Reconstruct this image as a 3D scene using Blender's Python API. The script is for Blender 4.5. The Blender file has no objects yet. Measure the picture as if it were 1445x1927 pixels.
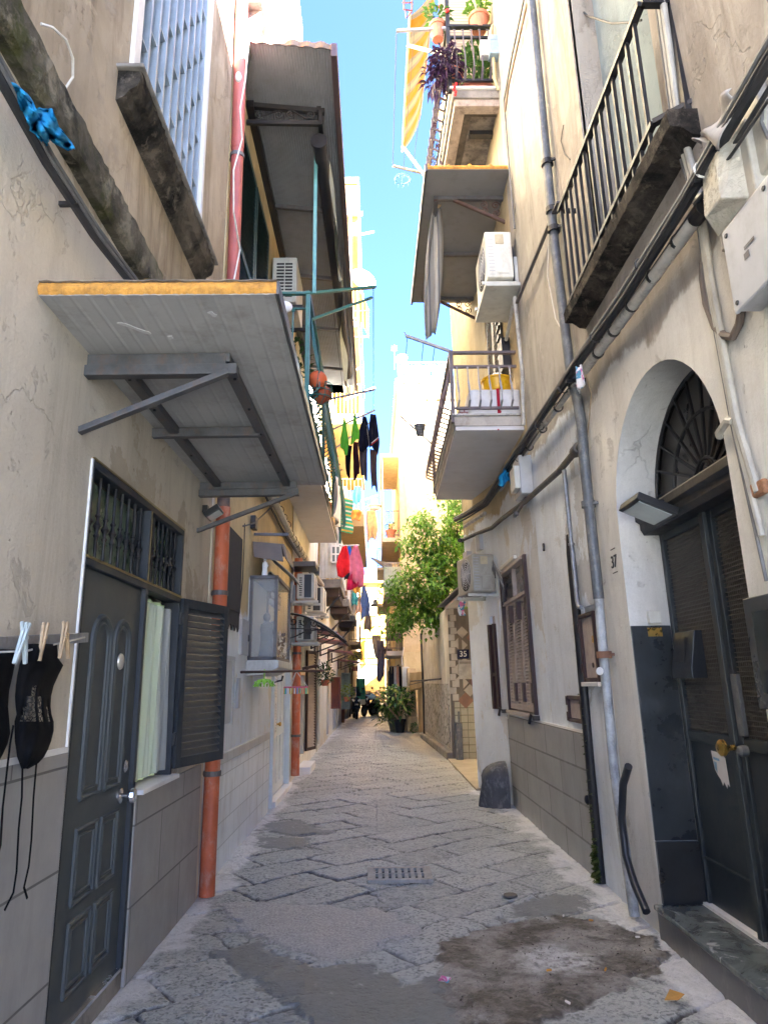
import bpy, bmesh, math, random
import numpy as np
from mathutils import Vector, Matrix
random.seed(7)
rng = random.Random(11)
SC = bpy.context.scene
COL = SC.collection
V = Vector
# ------------------------------------------------------------ camera geometry (measured from the photograph)
F, CX, CY, ROLL, VX, VY, H = 1320., 722.5, 963.5, 0.013, 706., 1284., 1.6
def _unroll(px, py):
    dx, dy = px-CX, py-CY
    c, s = math.cos(ROLL), math.sin(ROLL)
    return dx*c-dy*s, dx*s+dy*c
_vx, _vy = _unroll(VX, VY)
PITCH = math.atan2(_vy, F); YAW = -math.atan2(_vx, math.hypot(F, _vy))
def ray(px, py):
    dx, dy = _unroll(px, py)
    c, s = math.cos(PITCH), math.sin(PITCH)
    X, Y, Z = dx, F*c+dy*s, F*s-dy*c
    cy, sy = math.cos(YAW), math.sin(YAW)
    return V((X*cy+Y*sy, -X*sy+Y*cy, Z))
EYE = V((0, 0, H))
def onX(px, py, x):
    r = ray(px, py); return EYE+r*(x/r.x)
def onY(px, py, y):
    r = ray(px, py); return EYE+r*(y/r.y)
def onZ(px, py, z):
    r = ray(px, py); return EYE+r*((z-H)/r.z)
XL, XR, K = -1.40, 1.82, 0.02
class Frame:
    """a wall plane: u runs along the wall, z up, d out of the wall into the lane"""
    def __init__(s, o, du, lean, n): s.o, s.du, s.lean, s.n = V(o), V(du), lean, V(n)
    def P(s, u, z, d=0.):
        return s.o+s.du*u+s.n*(d+s.lean*z)+V((0, 0, z))
    def px(s, px, py, d=0.):
        r = ray(px, py); n = s.n
        A = n.dot(EYE-s.o)-s.lean*H-d; B = n.dot(r)-s.lean*r.z
        p = EYE+r*(-A/B)
        return (p-s.o-n*(d+s.lean*p.z)).dot(s.du), p.z
    def at(s, px, py, d=0.):
        u, z = s.px(px, py, d); return s.P(u, z, d)
FL = Frame((XL, 0, 0), (0, 1, 0), 0, (1, 0, 0))
FR = Frame((XR, 0, 0), (0, 1, 0), K, (-1, 0, 0))
_a, _b = V((1.82, 9.85, 0)), V((1.55, 11.3, 0)); _d = (_b-_a).normalized()
FB = Frame(_a, _d, K, (-_d.y, _d.x, 0))          # the bent end of the right building, u from 0
FBL = (_b-_a).length
# ------------------------------------------------------------ mesh builder
class MB:
    def __init__(s): s.v = []; s.f = []
    def _add(s, vs, fs):
        o = len(s.v); s.v += [tuple(p) for p in vs]; s.f += [tuple(i+o for i in f) for f in fs]; return s
    def poly(s, pts): return s._add(pts, [tuple(range(len(pts)))])
    def prism(s, pts, vec):
        n = len(pts); vec = V(vec)
        fs = [tuple(range(n)), tuple(range(2*n-1, n-1, -1))]+[(i, (i+1) % n, n+(i+1) % n, n+i) for i in range(n)]
        return s._add([V(p) for p in pts]+[V(p)+vec for p in pts], fs)
    def box(s, x0, x1, y0, y1, z0, z1):
        return s.prism([(x0, y0, z0), (x1, y0, z0), (x1, y1, z0), (x0, y1, z0)], (0, 0, z1-z0))
    def fbox(s, fr, u0, u1, z0, z1, d0, d1):
        a = [fr.P(u0, z0, d0), fr.P(u1, z0, d0), fr.P(u1, z1, d0), fr.P(u0, z1, d0)]
        b = [fr.P(u0, z0, d1), fr.P(u1, z0, d1), fr.P(u1, z1, d1), fr.P(u0, z1, d1)]
        return s._add(a+b, [(0, 1, 2, 3), (7, 6, 5, 4), (0, 4, 5, 1), (1, 5, 6, 2), (2, 6, 7, 3), (3, 7, 4, 0)])
    def fquad(s, fr, u0, u1, z0, z1, d=0):
        return s.poly([fr.P(u0, z0, d), fr.P(u1, z0, d), fr.P(u1, z1, d), fr.P(u0, z1, d)])
    def bar(s, p, q, w, h=None, up=(0, 0, 1)):
        p, q = V(p), V(q); h = h or w; t = (q-p).normalized(); up = V(up)
        if abs(t.dot(up)) > .95: up = V((1, 0, 0)) if abs(t.x) < .9 else V((0, 1, 0))
        a = t.cross(up).normalized()*(w/2); b = a.cross(t).normalized()*(h/2)
        return s.prism([p-a-b, p+a-b, p+a+b, p-a+b], q-p)
    def tube(s, pts, r, n=8, caps=True):
        pts = [V(p) for p in pts]; m = len(pts); o = []; prev = None
        for i, p in enumerate(pts):
            t = (pts[min(i+1, m-1)]-pts[max(i-1, 0)]).normalized()
            if prev is None:
                a = t.cross(V((0, 0, 1)));
                if a.length < .2: a = t.cross(V((1, 0, 0)))
            else:
                a = prev-t*prev.dot(t)
            a.normalize(); prev = a; b = t.cross(a)
            rr = r[i] if isinstance(r, (list, tuple)) else r
            o += [p+a*(rr*math.cos(k*2*math.pi/n))+b*(rr*math.sin(k*2*math.pi/n)) for k in range(n)]
        fs = [(i*n+k, i*n+(k+1) % n, (i+1)*n+(k+1) % n, (i+1)*n+k) for i in range(m-1) for k in range(n)]
        if caps: fs += [tuple(range(n-1, -1, -1)), tuple(range((m-1)*n, m*n))]
        return s._add(o, fs)
    def lathe(s, prof, c=(0, 0, 0), ax=(0, 0, 1), n=20):
        c, ax = V(c), V(ax).normalized(); a = ax.cross(V((0, 0, 1)))
        if a.length < .1: a = V((1, 0, 0))
        a.normalize(); b = ax.cross(a); m = len(prof); o = []
        for r, h in prof:
            o += [c+ax*h+a*(max(r, 1e-4)*math.cos(k*2*math.pi/n))+b*(max(r, 1e-4)*math.sin(k*2*math.pi/n)) for k in range(n)]
        return s._add(o, [(i*n+k, i*n+(k+1) % n, (i+1)*n+(k+1) % n, (i+1)*n+k) for i in range(m-1) for k in range(n)])
    def ball(s, c, r, n=20, m=12, sq=(1, 1, 1)):
        c = V(c); o = []
        for j in range(m+1):
            th = math.pi*j/m
            for k in range(n):
                f = 2*math.pi*k/n
                o.append(c+V((r*sq[0]*math.sin(th)*math.cos(f), r*sq[1]*math.sin(th)*math.sin(f), r*sq[2]*math.cos(th))))
        return s._add(o, [(j*n+k, j*n+(k+1) % n, (j+1)*n+(k+1) % n, (j+1)*n+k) for j in range(m) for k in range(n)])
    def grid(s, fn, nu, nv):
        o = [fn(i/nu, j/nv) for j in range(nv+1) for i in range(nu+1)]
        return s._add(o, [(j*(nu+1)+i, j*(nu+1)+i+1, (j+1)*(nu+1)+i+1, (j+1)*(nu+1)+i) for j in range(nv) for i in range(nu)])
    def leaf(s, p, d, n, L, W, droop=.2):
        p, d, n = V(p), V(d).normalized(), V(n); w = d.cross(n).normalized()*W*.5; up = w.cross(d).normalized()
        a = p; b = p+d*L*.5+w+up*W*.12; c = p+d*L-V((0, 0, L*droop)); e = p+d*L*.5-w+up*W*.12; m = p+d*L*.5
        return s._add([a, b, c, e, m], [(0, 1, 4), (1, 2, 4), (4, 2, 3), (0, 4, 3)])
    def rough_prism(s, fr, prof, u0, u1, n, amp, seed=1):
        r = random.Random(seed); m = len(prof); o = []
        for i in range(n+1):
            u = u0+(u1-u0)*i/n; k = 1+r.uniform(-1, 1)*amp*4
            for d, z in prof: o.append(fr.P(u, z+r.uniform(-amp, amp)*(d > 0.01), d*k+r.uniform(-amp, amp)*(d > 0.01)))
        return s._add(o, [(i*m+j, i*m+(j+1) % m, (i+1)*m+(j+1) % m, (i+1)*m+j) for i in range(n) for j in range(m)]+[tuple(range(m)), tuple(range(n*m, n*m+m))])
    def build(s, name, mat, parent=None, smooth=False, bev=0, solid=0, sub=0, label=None):
        me = bpy.data.meshes.new(name)
        if parent is not None: base = V(parent['_w'])
        else:
            xs = np.array(s.v); lo, hi = xs.min(0), xs.max(0); base = V(((lo[0]+hi[0])/2, (lo[1]+hi[1])/2, lo[2]))
        arr = np.array(s.v)-np.array(base)
        me.from_pydata(arr.tolist(), [], s.f); 
        bm = bmesh.new(); bm.from_mesh(me); bmesh.ops.recalc_face_normals(bm, faces=bm.faces); bm.to_mesh(me); bm.free()
        o = bpy.data.objects.new(name, me); COL.objects.link(o); o['_w'] = tuple(base)
        if parent is not None: o.parent = parent
        else: o.location = base
        if mat: me.materials.append(mat)
        if smooth:
            me.polygons.foreach_set('use_smooth', [True]*len(me.polygons))
            if smooth != 2:
                try: me.set_sharp_from_angle(angle=math.radians(40))
                except Exception: pass
        if solid: m = o.modifiers.new('t', 'SOLIDIFY'); m.thickness = solid; m.offset = 0
        if bev: m = o.modifiers.new('b', 'BEVEL'); m.width = bev; m.segments = 2; m.limit_method = 'ANGLE'
        if sub: m = o.modifiers.new('s', 'SUBSURF'); m.levels = m.render_levels = sub
        if label: o['label'] = label
        return o
def tag(o, label, cat, group=None, kind=None):
    if label: o['label'] = label
    if cat: o['category'] = cat
    if group: o['group'] = group
    if kind: o['kind'] = kind
    return o
def thing(name, label, cat, loc=(0, 0, 0), group=None):
    o = bpy.data.objects.new(name, None); COL.objects.link(o); o.location = loc; o['_w'] = tuple(loc); o.empty_display_size = .1
    return tag(o, label, cat, group)
def copy_thing(o, delta, label=None, parent=None):
    c = o.copy(); COL.objects.link(c)
    if parent is not None: c.parent = parent
    else: c.location = V(o.location)+V(delta); c['_w'] = tuple(c.location)
    if label: c['label'] = label
    for ch in list(o.children): copy_thing(ch, (0, 0, 0), None, c)
    return c
# ------------------------------------------------------------ materials
def S(r, g, b, k=1.):
    f = lambda c: ((c/255/12.92) if c/255 <= .04045 else ((c/255+.055)/1.055)**2.4)*k
    return (f(r), f(g), f(b), 1)
class NT:
    def __init__(s, name):
        s.m = bpy.data.materials.new(name); s.m.use_nodes = True; s.t = s.m.node_tree; s.t.nodes.clear()
        s.out = s.n('ShaderNodeOutputMaterial'); s.b = s.n('ShaderNodeBsdfPrincipled'); s.l(s.b.outputs[0], s.out.inputs[0])
        s.pos = s.n('ShaderNodeNewGeometry').outputs['Position']
    def n(s, k, **kw):
        x = s.t.nodes.new(k)
        for a, b in kw.items(): setattr(x, a, b)
        return x
    def l(s, a, b): s.t.links.new(a, b)
    def mapped(s, scale, loc=(0, 0, 0), rot=(0, 0, 0), src=None):
        m = s.n('ShaderNodeMapping'); s.l(src or s.pos, m.inputs[0])
        m.inputs['Scale'].default_value = scale; m.inputs['Location'].default_value = loc; m.inputs['Rotation'].default_value = rot
        return m.outputs[0]
    def noise(s, scale, detail=4, rough=.6, vec=None, dist=0):
        x = s.n('ShaderNodeTexNoise'); s.l(vec or s.pos, x.inputs['Vector'])
        x.inputs['Scale'].default_value = scale; x.inputs['Detail'].default_value = detail; x.inputs['Roughness'].default_value = rough; x.inputs['Distortion'].default_value = dist
        return x.outputs['Fac']
    def ramp(s, fac, a, b, va=0., vb=1.):
        x = s.n('ShaderNodeMapRange'); s.l(fac, x.inputs[0]); x.inputs[1].default_value = a; x.inputs[2].default_value = b
        x.inputs[3].default_value = va; x.inputs[4].default_value = vb; return x.outputs[0]
    def mul(s, a, b, op='MULTIPLY'):
        x = s.n('ShaderNodeMath', operation=op)
        for i, q in enumerate((a, b)):
            if isinstance(q, (int, float)): x.inputs[i].default_value = q
            else: s.l(q, x.inputs[i])
        return x.outputs[0]
    def mix(s, fac, a, b, mode='MIX'):
        x = s.n('ShaderNodeMix', data_type='RGBA', blend_type=mode)
        for i, q in ((0, fac), (6, a), (7, b)):
            if isinstance(q, (int, float)): x.inputs[i].default_value = q
            elif isinstance(q, tuple): x.inputs[i].default_value = q
            else: s.l(q, x.inputs[i])
        return x.outputs[2]
    def sep(s):
        x = s.n('ShaderNodeSeparateXYZ'); s.l(s.pos, x.inputs[0]); return x.outputs
    def comb(s, *a):
        x = s.n('ShaderNodeCombineXYZ')
        for i, q in enumerate(a):
            if isinstance(q, (int, float)): x.inputs[i].default_value = q
            else: s.l(q, x.inputs[i])
        return x.outputs[0]
    def attr(s, name): return s.n('ShaderNodeAttribute', attribute_name=name).outputs['Fac']
    def bump(s, h, strength=.3, dist=.01, prev=None):
        x = s.n('ShaderNodeBump'); s.l(h, x.inputs['Height']); x.inputs['Strength'].default_value = strength; x.inputs['Distance'].default_value = dist
        if prev: s.l(prev, x.inputs['Normal'])
        return x.outputs[0]
    def fin(s, col, rough=.8, normal=None, metal=0., spec=None):
        for k, q in (('Base Color', col), ('Roughness', rough), ('Metallic', metal)):
            if isinstance(q, (int, float, tuple)): s.b.inputs[k].default_value = q
            else: s.l(q, s.b.inputs[k])
        if normal: s.l(normal, s.b.inputs['Normal'])
        if spec is not None: s.b.inputs['Specular IOR Level'].default_value = spec
        return s.m
def plaster(name, c1, c2, stain, amt=.6, spot=.4, zlow=None, low=None, band=None, dark=None, bscale=1., off=0., streak=(2.2, 2.2, .3), lowamt=.5, crack=.14):
    """painted render: blotchy paint, run-down stains, peeled flakes, hairline cracks, knocks"""
    t = NT(name); P = t.mapped((1, 1, 1), (off, off*.7, off*.3))
    big = t.noise(.55, 7, .62, P, .8); mid = t.noise(1.9, 8, .66, P, .4)
    c = t.mix(t.ramp(big, .38, .6), c1, c2)
    c = t.mix(t.mul(t.ramp(mid, .5, .68), .5), c, tuple(x*.8 for x in c2[:3])+(1,))
    am = amt
    if low:   # a different coat of paint up to a height (uneven upper edge)
        z = t.mul(t.sep()[2], t.ramp(t.noise(1.3, 5, .65, P), .3, .7, -.14, .14), 'ADD'); lowf = t.ramp(z, zlow-.02, zlow+.03, 1, 0)
        lowc = t.mix(t.ramp(big, .36, .62), low, tuple(x*.84 for x in low[:3])+(1,))
        lowc = t.mix(t.mul(t.ramp(mid, .52, .7), .45), lowc, tuple(x*.78 for x in low[:3])+(1,))
        c = t.mix(lowf, c, lowc); am = t.ramp(lowf, 0, 1, amt, amt*lowamt)
    st = t.noise(1.5, 9, .7, t.mapped(streak, (off, off, 0)), .9)
    c = t.mix(t.mul(t.ramp(st, .47, .70), am), c, stain)
    if dark:
        st2 = t.noise(1.0, 9, .72, t.mapped((1.7, 1.7, .55), (off+5, 3, 1)), 1.1); f = t.mul(t.ramp(st2, .54, .72), dark[1])
        if low: f = t.mul(f, t.ramp(lowf, 0, 1, 1., lowamt))
        c = t.mix(f, c, dark[0])
    pl = t.ramp(t.noise(.95, 12, .66, t.mapped((1, 1, .8), (off+15, 2, 8)), .3), .565, .58); plm = t.mul(pl, spot*1.3)
    c = t.mix(plm, c, t.mix(mid, tuple(x*.72 for x in c2[:3])+(1,), tuple(min(.8, x*1.1+.03) for x in c1[:3])+(1,)))
    sp = t.noise(4.2, 11, .74, P, .5)
    c = t.mix(t.mul(t.ramp(sp, .60, .63), spot*.8), c, t.mix(mid, tuple(x*.62 for x in c1[:3])+(1,), (.42, .38, .33, 1)))
    c = t.mix(t.mul(t.ramp(t.noise(3.1, 9, .72, t.mapped((1, 1, 1), (off+9, 1, 4)), .6), .60, .63), spot*.55), c, tuple(min(.85, x*1.22) for x in c1[:3])+(1,))
    cv = t.n('ShaderNodeTexVoronoi', feature='DISTANCE_TO_EDGE'); cv.inputs['Scale'].default_value = .9
    wv = t.n('ShaderNodeVectorMath', operation='ADD'); t.l(P, wv.inputs[0]); nz = t.n('ShaderNodeTexNoise'); nz.inputs['Scale'].default_value = 2.4; nz.inputs['Detail'].default_value = 8; t.l(P, nz.inputs['Vector']); t.l(nz.outputs['Color'], wv.inputs[1]); t.l(wv.outputs[0], cv.inputs['Vector'])
    ck = t.mul(t.ramp(cv.outputs[0], .003, .009, 1, 0), t.ramp(t.noise(.8, 3, .5, t.mapped((1, 1, 1), (off+3, 7, 2))), .5, .56))
    c = t.mix(t.mul(ck, crack), c, tuple(x*.3 for x in c1[:3])+(1,))
    pit = t.ramp(t.noise(13, 4, .6, P), .70, .74)
    c = t.mix(t.mul(pit, spot*.9), c, tuple(x*.25 for x in c1[:3])+(1,))
    c = t.mix(t.ramp(t.noise(90, 3, .7), .3, .7, 0., .14), c, tuple(x*.6 for x in c1[:3])+(1,))
    h = t.mul(t.mul(t.noise(2.6, 6, .6, P), 1.), t.mul(t.noise(38, 5, .75, P), .26), 'ADD')
    h = t.mul(h, t.mul(t.ramp(sp, .60, .63), -.28), 'ADD'); h = t.mul(h, t.mul(ck, -.35), 'ADD'); h = t.mul(h, t.mul(pl, -.22), 'ADD'); h = t.mul(h, t.mul(pit, -.3), 'ADD')
    return t.fin(c, .9, t.bump(h, .6*bscale, .035), spec=.2)
def paint(name, col, rough=.5, metal=0., var=.25, sc=7., bump=.06, dirt=None, damt=.5, fine=60):
    t = NT(name); n = t.noise(sc, 7, .65)
    c = t.mix(t.ramp(n, .35, .65), tuple(x*(1-var) for x in col[:3])+(1,), tuple(min(1, x*(1+var*.6)) for x in col[:3])+(1,))
    if dirt: c = t.mix(t.mul(t.ramp(t.noise(sc*1.7, 9, .72, t.mapped((1, 1, .55), (3, 2, 1))), .5, .66), damt), c, dirt)
    r = t.ramp(n, .3, .7, max(.05, rough-.12), min(1, rough+.12))
    return t.fin(c, r, t.bump(t.noise(fine, 4, .6), bump*3, .004), metal)
def cloth(name, col, var=.25, sheen=True):
    t = NT(name); w = t.noise(9, 4, .6)
    c = t.mix(t.ramp(w, .35, .65), tuple(x*(1-var) for x in col[:3])+(1,), col)
    return t.fin(c, .95, t.bump(t.noise(350, 2, .5), .25, .002), spec=.1)
def leafmat(name, a, b, trans=.35):
    t = NT(name)
    c = t.mix(t.ramp(t.noise(4.5, 3, .6), .35, .65), a, b)
    c = t.mix(t.ramp(t.noise(40, 1, .5), .42, .58), c, t.mix(.5, c, b))
    t.fin(c, .42, spec=.4)
    tr = t.n('ShaderNodeBsdfTranslucent'); t.l(c, tr.inputs[0]); mx = t.n('ShaderNodeMixShader'); mx.inputs[0].default_value = trans
    t.l(t.b.outputs[0], mx.inputs[1]); t.l(tr.outputs[0], mx.inputs[2]); t.l(mx.outputs[0], t.out.inputs[0])
    return t.m
def grimy_stone(name, lo, hi, moss=None, sc=1.7):
    t = NT(name); n = t.noise(sc, 11, .72, None, .5); c = t.mix(t.ramp(n, .40, .60), lo, hi); m = t.noise(sc*2.6, 10, .74, t.mapped((1, 1, 1), (4, 1, 7)), .3)
    c = t.mix(t.mul(t.ramp(m, .52, .60), .8), c, tuple(x*1.5 for x in hi[:3])+(1,))
    if moss: c = t.mix(t.mul(t.ramp(t.noise(sc*1.4, 9, .75, t.mapped((1, 1, 1), (9, 3, 2))), .50, .62), .85), c, moss)
    h = t.mul(n, t.mul(t.noise(26, 6, .75), .4), 'ADD'); return t.fin(c, .95, t.bump(h, 1., .05), spec=.15)
def tiles(name, base, joint, w, h, axes='yz', mort=.006, rough=.35, var=.12, offset=.5, grime=None, gam=.4, loc=(0, 0), bump=.4):
    t = NT(name); x, y, z = t.sep(); d = {'x': x, 'y': y, 'z': z}
    vec = t.comb(t.mul(d[axes[0]], loc[0], 'ADD'), t.mul(d[axes[1]], loc[1], 'ADD'), 0.)
    b = t.n('ShaderNodeTexBrick'); t.l(vec, b.inputs['Vector']); b.offset = offset
    b.inputs['Color1'].default_value = tuple(q*(1-var) for q in base[:3])+(1,); b.inputs['Color2'].default_value = tuple(min(1, q*(1+var)) for q in base[:3])+(1,)
    b.inputs['Mortar'].default_value = joint; b.inputs['Scale'].default_value = 1.; b.inputs['Mortar Size'].default_value = mort
    b.inputs['Mortar Smooth'].default_value = .2; b.inputs['Brick Width'].default_value = w; b.inputs['Row Height'].default_value = h; b.inputs['Bias'].default_value = 0
    c = b.outputs['Color']; n = t.noise(2.2, 8, .7)
    c = t.mix(t.mul(t.ramp(n, .4, .7), .35), c, tuple(q*.72 for q in base[:3])+(1,))
    if grime: c = t.mix(t.mul(t.ramp(t.noise(2.2, 9, .72, t.mapped((2.2, 2.2, .5))), .5, .68), gam), c, grime)
    nb = t.bump(t.mul(b.outputs['Fac'], -1.), bump, .008); nb = t.bump(t.noise(30, 4, .6), .12, .004, nb)
    return t.fin(c, t.ramp(n, .3, .7, rough-.08, rough+.15), nb)
def stripes(name, cols, widths, axis='y', rough=.85, trans=.25, freq=None):
    t = NT(name); x, y, z = t.sep(); src = {'x': x, 'y': y, 'z': z}[axis]
    tot = sum(widths); m = t.mul(t.mul(src, 1/tot), 1., 'MODULO'); m = t.mul(t.mul(m, 1., 'ADD'), 1., 'MODULO')
    r = t.n('ShaderNodeValToRGB'); r.color_ramp.interpolation = 'CONSTANT'; t.l(m, r.inputs[0]); acc = 0
    for i, (c, w) in enumerate(zip(cols, widths)):
        e = r.color_ramp.elements[i] if i < 2 else r.color_ramp.elements.new(acc/tot)
        e.position = acc/tot; e.color = c; acc += w
    c = t.mix(t.mul(t.ramp(t.noise(5, 6, .7), .4, .7), .25), r.outputs[0], (.25, .22, .18, 1))
    t.fin(c, rough, spec=.1)
    if trans:
        tr = t.n('ShaderNodeBsdfTranslucent'); t.l(c, tr.inputs[0]); mx = t.n('ShaderNodeMixShader'); mx.inputs[0].default_value = trans
        t.l(t.b.outputs[0], mx.inputs[1]); t.l(tr.outputs[0], mx.inputs[2]); t.l(mx.outputs[0], t.out.inputs[0])
    return t.m
def sheer(name, col, alpha, rough=.3):
    t = NT(name); t.fin(col, rough); t.b.inputs['Alpha'].default_value = alpha; return t.m
def marble(name, a, b, c3, sc=3.):
    t = NT(name); n = t.noise(sc, 9, .65, None, 2.5)
    c = t.mix(t.ramp(n, .35, .6), a, b); c = t.mix(t.ramp(t.noise(sc*.8, 8, .7, t.mapped((1, 1, 1), (4, 7, 2)), 3.5), .58, .64), c, c3)
    return t.fin(c, .25, t.bump(t.noise(40, 3), .1, .003))
def text_mesh(body, size, depth=.004):
    cu = bpy.data.curves.new('glyph', 'FONT'); cu.body = body; cu.size = size; cu.extrude = depth; cu.align_x = 'CENTER'; cu.align_y = 'CENTER'
    ob = bpy.data.objects.new('glyph', cu); COL.objects.link(ob); bpy.context.view_layer.update()
    me = bpy.data.meshes.new_from_object(ob.evaluated_get(bpy.context.evaluated_depsgraph_get()))
    vs = [v.co.copy() for v in me.vertices]; fs = [tuple(p.vertices) for p in me.polygons]
    bpy.data.objects.remove(ob); bpy.data.curves.remove(cu); bpy.data.meshes.remove(me); return vs, fs
def add_text(mb, body, size, o, ex, ey, depth=.004):
    vs, fs = text_mesh(body, size, depth); o, ex, ey = V(o), V(ex).normalized(), V(ey).normalized(); ez = ex.cross(ey)
    mb._add([o+ex*v.x+ey*v.y+ez*v.z for v in vs], fs); return mb
M = {}
M['iron'] = paint('black_iron', (.018, .018, .02, 1), .5, .2, .3, 12, .1, (.05, .035, .025, 1), .4)
M['irongrey'] = paint('grey_iron', (.12, .115, .12, 1), .55, .2, .25, 12, .1, (.10, .06, .04, 1), .5)
M['lightgrey_iron'] = paint('light_grey_iron', (.30, .30, .32, 1), .5, .2, .2, 12, .1, (.16, .1, .07, 1), .35)
M['awnsteel'] = paint('awning_steel', (.085, .085, .088, 1), .5, .2, .35, 9, .12, (.15, .08, .045, 1), .45)
M['galv'] = paint('galvanised_pipe', (.30, .32, .35, 1), .42, .55, .25, 14, .1, (.14, .12, .1, 1), .5)
M['leadpipe'] = paint('lead_grey_pipe', (.11, .12, .13, 1), .5, .2, .3, 9, .12, (.33, .31, .28, 1), .5)
M['greenpaint'] = paint('green_railing_paint', (.025, .135, .12, 1), .4, .1, .25, 11, .08, (.02, .05, .05, 1), .4)
M['greenshut'] = paint('dark_green_shutter_paint', (.008, .035, .032, 1), .5, 0, .3, 9)
M['redpipe'] = paint('faded_red_pipe', (.42, .10, .085, 1), .55, 0, .18, 5, .06, (.30, .11, .09, 1), .4)
M['orangepipe'] = paint('orange_pipe', (.50, .115, .045, 1), .55, 0, .22, 5, .08, (.48, .40, .34, 1), .55)
M['door'] = paint('dark_green_steel_door', (.058, .067, .068, 1), .62, .0, .12, 4, .03)
M['shutgrey'] = paint('dark_blue_grey_shutter_paint', (.026, .031, .036, 1), .68, .0, .12, 6, .03)
M['steel'] = paint('polished_steel', (.72, .72, .74, 1), .2, .95, .06, 9, .02)
M['brass'] = paint('brass', (.62, .38, .10, 1), .28, .9, .15, 14, .05)
M['brown'] = paint('dark_brown_shutter_paint', (.030, .010, .010, 1), .5, 0, .25, 9, .06)
M['brownlight'] = paint('pinkish_brown_slat', (.40, .34, .31, 1), .5, 0, .18, 9, .06, (.14, .08, .07, 1), .35)
M['acwhite'] = paint('off_white_plastic', (.62, .61, .55, 1), .45, 0, .08, 5, .02, (.36, .31, .24, 1), .35)
M['acgrey'] = paint('aged_grey_white_plastic', (.52, .52, .48, 1), .5, 0, .12, 6, .02, (.25, .23, .2, 1), .4)
M['boxgrey'] = paint('grey_plastic', (.40, .41, .43, 1), .45, 0, .1, 6, .02, (.2, .18, .16, 1), .3)
M['boxbeige'] = paint('beige_plastic', (.36, .34, .29, 1), .5, 0, .15, 6, .04, (.17, .15, .12, 1), .4)
M['black'] = paint('black_plastic', (.012, .012, .013, 1), .45, 0, .2)
M['rubber'] = paint('black_hose', (.02, .022, .026, 1), .4, 0, .2)
M['cablegrey'] = paint('grey_cable', (.14, .14, .14, 1), .6, 0, .3, 12)
M['cabledark'] = paint('dark_cable', (.03, .03, .032, 1), .6, 0, .3, 12)
M['cablewhite'] = paint('white_cable', (.62, .6, .55, 1), .5, 0, .15, 12)
M['conduit'] = paint('grey_white_conduit', (.46, .44, .40, 1), .5, 0, .2, 7, .06, (.10, .09, .08, 1), .65)
M['terracotta'] = paint('terracotta', (.45, .15, .085, 1), .7, 0, .2, 8, .1, (.5, .33, .25, 1), .3)
M['concrete'] = paint('weathered_concrete', (.24, .215, .185, 1), .9, 0, .35, 3, .3, (.07, .06, .05, 1), .7, 25)
M['soffit'] = paint('pale_painted_soffit', (.60, .58, .58, 1), .85, 0, .08, 2, .1, (.42, .36, .32, 1), .3, 30)
M['darkstone'] = paint('blackened_stone_sill', (.085, .07, .056, 1), .95, 0, .55, 3, .6, (.014, .013, .012, 1), .85, 18)
M['glassdark'] = paint('dark_glass', (.02, .025, .025, 1), .08, 0, .1, 2, 0)
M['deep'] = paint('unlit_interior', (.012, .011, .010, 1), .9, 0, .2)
M['foam'] = paint('orange_foam_edge', (.56, .27, .05, 1), .85, 0, .3, 18, .5, (.26, .11, .025, 1), .6)
M['wood'] = paint('pale_wood', (.50, .36, .22, 1), .7, 0, .2, 25, .1)
M['white'] = paint('white_paint', (.74, .73, .71, 1), .5, 0, .06, 4, .03, (.42, .4, .36, 1), .2)
M['plastwhite'] = paint('white_plastic_bag', (.75, .75, .76, 1), .35, 0, .05, 5, .1)
M['blackcloth'] = cloth('black_cloth', (.007, .007, .008, 1)); M['bluecloth'] = cloth('bright_blue_cloth', (.02, .25, .48, 1), .3)
# ============================================================ GROUND
def vnoise(x, y, seed):
    r = np.random.RandomState(seed); T = r.rand(257, 257)
    xi = np.floor(x).astype(int); yi = np.floor(y).astype(int); fx = x-xi; fy = y-yi
    fx = fx*fx*(3-2*fx); fy = fy*fy*(3-2*fy); xi %= 256; yi %= 256
    return (T[xi, yi]*(1-fx)+T[xi+1, yi]*fx)*(1-fy)+(T[xi, yi+1]*(1-fx)+T[xi+1, yi+1]*fx)*fy
def fbm(x, y, seed, oct=4):
    s = 0; a = .5; n = 0
    for i in range(oct): s = s+a*vnoise(x*2**i+i*17.3, y*2**i+i*9.1, seed+i); n += a; a *= .5
    return s/n
def sdpoly(x, y, pts):
    d = np.full(x.shape, 1e9); ins = np.zeros(x.shape, bool); n = len(pts)
    for i in range(n):
        ax, ay = pts[i]; bx, by = pts[(i+1) % n]; ex, ey = bx-ax, by-ay
        t = np.clip(((x-ax)*ex+(y-ay)*ey)/(ex*ex+ey*ey+1e-12), 0, 1)
        d = np.minimum(d, np.hypot(x-ax-ex*t, y-ay-ey*t))
        c = ((ay > y) != (by > y)) & (x < (bx-ax)*(y-ay)/(by-ay+1e-12)+ax); ins ^= c
    return np.where(ins, -d, d)
def G(*ps): return [tuple(onZ(a, b, 0)[:2]) for a, b in ps]
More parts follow.
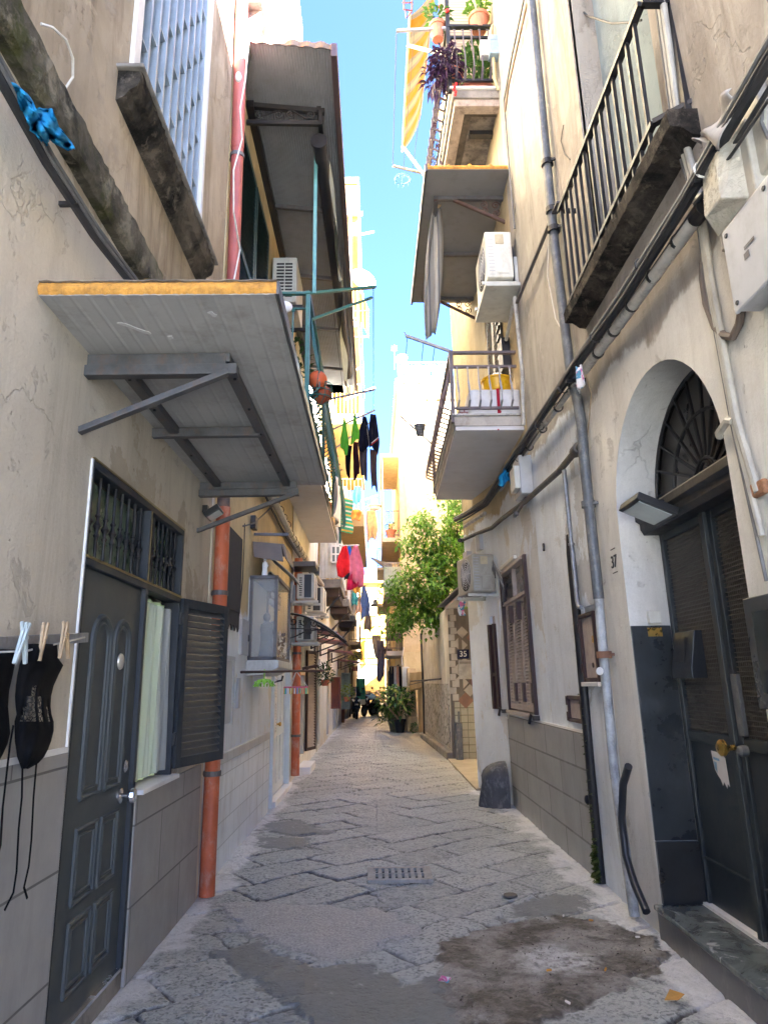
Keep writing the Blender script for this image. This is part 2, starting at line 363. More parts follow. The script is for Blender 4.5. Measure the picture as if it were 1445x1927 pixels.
PATCH = dict(
    gritty=G((410, 1700), (520, 1700), (600, 1705), (720, 1708), (790, 1745), (700, 1790), (625, 1812), (560, 1795), (500, 1765), (440, 1745)),
    smooth1=G((385, 1790), (480, 1772), (550, 1803), (625, 1815), (700, 1812), (760, 1850), (830, 1835), (860, 1880), (900, 1960), (600, 1960), (520, 1870), (440, 1815)),
    dirt=G((825, 1800), (850, 1770), (930, 1740), (1040, 1722), (1150, 1735), (1225, 1765), (1255, 1795), (1200, 1845), (1120, 1890), (1010, 1935), (880, 1960), (845, 1870)),
    smooth2=G((940, 1735), (985, 1700), (1050, 1682), (1120, 1690), (1085, 1722), (1010, 1728)),
    dark1=G((470, 1548), (560, 1545), (640, 1568), (560, 1570), (475, 1562)),
    dark2=G((455, 1575), (580, 1578), (585, 1598), (520, 1598), (450, 1588)),
    chalk=G((975, 1792), (1040, 1780), (1105, 1792), (1110, 1815), (1050, 1835), (985, 1818)),
    sand=G((730, 1395), (760, 1380), (800, 1372), (860, 1450), (900, 1420), (900, 1470), (840, 1440)))
def street_sheet(xs, ys):
    x, y = np.meshgrid(xs, ys); sh = x.shape; x = x.ravel(); y = y.ravel()
    wx = x+(fbm(x*.9, y*.9, 3)-.5)*.17; wy = y+(fbm(x*.9+40, y*.9, 5)-.5)*.17
    ang = math.radians(37); a = wx*math.cos(ang)+wy*math.sin(ang); b = -wx*math.sin(ang)+wy*math.cos(ang)
    Hh, Lw = .44, .80; row = np.floor(b/Hh).astype(int); R = np.random.RandomState(5); ro = R.rand(512); rl = .8+.5*R.rand(512)
    Lr = Lw*rl[row % 512]; aa = a/Lr+ro[row % 512]*7; col = np.floor(aa).astype(int)
    fa = (aa-col)*Lr; fb = b-row*Hh
    dj = np.minimum(np.minimum(fa, Lr-fa), np.minimum(fb, Hh-fb))
    dj = dj+(fbm(x*14, y*14, 8, 3)-.5)*.026
    hsh = (np.sin(row*127.1+col*311.7)*43758.5453) % 1; h2 = (np.sin(row*269.5+col*183.3)*43758.5453) % 1; h3 = (np.sin(row*419.2+col*371.9)*43758.5453) % 1
    jw = .009+.017*fbm(x*1.3, y*1.3, 31)
    joint = 1-np.clip(dj/jw, 0, 1); joint = joint*joint*(3-2*joint)
    edge = 1-np.clip(dj/.06, 0, 1)
    z = -.013*joint-.005*edge*edge+(h2-.5)*.010*(fa/Lr-.5)*2+(h3-.5)*.010*(fb/Hh-.5)*2+(hsh-.5)*.008
    z += (fbm(x*7, y*7, 12, 4)-.5)*.013+(fbm(x*22, y*22, 15, 3)-.5)*.011+(fbm(x*.7, y*.7, 21)-.5)*.03
    at = dict(joint=joint, tone=hsh)
    wob = (fbm(x*5, y*5, 44, 4)-.5)*.20+(fbm(x*17, y*17, 47, 4)-.5)*.12; rim = np.zeros_like(x)
    flat = np.zeros_like(x)
    for k, p in PATCH.items():
        m = np.clip(.5-(sdpoly(x, y, p)+wob)/.03, 0, 1)
        if k in ('sand', 'chalk'): m = np.clip(.5-(sdpoly(x, y, p)+wob*(2 if k == 'sand' else 1))/(.5 if k == 'sand' else .16), 0, 1)
        key = {'smooth1': 'smooth', 'smooth2': 'smooth', 'dark1': 'smooth', 'dark2': 'smooth'}.get(k, k)
        at[key] = np.maximum(at.get(key, 0), m)
        if k in ('smooth1', 'smooth2', 'gritty', 'dirt', 'dark1', 'dark2'): flat = np.maximum(flat, m); rim = np.maximum(rim, np.exp(-((sdpoly(x, y, p)+wob)/.02)**2))
    z = z*(1-flat)+flat*(.004+(fbm(x*3, y*3, 51)-.5)*.014+(fbm(x*30, y*30, 52, 2)-.5)*(.004+.006*at['dirt']))
    z = z-.008*rim*(.4+1.2*fbm(x*9, y*9, 58)); at['joint'] = np.maximum(at['joint']*(1-flat), rim*.55*np.clip(fbm(x*7, y*7, 59)*2.2-.6, 0, 1))
    wl = XL+.02; wr = np.where(y < 9.85, XR, np.where(y < 11.3, 1.82-(y-9.85)*.186, 2.4))-.02
    e1 = x-wl; e2 = np.where(y < 11.3, wr-x, 9)
    wob2 = (fbm(x*3, y*3, 61, 4)-.5)
    lime = np.maximum(1-np.clip((e1-.04+wob2*.42)/.20, 0, 1), 1-np.clip((e2-.07+wob2*.5)/.24, 0, 1))
    lime = np.where(y > 12.5, np.maximum(lime*.6, 0), lime); at['lime'] = lime*(1-at['dirt'])
    return sh, x, y, z, at
sheets = [street_sheet(np.linspace(-1.62, 2.7, 460), np.concatenate([np.arange(2.6, 3.6, .03), np.arange(3.6, 7.2, .0095), np.arange(7.2, 11, .019), np.arange(11, 34, .06)]))]
vs, fs, AT = [], [], {}
for sh, x, y, z, at in sheets:
    o = len(vs); vs += list(zip(x.tolist(), y.tolist(), z.tolist())); ny, nx = sh
    idx = np.arange(ny*nx).reshape(sh)+o
    q = np.stack([idx[:-1, :-1], idx[:-1, 1:], idx[1:, 1:], idx[1:, :-1]], -1).reshape(-1, 4); fs += q.tolist()
    for k, v in at.items(): AT.setdefault(k, []).append(v)
me = bpy.data.meshes.new('street'); me.from_pydata(vs, [], fs)
for k, v in AT.items():
    a = me.attributes.new(k, 'FLOAT', 'POINT'); a.data.foreach_set('value', np.concatenate(v).astype(np.float32))
me.polygons.foreach_set('use_smooth', [True]*len(me.polygons))
street = bpy.data.objects.new('street', me); COL.objects.link(street); street['kind'] = 'structure'; street['label'] = 'dark basalt paving slabs of the lane with patched cement'
t = NT('basalt_paving')
n1 = t.noise(9, 9, .75); n2 = t.noise(30, 7, .78, None, .6); n3 = t.noise(2.1, 6, .65)
stone = t.mix(t.ramp(t.attr('tone'), 0, 1), (.245, .262, .250, 1), (.40, .418, .395, 1))
stone = t.mix(t.mul(t.ramp(n1, .45, .62), .8), stone, (.47, .49, .46, 1))
stone = t.mix(t.mul(t.ramp(n2, .50, .60), .75), stone, (.095, .103, .104, 1))
stone = t.mix(t.mul(t.ramp(n3, .5, .7), .45), stone, (.40, .395, .38, 1))
pv = t.n('ShaderNodeTexVoronoi'); pv.inputs['Scale'].default_value = 30.; dv = t.n('ShaderNodeVectorMath', operation='ADD'); pn = t.n('ShaderNodeTexNoise'); pn.inputs['Scale'].default_value = 16.; pn.inputs['Detail'].default_value = 5; ps = t.n('ShaderNodeVectorMath', operation='SCALE'); ps.inputs['Scale'].default_value = .07
t.l(t.pos, pn.inputs['Vector']); t.l(pn.outputs['Color'], ps.inputs[0]); t.l(t.pos, dv.inputs[0]); t.l(ps.outputs[0], dv.inputs[1]); t.l(dv.outputs[0], pv.inputs['Vector'])
pit = t.mul(t.ramp(pv.outputs['Distance'], .22, .40, 1, 0), t.ramp(t.noise(2.7, 6, .7, t.mapped((1, 1, 1), (5, 2, 0))), .40, .58))
stone = t.mix(t.mul(pit, .72), stone, (.07, .074, .075, 1))
c = t.mix(t.mul(t.attr('joint'), .95), stone, t.mix(t.ramp(n3, .4, .6), (.025, .024, .022, 1), (.10, .092, .08, 1)))
c = t.mix(t.attr('gritty'), c, t.mix(t.ramp(t.noise(60, 6, .75), .4, .65), (.26, .255, .245, 1), (.52, .51, .48, 1)))
c = t.mix(t.attr('smooth'), c, t.mix(t.ramp(n1, .4, .62), (.13, .142, .138, 1), (.195, .21, .205, 1)))
dirtc = t.mix(t.ramp(t.noise(2.6, 10, .74, None, .4), .43, .58), (.062, .052, .042, 1), (.27, .258, .235, 1))
dirtc = t.mix(t.mul(t.ramp(t.noise(45, 6, .8), .55, .65), .8), dirtc, (.02, .017, .014, 1))
dirtc = t.mix(t.mul(t.attr('chalk'), t.ramp(t.noise(14, 8, .75), .40, .56)), dirtc, (.56, .56, .54, 1)); c = t.mix(t.attr('dirt'), c, dirtc)
c = t.mix(t.mul(t.attr('sand'), .75), c, t.mix(t.ramp(n1, .4, .6), (.36, .31, .23, 1), (.48, .42, .33, 1)))
lf = t.ramp(t.mul(t.attr('lime'), t.ramp(t.noise(5.5, 9, .75), .32, .68, .5, -.6), 'ADD'), .25, .75)
c = t.mix(t.mul(lf, .8), c, t.mix(t.ramp(n2, .35, .65), (.52, .52, .515, 1), (.76, .76, .75, 1)))
nb = t.bump(n2, .9, .018); nb = t.bump(t.mul(pit, -1.), .6, .01, nb); nb = t.bump(t.noise(120, 3, .7), .25, .004, nb)
rough = t.ramp(n1, .3, .7, .34, .62)
t.fin(c, rough, nb, spec=.5); me.materials.append(t.m)
# outer ground sheet below, reaching far beyond
g = MB(); g.poly([(-60, -40, -.06), (60, -40, -.06), (60, 160, -.06), (-60, 160, -.06)])
base = g.build('ground', paint('far_paving', (.39, .42, .42, 1), .8, 0, .3, 2)); base['kind'] = 'structure'
g = MB(); g.poly([(-1.62, 33.9, .002), (2.7, 33.9, .002), (2.7, 62, .002), (-1.62, 62, .002)]); g.poly([(-1.6, -2.5, -.01), (2.0, -2.5, -.01), (2.0, 2.62, -.01), (-1.6, 2.62, -.01)])
o = g.build('road', tiles('far_slabs', (.13, .13, .13, 1), (.04, .04, .04, 1), .6, .4, 'xy', .012, .5)); o['kind'] = 'structure'
g = MB(); g.box(1.5, 9, 11.2, 24.6, -.05, .03)
o = g.build('courtyard_paving', paint('sandy_cement', (.30, .26, .2, 1), .9, 0, .25, 2, .2)); o['kind'] = 'structure'
# ============================================================ WALL HELPERS
def cells(mb, fr, u0, u1, z0, z1, holes, d=0.):
    us = sorted({u0, u1}|{h[0] for h in holes}|{h[1] for h in holes}); zs = sorted({z0, z1}|{h[2] for h in holes}|{h[3] for h in holes})
    us = [u for u in us if u0 <= u <= u1]; zs = [z for z in zs if z0 <= z <= z1]
    for i in range(len(us)-1):
        for j in range(len(zs)-1):
            cu, cz = (us[i]+us[i+1])/2, (zs[j]+zs[j+1])/2
            if any(h[0] < cu < h[1] and h[2] < cz < h[3] for h in holes): continue
            mb.fquad(fr, us[i], us[i+1], zs[j], zs[j+1], d)
    for h in holes:
        a, b, c, e, dp = h[:5]
        if not dp: continue
        q = [(a, c), (b, c), (b, e), (a, e)]
        for k in range(4):
            p, r = q[k], q[(k+1) % 4]
            mb.poly([fr.P(*p, d), fr.P(*r, d), fr.P(*r, d-dp), fr.P(*p, d-dp)])
        if len(h) > 5 and h[5]: mb.fquad(fr, a, b, c, e, d-dp)
    return mb
def shell(mb, fr, u0, u1, z0, z1, depth):
    """sides, roof and back of a building behind its street wall"""
    P = fr.P
    mb.poly([P(u0, z0), P(u0, z1), P(u0, z1, -depth), P(u0, z0, -depth)]); mb.poly([P(u1, z0), P(u1, z1), P(u1, z1, -depth), P(u1, z0, -depth)])
    mb.poly([P(u0, z1), P(u1, z1), P(u1, z1, -depth), P(u0, z1, -depth)]); mb.poly([P(u0, z0, -depth), P(u1, z0, -depth), P(u1, z1, -depth), P(u0, z1, -depth)])
    return mb
def louvre(parent, fr3, w, h, mat, slat=None, nsl=20, th=.035, fw=.07, name='shutter', label=None, mids=(), tilt=1):
    """a louvred leaf; fr3 = (origin, along, out) ; built as frame + slats"""
    o, ax, oz = V(fr3[0]), V(fr3[1]).normalized(), V(fr3[2]).normalized(); up = V((0, 0, 1))
    mb = MB()
    def bx(a0, a1, z0, z1, t0=-th/2, t1=th/2):
        mb.prism([o+ax*a0+up*z0+oz*t0, o+ax*a1+up*z0+oz*t0, o+ax*a1+up*z0+oz*t1, o+ax*a0+up*z0+oz*t1], up*(z1-z0))
    bx(0, fw, 0, h); bx(w-fw, w, 0, h); bx(fw, w-fw, 0, fw); bx(fw, w-fw, h-fw, h)
    for m_ in mids: bx(fw, w-fw, m_-fw/2, m_+fw/2)
    leaf = mb.build(name, mat, parent, bev=.003, label=label)
    sb = MB(); n = nsl
    for i in range(n):
        z = fw+(h-2*fw)*(i+.5)/n
        if any(abs(z-m_) < fw*.5 for m_ in mids): continue
        dz = (h-2*fw)/n*.92
        a = o+ax*fw+up*(z+dz*.5)-oz*(th*.55); b = o+ax*(w-fw)+up*(z+dz*.5)-oz*(th*.55)
        c2 = o+ax*(w-fw)+up*(z-dz*.5)+oz*(th*.5)*tilt; d2 = o+ax*fw+up*(z-dz*.5)+oz*(th*.5)*tilt
        sb.prism([a, b, c2, d2], up*.007)
    sb.build('slats', slat or mat, leaf)
    return leaf
# ============================================================ LEFT NEAR HOUSE (grey-green door)
m_a = plaster('stained_beige_render', S(182, 168, 147), S(152, 138, 116), (.12, .085, .05, 1), .95, .6, 3.95, S(208, 198, 180), dark=((.07, .055, .035, 1), .5), off=2., lowamt=.3)
hA = thing('house', 'beige stained house with dark green door, open shutter and barred upper window', 'house', (XL, 3, 0))
w = MB()
holesA = [(3.37, 4.30, .10, 2.68, .07), (4.30, 5.05, 1.0, 2.68, .16), (3.45, 5.0, 4.95, 7.6, .22)]
cells(w, FL, -2.6, 5.93, -.05, 8.9, holesA); shell(w, FL, -2.6, 5.93, -.05, 8.9, 7)
w.build('wall', m_a, hA)
d = MB(); d.fbox(FL, 5.93, 5.985, 0, 3.2, -.1, .012); d.build('corner_strip', paint('pale_corner_render', S(200, 190, 172), .9, 0, .12, 4, .15), hA)
tl = tiles('warm_grey_wall_tile', S(152, 149, 145), S(84, 81, 79), 1.02, .43, 'yz', .006, .5, .07, .5, (.17, .16, .15, 1), .35, (.22, .04), .3)
d = MB(); d.fbox(FL, -1.4, 3.345, 0, 1.31, -.05, .018); d.fbox(FL, 4.335, 5.90, 0, .985, -.05, .018); d.build('tile_dado', tl, hA)
d = MB(); d.fbox(FL, -1.4, 3.345, 1.31, 1.335, -.05, .012); d.fbox(FL, 3.345, 3.368, .1, 2.7, -.05, .01); d.build('dado_edge', M['white'], hA)
d = MB(); d.rough_prism(FL, [(-.03, 3.94), (.045, 3.95), (.062, 3.99), (.066, 4.08), (.06, 4.17), (.03, 4.205), (-.03, 4.21)], -1.4, 4.05, 130, .006, 3)
sc_ = d.build('string_course', grimy_stone('mossy_band', (.035, .032, .022, 1), (.17, .15, .11, 1), (.05, .055, .012, 1)), hA)
d = MB(); d.rough_prism(FL, [(-.03, 3.95), (.04, 3.96), (.058, 4.08), (.03, 4.19), (-.03, 4.2)], 4.05, 4.38, 10, .006, 4); d.build('mended_band_end', paint('pale_mortar', (.36, .34, .30, 1), .95, 0, .25, 5, .4), hA)
d = MB()
prof = [(0, 4.74), (.05, 4.76), (.07, 4.81), (.105, 4.83), (.125, 4.87), (.13, 4.93), (0, 4.94)]
d.rough_prism(FL, [(-.03, 4.73)]+prof+[(-.03, 4.94)], 3.24, 5.10, 60, .005, 5); d.build('stone_sill', grimy_stone('blackened_sill', (.014, .013, .012, 1), (.12, .10, .078, 1), None, 2.1), hA)
d = MB(); d.fbox(FL, 3.21, 5.13, 4.935, 4.96, -.2, .15); d.build('sill_slab', M['concrete'], hA, bev=.008)
# upper window
d = MB(); d.fbox(FL, 3.45, 5.0, 4.96, 7.6, -.215, -.2); win = d.build('window', M['glassdark'], hA)
d = MB(); d.fbox(FL, 3.38, 3.475, 4.96, 7.7, -.1, .025); d.build('frame_jamb', M['white'], win); d = MB(); d.fbox(FL, 4.975, 5.03, 4.96, 7.7, -.1, .02); d.build('frame_jamb', M['white'], win)
gm = paint('blue_grey_grille', (.36, .43, .50, 1), .4, .25, .12, 8)
d = MB(); nb_ = 10
for i in range(nb_):
    u = 3.53+i*(4.93-3.53)/(nb_-1); d.fbox(FL, u-.013, u+.013, 4.98, 7.6, -.10, -.005)
for i in range(nb_-1):
    u = 3.53+i*(4.93-3.53)/(nb_-1)
    for k in range(7): d.fbox(FL, u+.013, u+.143, 5.10+k*.42+(i % 2)*.21, 5.112+k*.42+(i % 2)*.21, -.1, -.012)
d.build('grille', gm, win)
# door
d = MB(); d.fbox(FL, 3.37, 4.30, .10, 2.17, -.06, -.015); door = d.build('door', M['door'], hA, bev=.006)
def arch_path(u0, u1, z0, z1, d, n=14):
    r = (u1-u0)/2; pts = [FL.P(u0, z0, d)]
    pts += [FL.P((u0+u1)/2-r*math.cos(a), z1-r+r*1.0*math.sin(a), d) for a in [math.pi*i/n for i in range(n+1)]]
    return pts+[FL.P(u1, z0, d), FL.P(u0, z0, d)]
mo = MB()
for u0, u1 in ((3.58, 3.83), (3.89, 4.12)):
    for off, r in ((0, .016), (.036, .011)):
        mo.tube(arch_path(u0+off, u1-off, 1.08+off, 1.95-off, -.014), r, 8)
    for z0, z1 in ((.62, .94), (.24, .54)):
        for off, r in ((0, .014), (.032, .010)):
            a, b, c_, e = u0+off, u1-off, z0+off, z1-off
            mo.tube([FL.P(a, c_, -.014), FL.P(b, c_, -.014), FL.P(b, e, -.014), FL.P(a, e, -.014), FL.P(a, c_, -.014)], r, 8)
mo.build('panel_moulding', M['door'], door, smooth=True)
kn = MB(); kc = FL.P(4.14, 1.01, -.015); kn.lathe([(0, 0), (.04, 0), (.04, .012), (.014, .016), (.012, .05), (.03, .055), (.04, .07), (.036, .088), (0, .09)], kc, (1, 0, 0), 24); kn.build('knob', M['steel'], door, smooth=True)
kn = MB(); kn.lathe([(0, 0), (.034, 0), (.034, .01), (.02, .018), (0, .018)], FL.P(4.19, 1.16, -.015), (1, 0, 0), 20); kn.build('lock', M['steel'], door, smooth=True)
kn = MB(); kn.lathe([(0, 0), (.045, 0), (.042, .008), (.02, .016), (0, .017)], FL.P(4.0, 1.73, -.013), (1, 0, 0), 24); kn.build('door_plate', paint('satin_cream_metal', (.62, .60, .52, 1), .35, .5, .1), door, smooth=True)
d = MB(); d.fbox(FL, 3.37, 4.33, .0, .10, -.1, .004); d.build('threshold', M['concrete'], hA, bev=.004)
d = MB(); d.fbox(FL, 3.38, 4.32, .1, .118, -.06, .012); d.build('threshold_strip', M['steel'], hA)
fr_ = MB(); fr_.fbox(FL, 4.28, 4.325, .10, 2.68, -.08, .012); fr_.fbox(FL, 3.36, 5.06, 2.17, 2.215, -.09, .014); fr_.fbox(FL, 3.36, 5.06, 2.66, 2.70, -.09, .012); fr_.fbox(FL, 3.355, 3.385, .1, 2.7, -.08, .01); fr_.fbox(FL, 5.035, 5.07, 1.0, 2.7, -.12, .012)
fr_.build('door_frame', M['shutgrey'], hA, bev=.004)
fr_ = MB(); fr_.fbox(FL, 3.36, 5.07, 2.70, 2.712, -.02, .014); fr_.fbox(FL, 3.36, 5.06, 2.206, 2.219, .0, .018); fr_.fbox(FL, 4.296, 4.304, 2.22, 2.66, .0, .016); fr_.build('bronze_trim', paint('dull_bronze', (.20, .145, .06, 1), .4, .6, .2), hA)
tr = MB(); tr.fbox(FL, 3.38, 5.04, 2.215, 2.66, -.115, -.10); tw = tr.build('transom_window', paint('dim_green_glass', (.15, .21, .145, 1), .3, 0, .3, 3, 0), hA)
for u0, u1, n in ((3.40, 4.27, 8), (4.33, 5.02, 7)):
    for i in range(n):
        u = u0+(u1-u0)*(i+.5)/n; b = MB()
        b.lathe([(.009, 2.215), (.009, 2.34), (.016, 2.352), (.009, 2.365), (.012, 2.385), (.023, 2.405), (.012, 2.425), (.009, 2.445), (.016, 2.457), (.009, 2.47), (.009, 2.66)], FL.P(u, 0, -.03), (0, 0, 1), 8)
        b.build('bar', M['iron'], tw, smooth=True)
# lower window with curtain and shutter
d = MB(); d.fbox(FL, 4.33, 5.04, 1.02, 2.17, -.26, -.25); win = d.build('window', M['deep'], hA)
d = MB()
def curtain(s, t_):
    u = 4.34+.60*s; z = 1.03+1.11*t_
    return FL.P(u, z, -.075+.022*math.sin(s*38)+.012*math.sin(s*17+t_*2))
d.grid(curtain, 90, 8); d.build('curtain', cloth('pale_green_curtain', (.60, .74, .42, 1), .12), win, smooth=2)
d = MB(); d.grid(lambda s, t_: FL.P(4.36+.64*s, 1.05+1.06*t_, -.03+.012*math.sin(s*46+1)+.01*math.sin(s*21+t_*3)), 110, 8); d.build('net_curtain', sheer('white_net', (.85, .86, .82, 1), .3, .9), win, smooth=2)
d = MB(); d.fbox(FL, 4.33, 5.10, .985, 1.012, -.24, .06); d.build('window_sill', M['white'], hA, bev=.004)
shd = V((.19, .58, 0)).normalized(); sho = FL.P(5.075, 1.045, .015)
louvre(hA, (sho, shd, (shd.y, -shd.x, 0)), .64, 1.16, M['shutgrey'], paint('worn_slat_paint', (.062, .066, .070, 1), .55, 0, .2, 9, .04, (.16, .14, .11, 1), .3), 22, .04, .065, 'shutter', 'open louvred shutter swung towards the lane')
for z in (1.2, 2.02): h_ = MB(); h_.fbox(FL, 5.04, 5.10, z, z+.08, .0, .03); h_.build('hinge', M['black'], hA)
# ============================================================ LEFT SECOND HOUSE (cream, big balcony)
m_b = plaster('cream_render', S(222, 204, 164), S(204, 184, 142), (.30, .24, .16, 1), .5, .4, 2.3, S(236, 242, 247), dark=((.22, .19, .16, 1), .28), off=11.)
hB = thing('house', 'cream house with white tiled base, glass shrine and big green railed balcony', 'house', (XL, 9, 0))
w = MB(); holesB = [(9.93, 11.72, .0, 2.05, .12), (6.25, 8.25, 4.9, 7.45, .2)]
cells(w, FL, 5.985, 11.95, -.05, 15, holesB, -.012); shell(w, FL, 5.985, 11.95, -.05, 15, 7); w.build('wall', m_b, hB)
d = MB(); d.fbox(FL, 6.62, 9.62, -.02, .90, -.05, .012); d.build('tile_dado', tiles('white_wall_tile', S(230, 236, 241), S(172, 178, 182), .46, .2, 'yz', .004, .4, .05, .4, (.28, .25, .2, 1), .35, bump=.25), hB)
d = MB(); d.fbox(FL, 6.62, 9.62, .90, .99, -.05, .022); d.build('dado_border', tiles('border_tile', S(196, 194, 188), S(150, 146, 140), .3, .2, 'yz', .004, .5, .05, 0.), hB, bev=.004)
bw = paint('blue_white_door_paint', (.62, .68, .72, 1), .45, 0, .08, 4, .03, (.36, .36, .34, 1), .25)
d = MB(); d.fbox(FL, 9.98, 11.68, .06, 2.02, -.10, -.06); dr = d.build('door', bw, hB, bev=.004)
d = MB()
for u0, u1 in ((10.85, 11.2), (11.26, 11.6)):
    for z0, z1 in ((.2, .85), (1.0, 1.9)): d.tube([FL.P(a, b, -.058) for a, b in ((u0, z0), (u1, z0), (u1, z1), (u0, z1), (u0, z0))], .012, 6)
d.build('panel_moulding', bw, dr)
louvre(dr, (FL.P(10.0, .85, -.045), (0, 1, 0), (1, 0, 0)), .62, 1.15, M['white'], None, 26, .03, .06, 'louvre_panel', mids=(.5,))
d = MB(); d.lathe([(.02, 0), (.012, .03), (.03, .05), (.03, .07), (0, .08)], FL.P(10.78, 1.02, -.06), (1, 0, 0), 14); d.build('knob', M['brass'], dr, smooth=True)
d = MB(); d.fbox(FL, 9.86, 9.94, 0, 2.12, -.05, .03); d.fbox(FL, 11.71, 11.8, 0, 2.12, -.05, .03); d.fbox(FL, 9.86, 11.8, 2.05, 2.13, -.05, .032); d.build('door_frame', bw, hB, bev=.004)
d = MB(); d.fbox(FL, 10.0, 11.95, -.02, .07, -.05, .06); d.build('threshold', M['white'], hB, bev=.006)
# upper corner balcony fragment (stone bracket and dark slab)
d = MB(); d.box(-1.40, -1.12, 5.9, 7.0, 8.55, 8.75); cb = d.build('upper_balcony', M['concrete'], hB, bev=.01)
d = MB(); d.prism([(-1.42, 6.0, 8.55), (-1.14, 6.0, 8.55), (-1.18, 6.0, 8.3), (-1.42, 6.0, 7.7)], (0, .16, 0)); d.build('stone_bracket', M['concrete'], cb, bev=.01)
# the green balcony
ZB, XB = 4.62, -.80
d = MB(); d.box(XL-.05, XB-.02, 7.45, 15.3, ZB, ZB+.05); bal = d.build('balcony', M['soffit'], hB, bev=.006)
d = MB(); d.box(XL-.05, XB, 7.43, 15.32, ZB+.05, ZB+.17); d.build('slab', M['concrete'], bal, bev=.008)
RX = XB+.05; r_ = MB(); zt = 6.1
r_.bar((XL, 7.5, zt), (RX+.02, 7.5, zt), .05, .03); r_.bar((RX, 7.46, zt), (RX, 15.3, zt), .05, .03)
r_.bar((XL, 7.5, zt-.2), (RX, 7.5, zt-.2), .035, .012); r_.bar((RX, 7.5, zt-.2), (RX, 15.3, zt-.2), .035, .012)
r_.bar((XL, 7.5, ZB+.24), (RX, 7.5, ZB+.24), .035, .012); r_.bar((RX, 7.5, ZB+.24), (RX, 15.3, ZB+.24), .035, .012)
for y in (7.5, 10.1, 12.7, 15.28): r_.bar((RX, y, ZB-.02), (RX, y, zt), .05)
r_.build('railing', M['greenpaint'], bal)
def bowed(p, out, z0, z1):
    p, o2 = V(p), V(out); h = z1-z0
    return [V((p.x, p.y, z1)), V((p.x, p.y, z1-.05*h))+o2*.03, V((p.x, p.y, z0+.62*h))+o2*.05, V((p.x, p.y, z0+.3*h))+o2*.13, V((p.x, p.y, z0+.1*h))+o2*.13, V((p.x, p.y, z0))+o2*.01]
def flat_strip(mb, pts, w, t):
    for i in range(len(pts)-1): mb.bar(pts[i], pts[i+1]+(pts[i+1]-pts[i]).normalized()*.004, w, t)
bl = MB(); k = 0
for x in np.arange(XL+.06, RX-.05, .14):
    b = MB(); flat_strip(b, bowed((x, 7.5, 0), (0, -1, 0), ZB+.24, zt-.2), .036, .012); b.build('baluster', M['greenpaint'], bal)
for y in np.arange(7.66, 15.25, .155):
    b = MB(); flat_strip(b, bowed((RX, y, 0), (1, 0, 0), ZB+.24, zt-.2), .012, .012); b.build('baluster', M['greenpaint'], bal)
nt = MB()
for z in np.arange(ZB+.3, 5.75, .075):
    nt.tube([(RX+.05+.08*math.sin(max(0, min(1, (5.9-z)/1.2))*3.1), y, z) for y in np.arange(7.62, 15.2, .6)], .004, 4)
for y in np.arange(7.62, 15.25, .078):
    nt.tube([(RX+.05+.08*math.sin(max(0, min(1, (5.9-z)/1.2))*3.1), y, z) for z in np.arange(ZB+.28, 5.8, .29)], .004, 4)
nt.build('wire_mesh', M['greenpaint'], bal)
d = MB(); d.fbox(FL, 6.25, 8.25, 4.9, 7.45, -.21, -.2); bd = d.build('balcony_door', M['deep'], hB)
louvre(bd, (FL.P(6.30, 4.8, .03), (0, 1, 0), (1, 0, 0)), .95, 2.6, M['greenshut'], None, 46, .04, .08, 'shutter', mids=(1.2,))
louvre(bd, (FL.P(7.28, 4.8, .03), (0, 1, 0), (1, 0, 0)), .95, 2.6, M['greenshut'], None, 46, .04, .08, 'shutter', mids=(1.2,))
# canopy over the balcony
can = thing('canopy', 'large grey corrugated canopy over the green railed balcony', 'canopy', (XL, 10, 8.0))
def can_pt(s, y, dz=0): return V((XL-.04+(1.07)*s, y, 8.16-.10*s+dz))
d = MB(); n = 40
prof = [(i/n, (.010 if i % 2 else 0.)) for i in range(n+1)]
d.grid(lambda a, b: can_pt(a, 6.0+8.6*b, .004*math.cos(a*2*math.pi*36)), 288, 1)
m_can = paint('weathered_canopy_sheet', (.235, .242, .26, 1), .7, 0, .12, 3, .05, (.16, .15, .15, 1), .4)
d.build('sheet', m_can, can, solid=.025)
d = MB(); d.box(-.40, -.335, 5.97, 14.62, 7.93, 8.10); d.build('gutter', paint('dark_red_brown_gutter', (.07, .045, .05, 1), .5), can, bev=.01)
d = MB(); d.grid(lambda a, b: V((XL+.03+.97*a, 5.98+.01*math.sin(a*40), 8.13-.10*a+.07*b+.008*math.sin(a*23)*b)), 40, 2); d.build('ragged_flashing', paint('rusty_flashing', (.16, .12, .10, 1), .8, .2, .4, 12, .2, (.4, .19, .07, 1), .6), can, solid=.006)
for i, y in enumerate((6.75, 8.5, 10.2, 11.9, 13.6)):
    b = MB(); b.bar((XL, y, 8.06), (-.52, y, 7.97), .05, .06); b.build('rafter', M['irongrey'] if i else M['iron'], can)
b = MB(); b.bar((XL+.03, 6.7, 8.04), (XL+.03, 14.4, 8.04), .09); b.bar((-.58, 6.7, 7.98), (-.58, 14.4, 7.98), .05); b.build('beam', M['iron'], can)
b = MB(); b.bar((XL, 6.72, 7.80), (-.56, 6.72, 7.78), .04, .05); b.bar((-.56, 6.72, 7.76), (-.56, 6.72, 7.97), .04)
def scroll(mb, c, ex, ez, r, turns=1.6, dirn=1, th=.010, n=26, start=0.):
    c, ex, ez = V(c), V(ex), V(ez); pts = []
    for i in range(n+1):
        t_ = i/n; a = start+dirn*turns*2*math.pi*t_; rr = r*(1-.82*t_)
        pts.append(c+ex*(rr*math.cos(a))+ez*(rr*math.sin(a)))
    mb.tube(pts, th, 6)
